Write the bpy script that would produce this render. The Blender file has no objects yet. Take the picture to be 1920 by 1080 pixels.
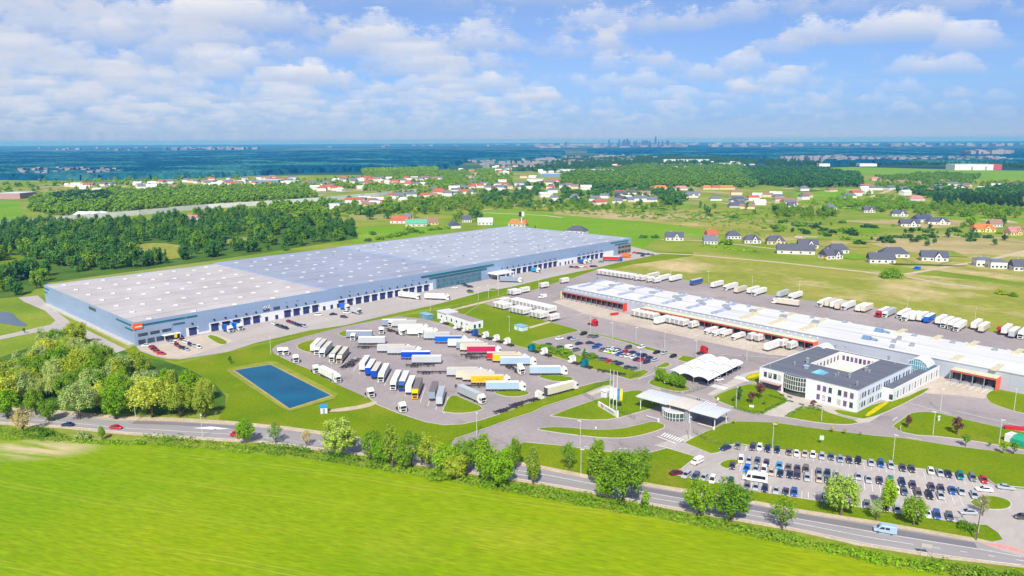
import bpy, bmesh, math, random
import numpy as np
from mathutils import Vector, Matrix
from mathutils.geometry import tessellate_polygon
R = random.Random(11)
S = bpy.context.scene
COL = S.collection
D2R = math.radians
# ------------------------------------------------------------------ camera
FPX, HY, ROLL, HC = 1400.0, 265.0, -0.0048, 101.0
PIT = math.atan((540 - HY) / FPX)
CP, SP, CR, SR = math.cos(PIT), math.sin(PIT), math.cos(ROLL), math.sin(ROLL)
def ray(x, y):
    u = (x - 960) / FPX; v = (y - 540) / FPX
    u, v = CR * u + SR * v, -SR * u + CR * v
    return Vector((u, CP - v * SP, -SP - v * CP))
def G(x, y, z=0.0):
    d = ray(x, y); t = (z - HC) / d.z
    return Vector((d.x * t, d.y * t, z))
cam = bpy.data.cameras.new('camera'); co = bpy.data.objects.new('camera', cam); COL.objects.link(co)
f0 = ray(960, 540); rx = (ray(2360, 540) - f0); dn = (ray(960, 1940) - f0)
M = Matrix.Identity(4)
for i in range(3):
    M[i][0], M[i][1], M[i][2] = rx.normalized()[i], -dn.normalized()[i], -f0.normalized()[i]
M[2][3] = HC
co.matrix_world = M
cam.sensor_width = 36; cam.lens = FPX / 1920 * 36; cam.clip_start = 1; cam.clip_end = 120000
S.camera = co
# ------------------------------------------------------------------ materials
def nn(nt, t, **k):
    n = nt.nodes.new(t)
    for a, b in k.items():
        if a.startswith('i_'): n.inputs[a[2:].replace('_', ' ')].default_value = b
        else: setattr(n, a, b)
    return n
def new_mat(name):
    m = bpy.data.materials.new(name); m.use_nodes = True
    nt = m.node_tree; b = nt.nodes['Principled BSDF']
    return m, nt, b
def rgb(c): return (c[0], c[1], c[2], 1)
def ramp(nt, fac, stops):
    r = nn(nt, 'ShaderNodeValToRGB'); e = r.color_ramp.elements
    while len(e) < len(stops): e.new(0.5)
    for q, (p, c) in zip(e, stops): q.position = p; q.color = rgb(c)
    nt.links.new(fac, r.inputs[0]); return r.outputs[0]
def noise(nt, vec, scale, detail=4, rough=0.55, dist=0):
    n = nn(nt, 'ShaderNodeTexNoise'); n.inputs['Scale'].default_value = scale; n.inputs['Detail'].default_value = detail
    n.inputs['Roughness'].default_value = rough; n.inputs['Distortion'].default_value = dist
    nt.links.new(vec, n.inputs['Vector']); return n.outputs['Fac']
def mapping(nt, vec, scale=(1, 1, 1), rot=0):
    m = nn(nt, 'ShaderNodeMapping'); m.vector_type = 'TEXTURE'
    m.inputs['Scale'].default_value = scale; m.inputs['Rotation'].default_value = (0, 0, rot)
    nt.links.new(vec, m.inputs['Vector']); return m.outputs[0]
def mixc(nt, fac, a, b, mode='MIX'):
    m = nn(nt, 'ShaderNodeMix', data_type='RGBA', blend_type=mode)
    if isinstance(fac, (int, float)): m.inputs[0].default_value = fac
    else: nt.links.new(fac, m.inputs[0])
    for s, x in ((6, a), (7, b)):
        if isinstance(x, tuple): m.inputs[s].default_value = rgb(x)
        else: nt.links.new(x, m.inputs[s])
    return m.outputs[2]
def mth(nt, op, a, b=0.0, clamp=False):
    m = nn(nt, 'ShaderNodeMath', operation=op); m.use_clamp = clamp
    for s, x in ((0, a), (1, b)):
        if isinstance(x, (int, float)): m.inputs[s].default_value = x
        else: nt.links.new(x, m.inputs[s])
    return m.outputs[0]
def wpos(nt): return nn(nt, 'ShaderNodeNewGeometry').outputs['Position']
def opos(nt): return nn(nt, 'ShaderNodeTexCoord').outputs['Object']
MATS = {}
def plain(name, c, rough=0.6, metal=0.0, var=0.12, scale=0.6, spec=0.4):
    """a slightly uneven, weathered surface colour"""
    if name in MATS: return MATS[name]
    m, nt, b = new_mat(name)
    f = noise(nt, opos(nt), scale, 4)
    lo = tuple(x * (1 - var) for x in c); hi = tuple(min(1, x * (1 + var)) for x in c)
    nt.links.new(ramp(nt, f, [(0.3, lo), (0.7, hi)]), b.inputs['Base Color'])
    b.inputs['Roughness'].default_value = rough; b.inputs['Metallic'].default_value = metal
    b.inputs['Specular IOR Level'].default_value = spec
    MATS[name] = m; return m
def groundmat(name, stops, scale, fine=(1.2, 0.25), rough=0.95, stretch=(1, 1, 1), rot=0, detail=5, mid=None, spec=0.1, dist=0.0, tram=False):
    """world-space noise ground: big patches, optional tan patches, fine speckle"""
    m, nt, b = new_mat(name)
    p = wpos(nt); q = mapping(nt, p, stretch, rot)
    c = ramp(nt, noise(nt, q, scale, detail, 0.6, dist), stops)
    if mid:
        sc, lo, hi, colr = mid
        f = ramp(nt, noise(nt, mapping(nt, p, (1.0, 1.6, 1), 0.8), sc, 6, 0.65), [(lo, (0, 0, 0)), (hi, (1, 1, 1))])
        c = mixc(nt, f, c, colr)
    fn = ramp(nt, noise(nt, q, fine[0], 3, 0.6), [(0.25, (1 - fine[1],) * 3), (0.75, (1 + fine[1],) * 3)])
    c = mixc(nt, 1.0, c, fn, 'MULTIPLY')
    if tram:
        big = ramp(nt, noise(nt, p, 0.007, 3), [(.38, (.72, .92, .6)), (.6, (1.06, 1.03, 1.1))]); c = mixc(nt, 1.0, c, big, 'MULTIPLY')
        s_ = nn(nt, 'ShaderNodeSeparateXYZ'); nt.links.new(mapping(nt, p, (1, 1, 1), rot), s_.inputs[0])
        wv = mth(nt, 'ADD', s_.outputs[1], mth(nt, 'MULTIPLY', noise(nt, p, .01, 2), 10))
        fr = mth(nt, 'FRACT', mth(nt, 'DIVIDE', wv, 17.0))
        for o_ in (0.40, 0.52):
            ln = mth(nt, 'LESS_THAN', mth(nt, 'ABSOLUTE', mth(nt, 'SUBTRACT', fr, o_)), .016)
            c = mixc(nt, mth(nt, 'MULTIPLY', ln, ramp(nt, noise(nt, q, .05, 4), [(.4, (.08,) * 3), (.65, (.55,) * 3)])), c, (.36, .37, .05))
        g0 = G(66, 842); d = nn(nt, 'ShaderNodeVectorMath', operation='DISTANCE'); nt.links.new(mapping(nt, p, (2.2, 1, 1)), d.inputs[0]); d.inputs[1].default_value = (g0.x / 2.2, g0.y, 0)
        f = mth(nt, 'SUBTRACT', 1.0, mth(nt, 'DIVIDE', d.outputs['Value'], 11.0), True)
        f = mth(nt, 'MULTIPLY', mth(nt, 'MULTIPLY', f, 1.6, True), ramp(nt, noise(nt, mapping(nt, p, (6, 1, 1), rot), .3, 6), [(.36, (.1,) * 3), (.58, (1,) * 3)]))
        c = mixc(nt, f, c, (.52, .42, .24))
    nt.links.new(c, b.inputs['Base Color'])
    b.inputs['Roughness'].default_value = rough; b.inputs['Specular IOR Level'].default_value = spec
    MATS[name] = m; return m
def leafmat(name, c, var=0.35, objvar=0.25, trans=0.35):
    m, nt, b = new_mat(name)
    g = nn(nt, 'ShaderNodeNewGeometry'); oi = nn(nt, 'ShaderNodeObjectInfo')
    lo = tuple(x * (1 - var) for x in c); hi = (c[0] * (1 + var * 1.2), c[1] * (1 + var), c[2] * (1 + var))
    c1 = ramp(nt, g.outputs['Random Per Island'], [(0, lo), (1, hi)])
    c2 = ramp(nt, oi.outputs['Random'], [(0, (1 - objvar, 1 - objvar * 0.6, 1)), (0.5, (1, 1, 1)), (1, (1 + objvar, 1 + objvar * 0.6, 1))])
    cc = mixc(nt, 1.0, c1, c2, 'MULTIPLY')
    nt.links.new(cc, b.inputs['Base Color']); b.inputs['Roughness'].default_value = 0.8
    b.inputs['Specular IOR Level'].default_value = 0.15
    tr = nn(nt, 'ShaderNodeBsdfTranslucent'); nt.links.new(cc, tr.inputs[0])
    mx = nn(nt, 'ShaderNodeMixShader'); mx.inputs[0].default_value = trans
    nt.links.new(b.outputs[0], mx.inputs[1]); nt.links.new(tr.outputs[0], mx.inputs[2])
    nt.links.new(mx.outputs[0], nt.nodes['Material Output'].inputs[0])
    MATS[name] = m; return m
def glassmat(name, c, rough=0.08):
    m, nt, b = new_mat(name)
    f = noise(nt, opos(nt), 0.35, 2)
    nt.links.new(ramp(nt, f, [(0.3, tuple(x * .7 for x in c)), (0.7, tuple(x * 1.3 for x in c))]), b.inputs['Base Color'])
    b.inputs['Roughness'].default_value = rough; b.inputs['Specular IOR Level'].default_value = 0.7
    MATS[name] = m; return m
# ------------------------------------------------------------------ mesh helpers
class MB:
    def __init__(s): s.v = []; s.f = []; s.m = []
    def add(s, vs, fs, mi=0):
        o = len(s.v); s.v += [tuple(p) for p in vs]
        s.f += [tuple(i + o for i in f) for f in fs]; s.m += [mi] * len(fs); return s
    def box(s, x0, x1, y0, y1, z0, z1, mi=0, top=None):
        vs = [(x0, y0, z0), (x1, y0, z0), (x1, y1, z0), (x0, y1, z0), (x0, y0, z1), (x1, y0, z1), (x1, y1, z1), (x0, y1, z1)]
        s.add(vs, [(3, 2, 1, 0), (0, 1, 5, 4), (1, 2, 6, 5), (2, 3, 7, 6), (3, 0, 4, 7)], mi)
        s.f.append(tuple(len(s.v) - 8 + i for i in (4, 5, 6, 7))); s.m.append(mi if top is None else top); return s
    def quad(s, a, b, c, d, mi=0): return s.add([a, b, c, d], [(0, 1, 2, 3)], mi)
    def prism(s, pts, z0, z1, mi=0, top=None, bottom=True):
        n = len(pts); o = len(s.v)
        area = sum(pts[i][0] * pts[(i + 1) % n][1] - pts[(i + 1) % n][0] * pts[i][1] for i in range(n))
        if area < 0: pts = pts[::-1]
        s.v += [(p[0], p[1], z0) for p in pts] + [(p[0], p[1], z1) for p in pts]
        for i in range(n):
            j = (i + 1) % n; s.f.append((o + i, o + j, o + n + j, o + n + i)); s.m.append(mi)
        for t in tessellate_polygon([[Vector((p[0], p[1], 0)) for p in pts]]):
            a, b, c = t
            cr = (pts[b][0] - pts[a][0]) * (pts[c][1] - pts[a][1]) - (pts[b][1] - pts[a][1]) * (pts[c][0] - pts[a][0])
            if cr < 0: a, b, c = a, c, b
            s.f.append((o + n + a, o + n + b, o + n + c)); s.m.append(mi if top is None else top)
            if bottom: s.f.append((o + a, o + c, o + b)); s.m.append(mi)
        return s
    def prof(s, pts, y0, y1, mi=0):
        """an (x, z) outline extruded along y"""
        n = len(pts); vs = [(p[0], y0, p[1]) for p in pts] + [(p[0], y1, p[1]) for p in pts]
        s.add(vs, [(i, n + i, n + (i + 1) % n, (i + 1) % n) for i in range(n)] + [tuple(range(n)), tuple(range(2 * n - 1, n - 1, -1))], mi); return s
    def tube(s, a, b, r0, r1=None, n=8, mi=0, cap=True):
        a = Vector(a); b = Vector(b); r1 = r0 if r1 is None else r1
        d = (b - a).normalized(); u = d.orthogonal().normalized(); w = d.cross(u)
        vs = [a + (u * math.cos(t) + w * math.sin(t)) * r0 for t in (2 * math.pi * i / n for i in range(n))]
        vs += [b + (u * math.cos(t) + w * math.sin(t)) * r1 for t in (2 * math.pi * i / n for i in range(n))]
        fs = [(i, (i + 1) % n, n + (i + 1) % n, n + i) for i in range(n)]
        if cap: fs += [tuple(range(n - 1, -1, -1)), tuple(range(n, 2 * n))]
        return s.add(vs, fs, mi)
    def loft(s, secs, mi=0, ch=0.12):
        """car-like body: sections (x, half width, z bottom, z top)"""
        vs = []
        for x, w, zb, zt in secs:
            c = min(ch, (zt - zb) * .4, w * .4)
            vs += [(x, -w + c, zb), (x, w - c, zb), (x, w, zb + c), (x, w, zt - c), (x, w - c, zt), (x, -w + c, zt), (x, -w, zt - c), (x, -w, zb + c)]
        n = len(secs); fs = []
        for k in range(n - 1):
            for i in range(8):
                j = (i + 1) % 8; fs.append((k * 8 + i, k * 8 + j, k * 8 + 8 + j, k * 8 + 8 + i))
        fs += [tuple(range(7, -1, -1)), tuple(range((n - 1) * 8, n * 8))]
        return s.add(vs, fs, mi)
    def mesh(s, name, mats, smooth=False):
        me = bpy.data.meshes.new(name); me.from_pydata(s.v, [], s.f); 
        for m in mats: me.materials.append(m)
        if len(mats) > 1: me.polygons.foreach_set('material_index', s.m)
        if smooth: me.polygons.foreach_set('use_smooth', [True] * len(me.polygons))
        bm = bmesh.new(); bm.from_mesh(me); bmesh.ops.recalc_face_normals(bm, faces=bm.faces); bm.to_mesh(me); bm.free()
        me.update(); return me
    def build(s, name, mats, parent=None, smooth=False):
        if not isinstance(mats, (list, tuple)): mats = [mats]
        o = bpy.data.objects.new(name, s.mesh(name, mats, smooth)); COL.objects.link(o)
        if parent is not None: o.parent = parent
        return o
USED = {}
def tag(o, label, cat, group=None, kind=None):
    o['label'] = label; o['category'] = cat
    if group: o['group'] = group
    if kind: o['kind'] = kind
    USED.setdefault(label, []).append((o.name, group)); return o
def struct(o): o['kind'] = 'structure'; return o
def empty(name, loc=(0, 0, 0), rz=0.0):
    o = bpy.data.objects.new(name, None); COL.objects.link(o); o.location = loc; o.rotation_euler = (0, 0, rz); o.empty_display_size = .5; return o
KINDS = {}
def define(kind, parts):
    """parts: (name, mesh, parent index or None, slot overrides {slot: key})"""
    KINDS[kind] = parts
def inst(kind, loc, rz, label, cat, group=None, paints=None, scale=1.0, name=None):
    root = empty(name or kind, loc, rz); root.scale = (scale,) * 3
    made = []
    for pn, me, par, keys in KINDS[kind]:
        o = bpy.data.objects.new(pn, me); COL.objects.link(o); o.parent = root if par is None else made[par]
        if paints:
            for s, k in (keys or {}).items():
                if k in paints:
                    o.material_slots[s].link = 'OBJECT'; o.material_slots[s].material = paints[k]
        made.append(o)
    tag(root, label, cat, group); return root
ORD = 'first second third fourth fifth sixth seventh eighth ninth tenth eleventh twelfth thirteenth fourteenth fifteenth sixteenth seventeenth eighteenth nineteenth twentieth twenty-first twenty-second twenty-third twenty-fourth twenty-fifth twenty-sixth twenty-seventh twenty-eighth twenty-ninth thirtieth'.split()
ORD += ['thirty-' + o for o in ORD[:9]] + ['fortieth'] + ['forty-' + o for o in ORD[:9]] + ['fiftieth'] + ['fifty-' + o for o in ORD[:9]] + ['sixtieth'] + ['sixty-' + o for o in ORD[:9]] + ['seventieth'] + ['seventy-' + o for o in ORD[:9]] + ['eightieth'] + ['eighty-' + o for o in ORD[:9]]
def chaikin(pts, it=2):
    """round the corners of a closed outline; a third entry of 1 keeps that corner sharp"""
    p = [(q[0], q[1], q[2] if len(q) > 2 else 0) for q in pts]
    for _ in range(it):
        out = []; n = len(p)
        for i in range(n):
            a, b, c = p[i - 1], p[i], p[(i + 1) % n]
            if b[2]: out.append(b); continue
            out.append((b[0] * .75 + a[0] * .25, b[1] * .75 + a[1] * .25, 0)); out.append((b[0] * .75 + c[0] * .25, b[1] * .75 + c[1] * .25, 0))
        p = out
    return [(q[0], q[1]) for q in p]
def gp(pts, it=0):
    w = []
    for q in pts:
        g = G(q[0], q[1]); w.append((g.x, g.y, q[2] if len(q) > 2 else 0))
    return chaikin(w, it) if it else [(a, b) for a, b, _ in w]
def sheet(name, pts, z, mat, it=0, world=False):
    p = pts if world else gp(pts, it)
    mb = MB(); o = [Vector((a, b, 0)) for a, b in p]
    mb.v = [(a, b, z) for a, b in p]
    mb.f = [tuple(t) for t in tessellate_polygon([o])]; mb.m = [0] * len(mb.f)
    ob = mb.build(name, mat)
    if ob.data.polygons and ob.data.polygons[0].normal.z < 0: ob.data.flip_normals()
    return struct(ob)
def offset(p, d):
    n = len(p); a = sum(p[i][0] * p[(i + 1) % n][1] - p[(i + 1) % n][0] * p[i][1] for i in range(n)); s = 1 if a > 0 else -1
    out = []
    for i in range(n):
        P = Vector(p[i - 1]); Q = Vector(p[i]); T = Vector(p[(i + 1) % n])
        e1 = (Q - P); e2 = (T - Q)
        if e1.length < 1e-4 or e2.length < 1e-4: out.append(tuple(Q)); continue
        n1 = Vector((e1.y, -e1.x)).normalized() * s; n2 = Vector((e2.y, -e2.x)).normalized() * s
        b = (n1 + n2); b = b.normalized() if b.length > 1e-3 else n1
        out.append(tuple(Q + b * d / max(.5, b.dot(n1))))
    return out
def inpoly(x, y, p):
    r = False; n = len(p)
    for i in range(n):
        a, b = p[i], p[i - 1]
        if (a[1] > y) != (b[1] > y) and x < (b[0] - a[0]) * (y - a[1]) / (b[1] - a[1]) + a[0]: r = not r
    return r
def strip(name, pts, w, z, mat, world=False):
    """a band of width w metres along a line of pixels"""
    p = [Vector(q) for q in (pts if world else gp(pts))]
    L = []; Rr = []
    for i, q in enumerate(p):
        t = (p[min(i + 1, len(p) - 1)] - p[max(i - 1, 0)]).normalized(); n = Vector((-t.y, t.x)) * w / 2
        L.append(q + n); Rr.append(q - n)
    mb = MB(); n = len(p)
    mb.v = [(q.x, q.y, z) for q in L] + [(q.x, q.y, z) for q in Rr]
    mb.f = [(n + i, n + i + 1, i + 1, i) for i in range(n - 1)]; mb.m = [0] * (n - 1)
    return struct(mb.build(name, mat))
def along(pts, step, world=False):
    """points every step metres along a pixel line, with the heading there"""
    p = [Vector(q) for q in (pts if world else gp(pts))]; out = []; carry = 0
    for a, b in zip(p, p[1:]):
        L = (b - a).length; t = carry
        while t < L: out.append((a + (b - a) * (t / L), math.atan2((b - a).y, (b - a).x))); t += step
        carry = t - L
    return out
# ------------------------------------------------------------------ daylight
SUN_EL, SUN_AZ = D2R(45), D2R(6)            # behind the camera, a little to its left
sd = Vector((math.sin(SUN_AZ) * math.cos(SUN_EL), math.cos(SUN_AZ) * math.cos(SUN_EL), -math.sin(SUN_EL)))
sl = bpy.data.lights.new('sun', 'SUN'); sl.energy = 4.5; sl.angle = D2R(0.6); sl.color = (1.0, 0.95, 0.86)
so = bpy.data.objects.new('sun', sl); COL.objects.link(so); so.rotation_euler = sd.to_track_quat('-Z', 'Y').to_euler()
S.view_settings.view_transform = 'Standard'; S.view_settings.look = 'None'; S.view_settings.exposure = 0.42; S.view_settings.gamma = 1
S.cycles.max_bounces = 6; S.cycles.diffuse_bounces = 2; S.cycles.glossy_bounces = 2; S.cycles.transmission_bounces = 4; S.cycles.volume_bounces = 0
S.cycles.transparent_max_bounces = 6
w = bpy.data.worlds.new('World'); S.world = w; w.use_nodes = True; nt = w.node_tree
bg = nt.nodes['Background']; bg.inputs[1].default_value = 0.095
sky = nn(nt, 'ShaderNodeTexSky', sky_type='NISHITA'); sky.sun_disc = False
sky.sun_elevation = SUN_EL; sky.sun_rotation = math.pi + SUN_AZ; sky.altitude = 100; sky.air_density = 1.0; sky.dust_density = 0.25; sky.ozone_density = 3.0
tc = nn(nt, 'ShaderNodeTexCoord'); sx = nn(nt, 'ShaderNodeSeparateXYZ'); nt.links.new(tc.outputs['Generated'], sx.inputs[0])
zc = mth(nt, 'MAXIMUM', sx.outputs['Z'], 0.012)
inv = mth(nt, 'DIVIDE', 1.0, zc)
skc = mixc(nt, 1.0, sky.outputs[0], ramp(nt, mth(nt, 'MULTIPLY', sx.outputs['Z'], 5.0), [(0.0, (.58, .58, 1.12)), (0.06, (.40, .525, 1.0)), (0.13, (.34, .485, .94)), (0.35, (.45, .59, .95)), (1.0, (.68, .72, .92))]), 'MULTIPLY')
# far air takes the clouds back into the blue
far = mth(nt, 'POWER', 2.718, mth(nt, 'MULTIPLY', inv, -0.030))
NS = 18
col = skc
# a thin high veil first
cx = nn(nt, 'ShaderNodeCombineXYZ'); nt.links.new(mth(nt, 'MULTIPLY', sx.outputs['X'], mth(nt, 'MULTIPLY', inv, 2.6)), cx.inputs[0]); nt.links.new(mth(nt, 'MULTIPLY', sx.outputs['Y'], mth(nt, 'MULTIPLY', inv, 2.6)), cx.inputs[1])
vl = noise(nt, mapping(nt, cx.outputs[0], (1.6, 1, 1), 0.5), 0.12, 5, 0.6)
va = mth(nt, 'MULTIPLY', mth(nt, 'SUBTRACT', vl, 0.36), 2.4, True)
lr = mth(nt, 'MULTIPLY', mth(nt, 'SUBTRACT', 0.30, sx.outputs['X']), 1.2, True)
va = mth(nt, 'MULTIPLY', va, mth(nt, 'ADD', mth(nt, 'MULTIPLY', lr, 0.75), 0.12))
va = mth(nt, 'MULTIPLY', va, far); col = mixc(nt, va, col, (4.5, 5.2, 6.7))
az = nn(nt, 'ShaderNodeCombineXYZ'); nt.links.new(sx.outputs['X'], az.inputs[0]); nt.links.new(sx.outputs['Y'], az.inputs[1]); nt.links.new(mth(nt, 'MULTIPLY', sx.outputs['Z'], 1.6), az.inputs[2])
fineo = mth(nt, 'MULTIPLY', mth(nt, 'SUBTRACT', noise(nt, az.outputs[0], 34, 8, 0.64), .5), 0.25)
for k in range(NS - 1, -1, -1):
    t = k / (NS - 1); h = 1.25 + 0.4 * t
    cx = nn(nt, 'ShaderNodeCombineXYZ')
    s = mth(nt, 'MULTIPLY', inv, h)
    nt.links.new(mth(nt, 'MULTIPLY', sx.outputs['X'], s), cx.inputs[0]); nt.links.new(mth(nt, 'MULTIPLY', sx.outputs['Y'], s), cx.inputs[1])
    cx.inputs[2].default_value = 3.7 + h * 0.25
    n = mth(nt, 'ADD', noise(nt, mapping(nt, cx.outputs[0], (1.75, 1, 1)), 0.95, 4, 0.5), fineo)
    thr = 0.515 + 0.12 * t ** 1.3
    n2 = mth(nt, 'ADD', n, mth(nt, 'MULTIPLY', sx.outputs['X'], -0.11))
    a = mth(nt, 'MULTIPLY', mth(nt, 'SUBTRACT', n2, thr), 26.0, True)
    a = mth(nt, 'MULTIPLY', a, far)
    a = mth(nt, 'MULTIPLY', a, 0.20 + 0.30 * t)
    q = t ** 0.8
    cc = tuple(b * (1 - q) + e * q for b, e in zip((3.5, 4.3, 6.0), (8.4, 8.0, 7.7)))
    col = mixc(nt, a, col, cc)
nt.links.new(col, bg.inputs[0])
# ------------------------------------------------------------------ ground materials
groundmat('meadow', [(0.3, (.12, .20, .012)), (0.5, (.19, .26, .02)), (0.68, (.27, .285, .045))], 0.012, (0.5, 0.22), mid=(0.006, .52, .72, (.36, .30, .13)))
groundmat('field_crop', [(0.25, (.20, .285, .000)), (0.5, (.225, .30, .001)), (0.75, (.275, .325, .006))], 0.5, (1.6, 0.3), stretch=(7, 1, 1), rot=D2R(-17), detail=7, mid=(0.018, .56, .78, (.33, .34, .02)), tram=True)
groundmat('lawn_grass', [(0.3, (.108, .19, .000)), (0.5, (.145, .218, .001)), (0.75, (.205, .245, .004))], 0.035, (1.1, 0.22), mid=(0.045, .58, .8, (.25, .235, .02)))
groundmat('bright_meadow', [(0.3, (.12, .265, .004)), (0.7, (.185, .31, .008))], 0.01, (0.3, 0.15), mid=(0.012, .60, .8, (.33, .33, .10)))
groundmat('dry_meadow', [(0.3, (.19, .235, .025)), (0.52, (.26, .275, .04)), (0.7, (.33, .28, .075))], 0.02, (0.45, 0.25), stretch=(3, 1, 1), rot=D2R(-25), mid=(0.016, .51, .67, (.50, .39, .20)))
groundmat('tan_heath', [(0.3, (.30, .26, .09)), (0.6, (.42, .33, .17))], 0.02, (0.3, 0.2), stretch=(3, 1, 1), rot=D2R(-20), mid=(0.02, .52, .68, (.17, .24, .03)))
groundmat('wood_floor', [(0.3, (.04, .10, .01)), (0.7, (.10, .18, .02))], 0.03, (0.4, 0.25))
groundmat('asphalt', [(0.3, (.27, .235, .235)), (0.55, (.325, .28, .278)), (0.75, (.39, .34, .325))], 0.03, (0.7, 0.1), stretch=(1.5, 1, 1), rot=D2R(-48), spec=.25, rough=.85, mid=(0.09, .56, .74, (.215, .185, .185)))
groundmat('road_asphalt', [(0.3, (.255, .24, .245)), (0.7, (.34, .315, .31))], 0.05, (0.8, 0.1), stretch=(12, 1, 1), rot=D2R(-20), spec=.25, rough=.85)
groundmat('dark_asphalt', [(0.3, (.15, .145, .16)), (0.7, (.21, .195, .21))], 0.06, (0.8, 0.1), stretch=(10, 1, 1), rot=D2R(-20), spec=.25, rough=.85)
groundmat('old_asphalt', [(0.3, (.36, .325, .31)), (0.7, (.46, .415, .385))], 0.03, (0.6, 0.1), stretch=(3, 1, 1), rot=D2R(46), spec=.2, rough=.9, mid=(0.05, .62, .8, (.27, .24, .23)))
groundmat('concrete_paving', [(0.3, (.43, .36, .29)), (0.7, (.54, .465, .385))], 0.06, (0.5, 0.12), stretch=(1, 2, 1), rot=D2R(-48))
groundmat('pale_paving', [(0.3, (.42, .38, .33)), (0.7, (.52, .47, .42))], 0.15, (1.5, 0.12))
groundmat('dirt', [(0.3, (.42, .34, .23)), (0.7, (.56, .46, .34))], 0.2, (1.2, 0.2))
groundmat('kerb_concrete', [(0.3, (.46, .43, .40)), (0.7, (.56, .52, .48))], 0.3, (1.5, 0.1))
groundmat('paint_white', [(0.3, (.62, .62, .6)), (0.7, (.78, .77, .75))], 0.5, (2, 0.15))
groundmat('red_paving', [(0.3, (.60, .25, .22)), (0.7, (.68, .32, .28))], 0.3, (1.2, 0.1))
groundmat('far_land', [(0.36, (.006, .045, .06)), (0.47, (.025, .085, .05)), (0.56, (.07, .15, .06)), (0.66, (.20, .24, .12))], 0.0011, (0.01, 0.3), stretch=(2.2, 1, 1), detail=7)  # darkest stop mixed with the blue of distant haze
groundmat('yellow_flowers', [(0.3, (.42, .36, .0)), (0.7, (.62, .50, .0))], 0.5, (1.5, 0.2))
# ------------------------------------------------------------------ ground, air
mb = MB()
ring = [0, 150, 300, 500, 800, 1400, 2600, 5000, 10000, 20000, 44000]; NA = 72
mb.v = [(0, 0, 0)]
for r in ring[1:]:
    for a in range(NA): mb.v.append((r * math.cos(2 * math.pi * a / NA), r * math.sin(2 * math.pi * a / NA), 0))
for a in range(NA): mb.f.append((0, 1 + a, 1 + (a + 1) % NA))
for k in range(len(ring) - 2):
    for a in range(NA):
        b = (a + 1) % NA; o = 1 + k * NA; mb.f.append((o + a, o + NA + a, o + NA + b, o + b))
mb.m = [0 if max(math.hypot(*mb.v[i][:2]) for i in f) < 2700 else 1 for f in mb.f]
struct(mb.build('ground', [MATS['meadow'], MATS['far_land']]))
hm = bpy.data.materials.new('haze_air'); hm.use_nodes = True; nt = hm.node_tree; nt.nodes.remove(nt.nodes['Principled BSDF'])
pv = nn(nt, 'ShaderNodeVolumePrincipled'); pv.inputs['Color'].default_value = (0.05, 0.29, 1.0, 1); pv.inputs['Density'].default_value = 7.5e-5
pv.inputs['Anisotropy'].default_value = 0.0; pv.inputs['Absorption Color'].default_value = (0.5, 0.7, 1, 1)
nt.links.new(pv.outputs[0], nt.nodes['Material Output'].inputs['Volume'])
hz = MB().box(-46000, 46000, -46000, 46000, -1, 190).build('haze', hm); hz['kind'] = 'stuff'
# ------------------------------------------------------------------ land round the site
_z = [0.02]
def Z(): _z[0] += 0.0022; return _z[0]
def SH(name, mat, pts, it=0, z=None): return sheet(name, pts, Z() if z is None else z, MATS[mat], it)
SH('farmland', 'far_land', [(-900, 334), (300, 331), (700, 328), (900, 322), (1240, 312), (1400, 312), (1900, 330), (2800, 334), (2800, 300), (-900, 300)])
SH('meadow', 'dry_meadow', [(1184, 476), (1300, 473), (1440, 489), (1600, 503), (1780, 520), (1920, 537), (2100, 560), (2100, 690), (1920, 634), (1640, 577), (1440, 552), (1280, 527), (1120, 503), (1180, 488)])
SH('meadow', 'dry_meadow', [(1600, 494), (1740, 505), (1850, 520), (1920, 531), (2100, 552), (2100, 500), (1920, 470), (1750, 465), (1500, 440), (1400, 420), (1250, 400), (1180, 398), (1200, 416), (1400, 445)], 1)
SH('field', 'bright_meadow', [(880, 393), (930, 392), (1060, 400), (1180, 412), (1330, 430), (1360, 447), (1240, 442), (1200, 470), (1184, 462), (960, 440), (900, 420)], 1)
SH('field', 'bright_meadow', [(668, 425), (760, 424), (820, 425), (860, 432), (700, 452), (660, 455), (655, 440)], 1)
SH('heath', 'tan_heath', [(1020, 400), (1090, 392), (1180, 396), (1330, 405), (1390, 408), (1330, 418), (1200, 415), (1100, 407)], 1)
SH('heath', 'tan_heath', [(1610, 447), (1700, 440), (1830, 440), (1920, 450), (1980, 470), (1850, 478), (1700, 474), (1640, 460)], 1)
SH('heath', 'tan_heath', [(1700, 412), (1810, 413), (1830, 420), (1740, 430), (1550, 418), (1580, 412)], 1)
SH('field', 'bright_meadow', [(1440, 318), (1600, 313), (1790, 318), (1920, 320), (2100, 322), (2100, 338), (1840, 338), (1700, 328), (1440, 326)])
SH('field', 'bright_meadow', [(1740, 402), (1850, 405), (1930, 415), (2000, 428), (1930, 424), (1800, 412)], 1)
SH('field', 'bright_meadow', [(-60, 378), (30, 376), (42, 392), (38, 414), (-60, 414)], 1)
SH('meadow', 'dry_meadow', [(110, 345), (240, 348), (300, 338), (240, 352), (150, 362), (90, 358)], 1)
SH('field', 'bright_meadow', [(1500, 355), (1610, 352), (1640, 365), (1560, 376), (1480, 372)], 1)
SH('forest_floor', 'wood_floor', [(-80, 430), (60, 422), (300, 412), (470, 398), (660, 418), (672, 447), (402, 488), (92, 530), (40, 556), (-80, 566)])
SH('clearing', 'dry_meadow', [(255, 458), (300, 455), (350, 462), (345, 482), (310, 487), (255, 478)], 1)
SH('clearing', 'dry_meadow', [(415, 450), (465, 443), (478, 452), (440, 462)], 1)
SH('clearing', 'lawn_grass', [(0, 480), (50, 478), (70, 505), (40, 520), (0, 515)], 1)
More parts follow.
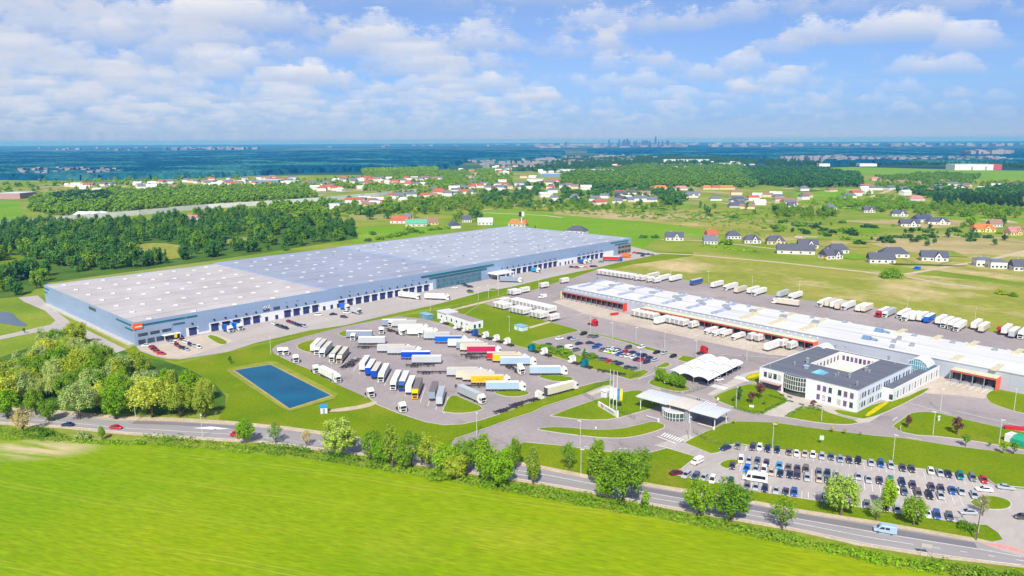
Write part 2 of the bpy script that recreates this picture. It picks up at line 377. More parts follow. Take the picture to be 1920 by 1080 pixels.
SH('forest_floor', 'wood_floor', [(-60, 690), (60, 650), (160, 622), (232, 662), (330, 680), (425, 730), (420, 782), (-60, 768)], 1)
SH('lawn', 'lawn_grass', [(330, 678), (480, 644), (700, 600), (900, 560), (1180, 497), (1300, 480), (1300, 473), (1184, 470), (250, 640), (215, 662)], z=0.030)
SH('lawn', 'lawn_grass', [(300, 690), (430, 660), (620, 618), (900, 565), (1115, 505), (1200, 640), (1400, 640), (2100, 780), (2100, 1130), (1700, 1000), (1300, 926), (1000, 876), (650, 820), (410, 786), (430, 740)], z=0.033)
fld = SH('field', 'field_crop', [(-700, 822), (-100, 823), (0, 824), (175, 828), (275, 832), (375, 839), (480, 850), (635, 869), (805, 895), (960, 922), (1075, 946), (1225, 969), (1380, 999), (1500, 1026), (1653, 1058), (1806, 1080), (2000, 1110), (2600, 1200), (2600, 1800), (-700, 1800)], z=0.05)
# ------------------------------------------------------------------ public road with its lines
rb = [(-400, 740), (0, 769), (75, 772), (150, 779), (225, 787), (325, 789), (437, 796), (540, 806), (605, 815), (720, 833), (830, 851), (957, 869), (1025, 881), (1100, 896), (1200, 909), (1278, 922), (1420, 946), (1500, 961), (1631, 981), (1719, 996), (1839, 1017), (1920, 1035), (2200, 1090)]
rn = [(2200, 1118), (1920, 1062), (1762, 1044), (1609, 1020), (1500, 995), (1285, 957), (1200, 942), (1100, 921), (1020, 907), (965, 899), (830, 878), (690, 853), (600, 842), (480, 827), (425, 825), (325, 819), (225, 811), (112, 800), (0, 793), (-400, 772)]
struct(sheet('road', rb + rn, 0.055, MATS['road_asphalt']))
SH('verge', 'dirt', [(q[0], q[1] - 6) for q in rb[1:-1]] + [(q[0], q[1] + 1) for q in rb[1:-1]][::-1], z=0.075)
SH('verge', 'dirt', [(q[0], q[1] - 2) for q in rn[1:-1]] + [(q[0], q[1] + 3.5) for q in rn[1:-1]][::-1], z=0.08)
def mid(t):  # a line a fraction t of the way from the far edge to the near edge of the road
    n = [(x, float(np.interp(x, [q[0] for q in rn[::-1]], [q[1] for q in rn[::-1]]))) for x, y in rb]
    return [(a[0], a[1] * (1 - t) + b[1] * t) for a, b in zip(rb, n)]
def mid_clip(t, x0, x1):
    m = mid(t); xs = [q[0] for q in m]; ys = [q[1] for q in m]
    return [(x, float(np.interp(x, xs, ys))) for x in np.linspace(x0, x1, max(2, int(abs(x1 - x0) / 25)))]
struct(strip('bus_lane', mid_clip(0.22, 1180, 1830), 2.9, 0.085, MATS['dark_asphalt']))
struct(strip('turning_lane', mid_clip(0.18, 250, 470), 2.6, 0.085, MATS['dark_asphalt']))
strip('road_edge_line', mid_clip(0.38, 940, 1915), 0.22, 0.09, MATS['paint_white'])
strip('road_edge_line', mid_clip(0.93, -200, 1915), 0.2, 0.09, MATS['paint_white'])
strip('road_edge_line', mid_clip(0.12, -200, 240), 0.2, 0.09, MATS['paint_white'])
for x0, x1 in ((-200, 520), (700, 1010), (1120, 1700)): strip('road_centre_line', mid_clip(0.64, x0, x1), 0.22, 0.092, MATS['paint_white'])
for p, h in along(mid_clip(0.64, 1700, 2000), 6) + along(mid_clip(0.5, 430, 960), 7):
    d = Vector((math.cos(h), math.sin(h))) * 1.6
    strip('road_dash', [tuple(p), tuple(p + d)], 0.2, 0.094, MATS['paint_white'], True)
SH('red_crossing', 'red_paving', [(1846, 1021), (1868, 1019), (1905, 1028), (1930, 1040), (1905, 1035)], 0, z=0.095)
SH('hatching', 'paint_white', [(360, 803), (395, 800), (432, 804), (400, 806)], 0, z=0.09)
# ------------------------------------------------------------------ motorway with its noise barrier
mw = [(-120, 432), (30, 420), (100, 414), (250, 402), (380, 390), (480, 384), (600, 376), (700, 367), (790, 357), (860, 345), (905, 336)]
strip('motorway', mw, 30, 0.3, MATS['old_asphalt'])
strip('motorway_slip_road', [(590, 362), (640, 360), (690, 357), (760, 352), (850, 343)], 12, 0.32, MATS['old_asphalt'])
# ------------------------------------------------------------------ country lanes
LANE = MATS['dirt']
strip('lane', [(1180, 467), (1220, 474), (1300, 478), (1440, 490), (1560, 503), (1640, 512), (1700, 514), (1745, 506), (1800, 496), (1860, 486), (1925, 470)], 5, Z(), LANE)
strip('lane', [(1240, 449), (1330, 452), (1420, 463), (1520, 474), (1600, 482), (1660, 490)], 4, Z(), LANE)
strip('lane', [(880, 398), (960, 401), (1020, 404), (1055, 408)], 6, Z(), LANE)
strip('lane', [(1700, 519), (1760, 530), (1830, 539)], 3, Z(), MATS['pale_paving'])
strip('lane', [(1290, 372), (1390, 385), (1460, 385)], 5, Z(), LANE)
strip('lane', [(1630, 370), (1660, 360), (1680, 352)], 8, Z(), LANE)
strip('lane', [(900, 395), (1000, 380), (1240, 352), (1450, 352), (1540, 356)], 5, Z(), LANE)
# ------------------------------------------------------------------ site paving
AS = 'asphalt'
SH('warehouse_apron', 'old_asphalt', [(250, 642), (600, 565), (900, 500), (1183, 462), (1240, 476), (1157, 493), (1117, 503), (1038, 519), (955, 539), (907, 547), (860, 560), (810, 573), (730, 590), (647, 610), (580, 620), (480, 643), (427, 660), (339, 674), (312, 673), (290, 668), (262, 658)])
SH('ring_road', 'old_asphalt', [(-40, 632), (0, 630), (45, 620), (95, 609), (104, 601), (85, 583), (45, 566), (34, 558), (70, 554), (80, 562), (88, 570), (132, 604), (237, 655), (215, 663), (150, 627), (125, 620), (60, 625), (0, 637), (-40, 640)])
YARD = [(510, 655), (518, 647), (547, 638), (588, 627), (635, 615), (697, 602), (747, 593), (788, 597), (793, 597), (833, 608), (853, 616), (885, 623), (960, 647), (1035, 668), (1117, 695), (1180, 711), (1230, 700), (1300, 800), (1240, 830), (1143, 714), (1117, 717), (1067, 730), (1017, 747), (983, 758), (950, 772), (900, 790), (868, 795), (832, 797), (798, 791), (773, 783), (748, 775), (723, 767), (708, 759), (698, 755), (680, 742), (650, 729), (625, 718), (580, 693), (547, 680), (513, 663)]
SH('lorry_park', AS, YARD)
SH('site_road', AS, [(903, 568), (945, 556), (993, 546), (1040, 531), (1075, 521), (1112, 508), (1130, 503), (1290, 526), (1323, 532), (1440, 552), (1513, 563), (1642, 577), (1758, 600), (1860, 623), (1920, 634), (2150, 690), (2150, 900), (1920, 852), (1793, 837), (1698, 822), (1640, 817), (1560, 807), (1450, 792), (1383, 790), (1354, 795), (1323, 809), (1310, 840), (1240, 850), (1182, 850), (1132, 846), (1050, 835), (985, 829), (960, 850), (900, 860), (840, 852), (850, 823), (915, 801), (960, 783), (998, 771), (1020, 762), (1090, 740), (1145, 722), (1180, 711), (1068, 676), (995, 643), (1080, 621), (1030, 603), (990, 593), (927, 575)])
SH('car_park', 'old_asphalt', [(1225, 835), (1258, 826), (1282, 832), (1333, 852), (1347, 850), (1373, 833), (1440, 842), (1515, 850), (1595, 860), (1680, 874), (1792, 889), (1851, 900), (1868, 912), (1917, 917), (2000, 930), (2000, 1085), (1920, 1045), (1885, 1035), (1840, 1020), (1880, 1012), (1872, 1000), (1850, 985), (1791, 979), (1697, 964), (1605, 950), (1540, 940), (1487, 932), (1395, 918), (1345, 905), (1290, 897), (1258, 890), (1277, 882), (1305, 857), (1278, 848), (1248, 840)])
SH('paving', 'concrete_paving', [(1035, 566), (1060, 560), (1165, 586), (1190, 592), (1300, 615), (1515, 662), (1523, 672), (1440, 665), (1300, 636), (1160, 604), (1100, 590), (1080, 582)])
SH('paving', 'concrete_paving', [(1763, 697), (1780, 700), (1868, 730), (1860, 740), (1845, 748), (1800, 742), (1740, 738), (1720, 733)])
SH('paving', 'pale_paving', [(1100, 585), (1000, 613), (1030, 604), (1095, 588)])
SH('plaza', 'pale_paving', [(1412, 722), (1440, 715), (1520, 735), (1615, 772), (1600, 776), (1560, 777), (1530, 762), (1500, 770), (1470, 783), (1425, 777), (1470, 757), (1475, 748), (1440, 735)])
SH('footpath', 'pale_paving', [(1604, 788), (1755, 702), (1770, 705), (1630, 792), (1612, 794)])
SH('footpath', 'pale_paving', [(1530, 765), (1560, 775), (1612, 790), (1606, 794), (1556, 779), (1528, 768)])
SH('footpath', 'pale_paving', [(1395, 700), (1440, 690), (1450, 694), (1335, 742), (1325, 740)])
SH('footpath', 'dirt', [(612, 770), (640, 766), (680, 760), (704, 752), (708, 757), (690, 765), (650, 772), (616, 774)], 1, z=0.25)
SH('footpath', 'dirt', [(848, 580), (945, 556), (952, 558), (850, 583)], z=0.25)
SH('footpath', 'dirt', [(990, 614), (1030, 603), (1034, 605), (993, 617)], z=0.25)
SH('forecourt', 'pale_paving', [(1268, 822), (1288, 815), (1308, 822), (1290, 832)])
SH('forecourt', 'concrete_paving', [(262, 656), (330, 640), (400, 624), (440, 640), (345, 672), (318, 672)])
SH('forecourt', 'pale_paving', [(1098, 737), (1140, 722), (1150, 727), (1110, 742)])
# lawns with their kerbs
def lawn(pts, it=1, kerb=True, mat='lawn_grass'):
    p = gp(pts, it)
    if kerb: struct(MB().prism(offset(p, .3), 0.03, 0.2, bottom=False).build('kerb', MATS['kerb_concrete']))
    return struct(MB().prism(p, 0.05, 0.235, bottom=False).build('lawn', MATS[mat]))
lawn([(555, 651), (562, 644), (588, 637), (612, 640), (640, 660), (595, 662), (572, 660)], 2)
lawn([(633, 627), (640, 622), (655, 619), (672, 626), (660, 630), (645, 632)], 2)
lawn([(830, 772, 1), (842, 745), (853, 741), (870, 749), (908, 765), (895, 772), (860, 776)], 1)
lawn([(1003, 705), (1040, 704), (1073, 708), (1075, 713), (1060, 716), (1035, 715)], 2)
lawn([(922, 735), (960, 733), (993, 735), (990, 741), (962, 745), (940, 742)], 2)
lawn([(900, 789, 1), (950, 773), (983, 759), (1017, 748), (1067, 731), (1117, 718), (1143, 714, 1), (1150, 716, 1), (1135, 724), (1090, 741), (1020, 763), (998, 774), (960, 786), (905, 806), (852, 824), (842, 828, 1), (700, 800, 1), (640, 770, 1), (690, 745, 1), (708, 760), (748, 776), (798, 792), (832, 798), (868, 796)], 0, kerb=False)
for e_ in ([(690, 745), (708, 760), (748, 776), (798, 792), (832, 798), (868, 796), (900, 789), (950, 773), (983, 759), (1017, 748), (1067, 731), (1117, 718), (1143, 714)], [(1135, 724), (1090, 741), (1020, 763), (998, 774), (960, 786), (905, 806), (852, 824)]): struct(strip('kerb', e_, .4, 0.245, MATS['kerb_concrete']))
lawn([(1034, 780, 1), (1060, 770), (1120, 749), (1180, 733), (1206, 733), (1250, 760), (1200, 772), (1150, 787), (1095, 788)], 1)
lawn([(1000, 804), (1050, 801), (1110, 807), (1160, 806), (1200, 797), (1225, 790), (1252, 800), (1220, 812), (1180, 821), (1140, 822), (1090, 817), (1040, 811)], 1)
lawn([(985, 830), (1050, 836), (1132, 847), (1182, 851), (1217, 850), (1250, 841), (1278, 849), (1305, 858), (1277, 881), (1258, 890), (1345, 906), (1395, 919), (1487, 933), (1540, 941), (1605, 951), (1697, 965), (1791, 980), (1845, 985), (1868, 1003), (1850, 1008), (1719, 988), (1631, 973), (1500, 953), (1278, 914), (1100, 888), (960, 861), (930, 850)], 0, kerb=False)
for e_ in ([(985, 830), (1050, 836), (1132, 847), (1182, 851), (1217, 850), (1250, 841), (1278, 849), (1305, 858), (1277, 881), (1258, 890), (1345, 906), (1395, 919), (1487, 933), (1605, 951), (1697, 965), (1791, 980), (1845, 985)],): struct(strip('kerb', e_, .4, 0.245, MATS['kerb_concrete']))
lawn([(1284, 831), (1300, 822), (1325, 810), (1356, 796), (1384, 791), (1450, 793), (1560, 808), (1640, 818), (1698, 823), (1793, 838), (1920, 853), (2100, 880), (2100, 946), (1920, 914), (1868, 910), (1853, 899), (1792, 888), (1680, 873), (1595, 859), (1515, 849), (1440, 841), (1385, 832), (1368, 834), (1347, 849), (1333, 851)], 0)
lawn([(1348, 873), (1355, 866), (1372, 862), (1390, 864), (1382, 872), (1366, 881)], 2)
lawn([(1820, 942, 1), (1834, 932), (1858, 930), (1888, 937), (1897, 946), (1888, 955), (1860, 956), (1830, 952)], 2)
lawn([(1674, 800, 1), (1700, 781), (1712, 774), (1750, 773), (1790, 783), (1900, 808), (2050, 836), (2050, 870), (1880, 836), (1780, 820), (1700, 815)], 1)
lawn([(1848, 742), (1858, 734), (1872, 731, 1), (1920, 740), (2080, 770), (2080, 810), (1920, 776), (1880, 765), (1855, 755)], 1)
lawn([(1337, 744), (1384, 725), (1410, 720), (1450, 728), (1478, 750), (1472, 756), (1425, 777), (1395, 770), (1365, 760), (1340, 749)], 1)
lawn([(1475, 783, 1), (1506, 764), (1540, 768), (1560, 777), (1615, 792), (1590, 797), (1540, 794)], 1)
lawn([(1562, 767), (1605, 775, 1), (1640, 757), (1690, 750), (1735, 728), (1745, 730), (1680, 765), (1625, 787), (1600, 783), (1570, 776)], 1)
lawn([(1396, 706), (1425, 698), (1446, 700), (1440, 714), (1420, 718), (1402, 714)], 1)
lawn([(1216, 717), (1228, 709), (1262, 716), (1296, 728), (1290, 733), (1268, 735), (1240, 728), (1220, 722)], 2)
lawn([(1007, 645, 1), (1042, 656), (1117, 675), (1167, 688), (1192, 697), (1208, 694), (1217, 698), (1200, 708), (1182, 712, 1), (1117, 694), (1035, 667), (960, 646), (885, 622), (860, 612), (855, 602), (903, 569), (927, 576), (990, 594), (1030, 604), (1080, 618), (1085, 621), (995, 642, 1)], 0)
lawn([(1086, 620), (1100, 622), (1160, 636), (1217, 652), (1253, 662), (1312, 673), (1297, 682), (1270, 675), (1280, 668), (1215, 657), (1183, 645), (1108, 625), (1090, 623)], 0)
lawn([(1228, 689), (1240, 684), (1248, 680), (1257, 682), (1253, 688), (1240, 690)], 2)
lawn([(388, 631), (398, 628), (426, 640), (424, 646), (412, 646), (398, 638)], 1, mat='lawn_grass')
for c in ((925, 543), (883, 549)): lawn([(c[0] - 10, c[1]), (c[0], c[1] - 2), (c[0] + 8, c[1]), (c[0], c[1] + 2.4)], 2)
SH('flower_bed', 'yellow_flowers', [(1622, 778), (1645, 762), (1663, 753), (1668, 755), (1640, 775), (1625, 783)], 1, z=0.26)
SH('flower_bed', 'yellow_flowers', [(1397, 707), (1424, 699), (1432, 703), (1404, 712)], 1, z=0.26)
SH('shrub_bed', 'dry_meadow', [(88, 571), (98, 570), (250, 650), (238, 655)], 0, z=0.1)
# painted markings
PW = MATS['paint_white']
def bars(p0, p1, n, length_px, wid=.5, name='crosswalk_stripe'):
    for i in range(n):
        t = i / (n - 1); a = (p0[0] + (p1[0] - p0[0]) * t, p0[1] + (p1[1] - p0[1]) * t)
        strip(name, [a, (a[0] + length_px[0], a[1] + length_px[1])], wid, 0.22 if False else 0.16, PW)
bars((1240, 818), (1273, 830), 8, (8, -6), .55)
strip('stop_line', [(1233, 819), (1267, 832)], .5, 0.16, PW)
bars((1303, 765), (1322, 770), 5, (22, -12), .6)
bars((1333, 726), (1357, 732), 8, (8, -5), .6)
bars((1376, 710), (1401, 716), 8, (8, -5), .6)
strip('stop_line', [(1348, 719), (1371, 726)], .4, 0.16, PW)
strip('stop_line', [(1277, 737), (1330, 753)], .4, 0.16, PW)
for a in (((1224, 727), (1242, 733)), ((1214, 730), (1232, 737)), ((1196, 712), (1228, 700)), ((1160, 608), (1172, 611)), ((1262, 636), (1274, 640)), ((1348, 665), (1460, 671)), ((1705, 757), (1735, 764)), ((1735, 765), (1783, 777)), ((1795, 772), (1920, 801)), ((1673, 789), (1683, 783)), ((1698, 820), (1727, 825)), ((1346, 786), (1366, 793)), ((1095, 838), (1115, 840)), ((1160, 842), (1180, 841)), ((1235, 836), (1260, 843))):
    strip('lane_marking', a, .3, 0.165, PW)
def stalls(p0, p1, n, d, ln, w=.16):
    a = G(*p0); b = G(*p1)
    for i in range(n):
        q = a + (b - a) * (i / (n - 1)); e = Vector((math.cos(d), math.sin(d), 0)) * ln
        strip('parking_line', [(q.x, q.y), (q.x + e.x, q.y + e.y)], w, 0.162, PW, True)
stalls((1112, 628), (1262, 668), 24, D2R(-138), 5)
stalls((1400, 836), (1850, 903), 34, D2R(-112), 5)
stalls((1396, 919), (1790, 980), 32, D2R(68), 5)
stalls((1390, 872), (1800, 935), 30, D2R(68), 5)
stalls((1390, 872), (1800, 935), 30, D2R(-112), 5)
stalls((600, 640), (840, 745), 22, D2R(-90), 19, .2)
stalls((1060, 563), (1165, 590), 13, D2R(-138), 15, .25)
stalls((1195, 598), (1510, 664), 30, D2R(-138), 10, .25)
stalls((1785, 712), (1865, 731), 8, D2R(-138), 9, .25)
# pond
SH('pond_bank', 'dry_meadow', [(426, 698), (425, 692), (507, 677), (520, 680), (634, 739), (628, 748), (545, 772), (532, 768)], 0, z=0.25)
struct(MB().prism(offset(gp([(438, 695), (507, 684), (622, 743), (543, 768)]), .5), 0.02, 0.3, bottom=False).build('pond_kerb', MATS['tan_heath']))
m, nt, b = new_mat('pond_water'); b.inputs['Base Color'].default_value = (0.0, 0.10, 0.21, 1); b.inputs['Roughness'].default_value = 0.3; b.inputs['Specular IOR Level'].default_value = .08
bn = nn(nt, 'ShaderNodeBump'); bn.inputs['Strength'].default_value = .15; nt.links.new(noise(nt, wpos(nt), 1.5, 3), bn.inputs['Height']); nt.links.new(bn.outputs[0], b.inputs['Normal'])
c = ramp(nt, noise(nt, wpos(nt), .06, 5), [(.3, (0, .065, .145)), (.7, (0, .11, .21))]); nt.links.new(c, b.inputs['Base Color'])
sheet('water', [(440, 695.4), (507, 684.8), (620, 742.6), (543, 767)], 0.32, m)
sheet('water', [(-30, 590), (20, 583), (35, 600), (55, 610), (40, 613), (0, 605), (-30, 608)], 0.1, plain('ditch_water', (.07, .115, .16), .3), 2)
# ------------------------------------------------------------------ trees
LEAF = {}
for k, c in dict(mid=(.125, .23, .014), bright=(.14, .27, .008), olive=(.17, .225, .02), yellow=(.26, .30, .03), silver=(.20, .265, .08), dark=(.055, .145, .025),
                 deep=(.055, .14, .022), pine=(.03, .085, .025), brown=(.25, .23, .09), red=(.10, .045, .04), chest=(.2, .28, .04), lime=(.2, .33, .01), hedge=(.085, .185, .008)).items():
    LEAF[k] = leafmat('leaves_' + k, tuple(min(.8, x * (1.6 if k in ('dark', 'deep', 'pine', 'mid', 'bright', 'lime', 'hedge') else 2.0)) for x in c))
LEAF['blossom'] = leafmat('blossom', (.5, .52, .3), .1, .05)
BARK = plain('bark', (.13, .10, .075), .95, var=.3, scale=1.5)
def leaves(seed, n, shape, leaf, ncl, cl=.36):
    """leaf quads of a crown of height 1 (0..1) and radius 1, clustered in clumps; n x 4 x 3"""
    g = np.random.default_rng(seed)
    d = g.normal(size=(ncl, 3)); d /= np.linalg.norm(d, axis=1)[:, None]
    rr = g.uniform(.35, .85, ncl) ** .8
    c = d * rr[:, None]; c[:, 2] = c[:, 2] * .5 + .5
    if shape == 'cone': c[:, :2] *= np.clip(1.15 - c[:, 2:3], .12, 1) * 1.0
    if shape == 'tall': c[:, :2] *= (1 - .5 * np.abs(c[:, 2:3] - .4))
    if shape == 'willow': c[:, 2] = .35 + .6 * c[:, 2]
    if shape == 'bush': c[:, 2] = np.abs(c[:, 2] - .25)
    rc = cl * g.uniform(.65, 1.25, ncl)
    if shape == 'cone': rc *= np.clip(1.25 - c[:, 2], .3, 1)
    ci = g.integers(0, ncl, n)
    u = g.normal(size=(n, 3)); u /= np.linalg.norm(u, axis=1)[:, None]
    rad = g.uniform(.55, 1.08, n)
    p = c[ci] + u * (rc[ci] * rad)[:, None] * np.array([1, 1, .55])
    if shape == 'willow': p[:, 2] -= (np.hypot(p[:, 0], p[:, 1]) ** 2) * .22 * g.uniform(.3, 1.4, n)
    nrm = u + g.normal(size=(n, 3)) * .33 + np.array([0, -.1, .5]); nrm /= np.linalg.norm(nrm, axis=1)[:, None]
    t = np.cross(nrm, g.normal(size=(n, 3))); t /= np.linalg.norm(t, axis=1)[:, None]; s = np.cross(nrm, t)
    L = leaf * g.uniform(.6, 1.35, n)[:, None]
    return p, t * L, s * L * .8
def quadmesh(name, p, t, s, mat):
    n = len(p); v = np.stack([p - t * .9, p - s * .9 + t * .15, p + t * .9, p + s * .9 + t * .1], 1).reshape(-1, 3).astype(np.float32)
    me = bpy.data.meshes.new(name); me.vertices.add(4 * n); me.vertices.foreach_set('co', v.ravel())
    me.loops.add(4 * n); me.loops.foreach_set('vertex_index', np.arange(4 * n, dtype=np.int32))
    me.polygons.add(n); me.polygons.foreach_set('loop_start', np.arange(0, 4 * n, 4, dtype=np.int32)); me.polygons.foreach_set('loop_total', np.full(n, 4, dtype=np.int32))
    me.materials.append(mat); me.update(calc_edges=True); return me
RAW = {}
def treekind(kind, H, rad, z0, shape, n, leaf, ncl, cl=.36, seeds=2, trunk=.03, limbs=5, mat='mid', sub='crown'):
    """H height, rad crown radius, z0 crown base in metres"""
    for sd_ in range(seeds):
        p, t, s = leaves(hash((len(kind) * 7 + n)) % 991 + sd_ * 37 + ncl, n, shape, leaf, ncl, cl)
        sc = np.array([rad, rad, H - z0]); p = p * sc + np.array([0, 0, z0])
        p[:, 2] = np.maximum(p[:, 2], .1)
        RAW[kind, sd_] = (p, t, s)
        me = quadmesh(kind + '_crown', p, t, s, LEAF[mat])
        mb = MB(); g = random.Random(sd_ + n)
        mb.tube((0, 0, -.1), (g.uniform(-.2, .2), g.uniform(-.2, .2), z0 + (H - z0) * .55), H * trunk, H * trunk * .35, 7)
        for i in range(limbs):
            a = 2 * math.pi * (i + g.random() * .5) / max(limbs, 1); h0 = z0 * .7 + (H - z0) * .3 * g.random()
            mb.tube((0, 0, h0), (math.cos(a) * rad * .65, math.sin(a) * rad * .65, h0 + (H - z0) * g.uniform(.25, .5)), H * trunk * .5, H * trunk * .12, 5)
        define(kind + str(sd_), [('trunk', mb.mesh(kind + '_trunk', [BARK]), None, {}), (sub, me, None, {0: 'leaf'})])
    KINDS[kind] = seeds; TH[kind] = H
TH = {}
treekind('near_round', 12, 4.6, 1.6, 'round', 5200, .27, 60, .27)
treekind('near_tall', 13, 3.0, 1.6, 'tall', 4200, .25, 44, .32)
treekind('near_sparse', 10, 3.2, 2.4, 'round', 1300, .22, 34, .32, limbs=9, trunk=.02)
treekind('near_willow', 14, 6.5, 0.8, 'willow', 8500, .27, 90, .22)
treekind('near_bush', 5, 4.0, .0, 'bush', 2600, .24, 40, .3, limbs=3)
treekind('chestnut', 13, 6.4, 1.8, 'round', 8000, .28, 90, .21, seeds=1)
treekind('small_round', 4.5, 1.5, 1.6, 'round', 420, .22, 14, .42)
treekind('small_cone', 5.0, 1.5, .9, 'cone', 480, .22, 22, .34)
treekind('mid_round', 12, 5.6, 1.0, 'round', 900, .6, 26, .36)
treekind('mid_tall', 13, 3.6, 1.0, 'tall', 650, .55, 20, .4)
treekind('mid_cone', 14, 3.0, .6, 'cone', 340, .75, 22, .36)
treekind('mid_bush', 4, 3.6, .0, 'bush', 260, .65, 12, .42, limbs=0)
treekind('far_round', 12, 6, .5, 'round', 150, 1.5, 12, .45, limbs=0)
treekind('far_bush', 4.5, 4, .0, 'bush', 70, 1.2, 7, .5, limbs=0)
def tree(kind, x, y, H, leaf, label, cat='tree', group=None, name='tree', world=False):
    q = Vector((x, y, 0)) if world else G(x, y)
    r = inst(kind + str(R.randrange(KINDS[kind])), (q.x, q.y, 0), R.uniform(0, 6.28), label, cat, group, {'leaf': LEAF[leaf]}, H / TH[kind], name)
    k = R.uniform(.9, 1.12); r.scale = (r.scale[0] * k, r.scale[1] * k * R.uniform(.92, 1.08), r.scale[2]); return r
def wood(name, pts, kinds, leafname, hts, kind_='stuff'):
    """woodland nobody could count: one object"""
    P, T, Q = [], [], []
    g = np.random.default_rng(len(pts) + len(name))
    for (x, y), h in zip(pts, hts):
        p, t, s = RAW[kinds[g.integers(len(kinds))], 0]; k = h / 12.0; a = g.uniform(0, 6.28)
        rot = np.array([[math.cos(a), -math.sin(a), 0], [math.sin(a), math.cos(a), 0], [0, 0, 1]])
        P.append(p @ rot.T * k + np.array([x, y, 0])); T.append(t @ rot.T * k); Q.append(s @ rot.T * k)
    o = bpy.data.objects.new(name, quadmesh(name, np.concatenate(P), np.concatenate(T), np.concatenate(Q), LEAF[leafname])); COL.objects.link(o)
    o['kind'] = 'stuff'; return o
def scatter(poly, n, holes=()):
    """n ground points inside a pixel outline, even per square metre of ground"""
    p = gp(poly); hs = [gp(h) for h in holes]; xs = [q[0] for q in p]; ys = [q[1] for q in p]; out = []
    c = 0
    while len(out) < n and c < n * 60:
        c += 1
        x, y = R.uniform(min(xs), max(xs)), R.uniform(min(ys), max(ys))
        if inpoly(x, y, p) and not any(inpoly(x, y, h) for h in hs): out.append((x, y))
    return out
# trees between the public road and the field
ROADSIDE = [('near_sparse', 45, 815, 10, 'brown', 'bare brown tree at the far left of the roadside belt'),
    ('near_bush', 85, 816, 3.6, 'mid', 'low green bush beside the bare brown tree on the verge'), ('near_bush', 155, 823, 3.8, 'silver', 'grey-green bush on the verge below the red car'),
    ('near_tall', 192, 825, 5.2, 'bright', 'small bright green bush beside the grey-green one on the verge'),
    ('near_round', 461, 831, 9, 'bright', 'bright green tree overlapping the dark red van on the road'),
    ('near_sparse', 517, 832, 7.5, 'mid', 'small thin green tree on the verge left of the chestnut'), ('near_sparse', 575, 838, 6, 'brown', 'small leafless tree close to the left of the chestnut'),
    ('chestnut', 636, 857, 13.2, 'chest', 'large round chestnut tree in pale blossom beside the road'),
    ('near_round', 700, 862, 10.5, 'mid', 'dense green tree touching the right side of the chestnut'), ('near_tall', 736, 880, 14, 'olive', 'tall thin olive tree, second to the right of the chestnut'),
    ('near_sparse', 772, 875, 12, 'mid', 'thin see-through tree, third to the right of the chestnut'), ('near_sparse', 806, 884, 12.5, 'olive', 'thin olive tree, fourth to the right of the chestnut'),
    ('near_bush', 822, 897, 4.6, 'mid', 'rounded green bush at the foot of the thin olive trees'),
    ('near_round', 838, 892, 10.5, 'bright', 'leafy green tree, fifth to the right of the chestnut'), ('near_round', 872, 885, 11.5, 'mid', 'leafy green tree in front of the entrance road mouth'),
    ('near_tall', 908, 908, 15.5, 'mid', 'tallest green tree of the clump by the entrance road'), ('near_round', 937, 913, 13, 'bright', 'broad bright tree of the clump by the entrance road'),
    ('near_tall', 966, 880, 10.5, 'mid', 'slender tree behind the broad bright tree by the entrance road'),
    ('near_round', 716, 872, 9, 'bright', 'low leafy tree squeezed between chestnut and tall olive tree'), ('near_tall', 756, 884, 11, 'mid', 'slim green tree beside the tall thin olive tree'), ('near_sparse', 790, 872, 11, 'mid', 'thin green tree on the far road edge, behind the olive trees'),
    ('near_round', 856, 900, 9, 'olive', 'low olive tree on the field side before the entrance road'), ('near_sparse', 888, 880, 10, 'bright', 'thin bright tree standing at the entrance road mouth'), ('near_round', 925, 900, 9, 'mid', 'short round tree between the tallest and the broad bright tree'),
    ('near_tall', 1000, 908, 11.5, 'olive', 'olive tree standing over the road right of the entrance clump'), ('near_sparse', 1066, 882, 9, 'mid', 'thin young tree on the grass above the road'),
    ('near_tall', 1119, 908, 14, 'mid', 'tall dark green tree left of the widest roadside tree'), ('near_round', 1136, 936, 9, 'bright', 'lower leafy tree in front of the tall dark roadside tree'), ('near_willow', 1168, 944, 16, 'mid', 'widest leafy tree on the roadside verge'),
    ('near_sparse', 1204, 902, 10.5, 'mid', 'thin bare-branched tree right of the widest roadside tree'), ('small_cone', 1210, 958, 6.6, 'bright', 'small cone-shaped green tree at the hedge'),
    ('near_round', 1311, 970, 11, 'mid', 'round dark green tree below the car park entrance'), ('near_round', 1371, 978, 12, 'mid', 'spreading green tree below the white coach'),
    ('near_sparse', 1467, 994, 9.5, 'mid', 'loose pale tree alone on the verge under the car park'), ('near_round', 1577, 966, 12, 'chest', 'big pale blossoming tree standing before the car rows'),
    ('near_sparse', 1643, 976, 6, 'silver', 'small grey-green tree between the blossoming and lime trees'), ('near_tall', 1664, 961, 10, 'lime', 'lime yellow tree at the edge of the car park'),
    ('near_round', 1713, 986, 8.5, 'mid', 'rounded leafy tree at the car park corner'), ('near_sparse', 1842, 968, 6, 'brown', 'bare brown shrub by the power pole at the car park exit'),
    ('near_bush', 1812, 992, 3.2, 'mid', 'low green shrub by the car park exit'), ('near_bush', 1800, 1077, 3.0, 'olive', 'bushy scrub at the field corner below the road junction'), ('near_bush', 1850, 1086, 3.4, 'mid', 'second bushy scrub at the field corner'), ('near_bush', 1900, 1092, 3.4, 'hedge', 'third bushy scrub at the edge of the field corner')]
for k, x, y, H, lf, lb in ROADSIDE: tree(k, x, y, H * 1.03, lf, lb, 'bush' if 'bush' in k else 'tree', 'trees and bushes along the public road', 'bush' if 'bush' in k else 'tree')
ch = [o for o in COL.objects if o.name == 'crown' or o.name.startswith('crown')]
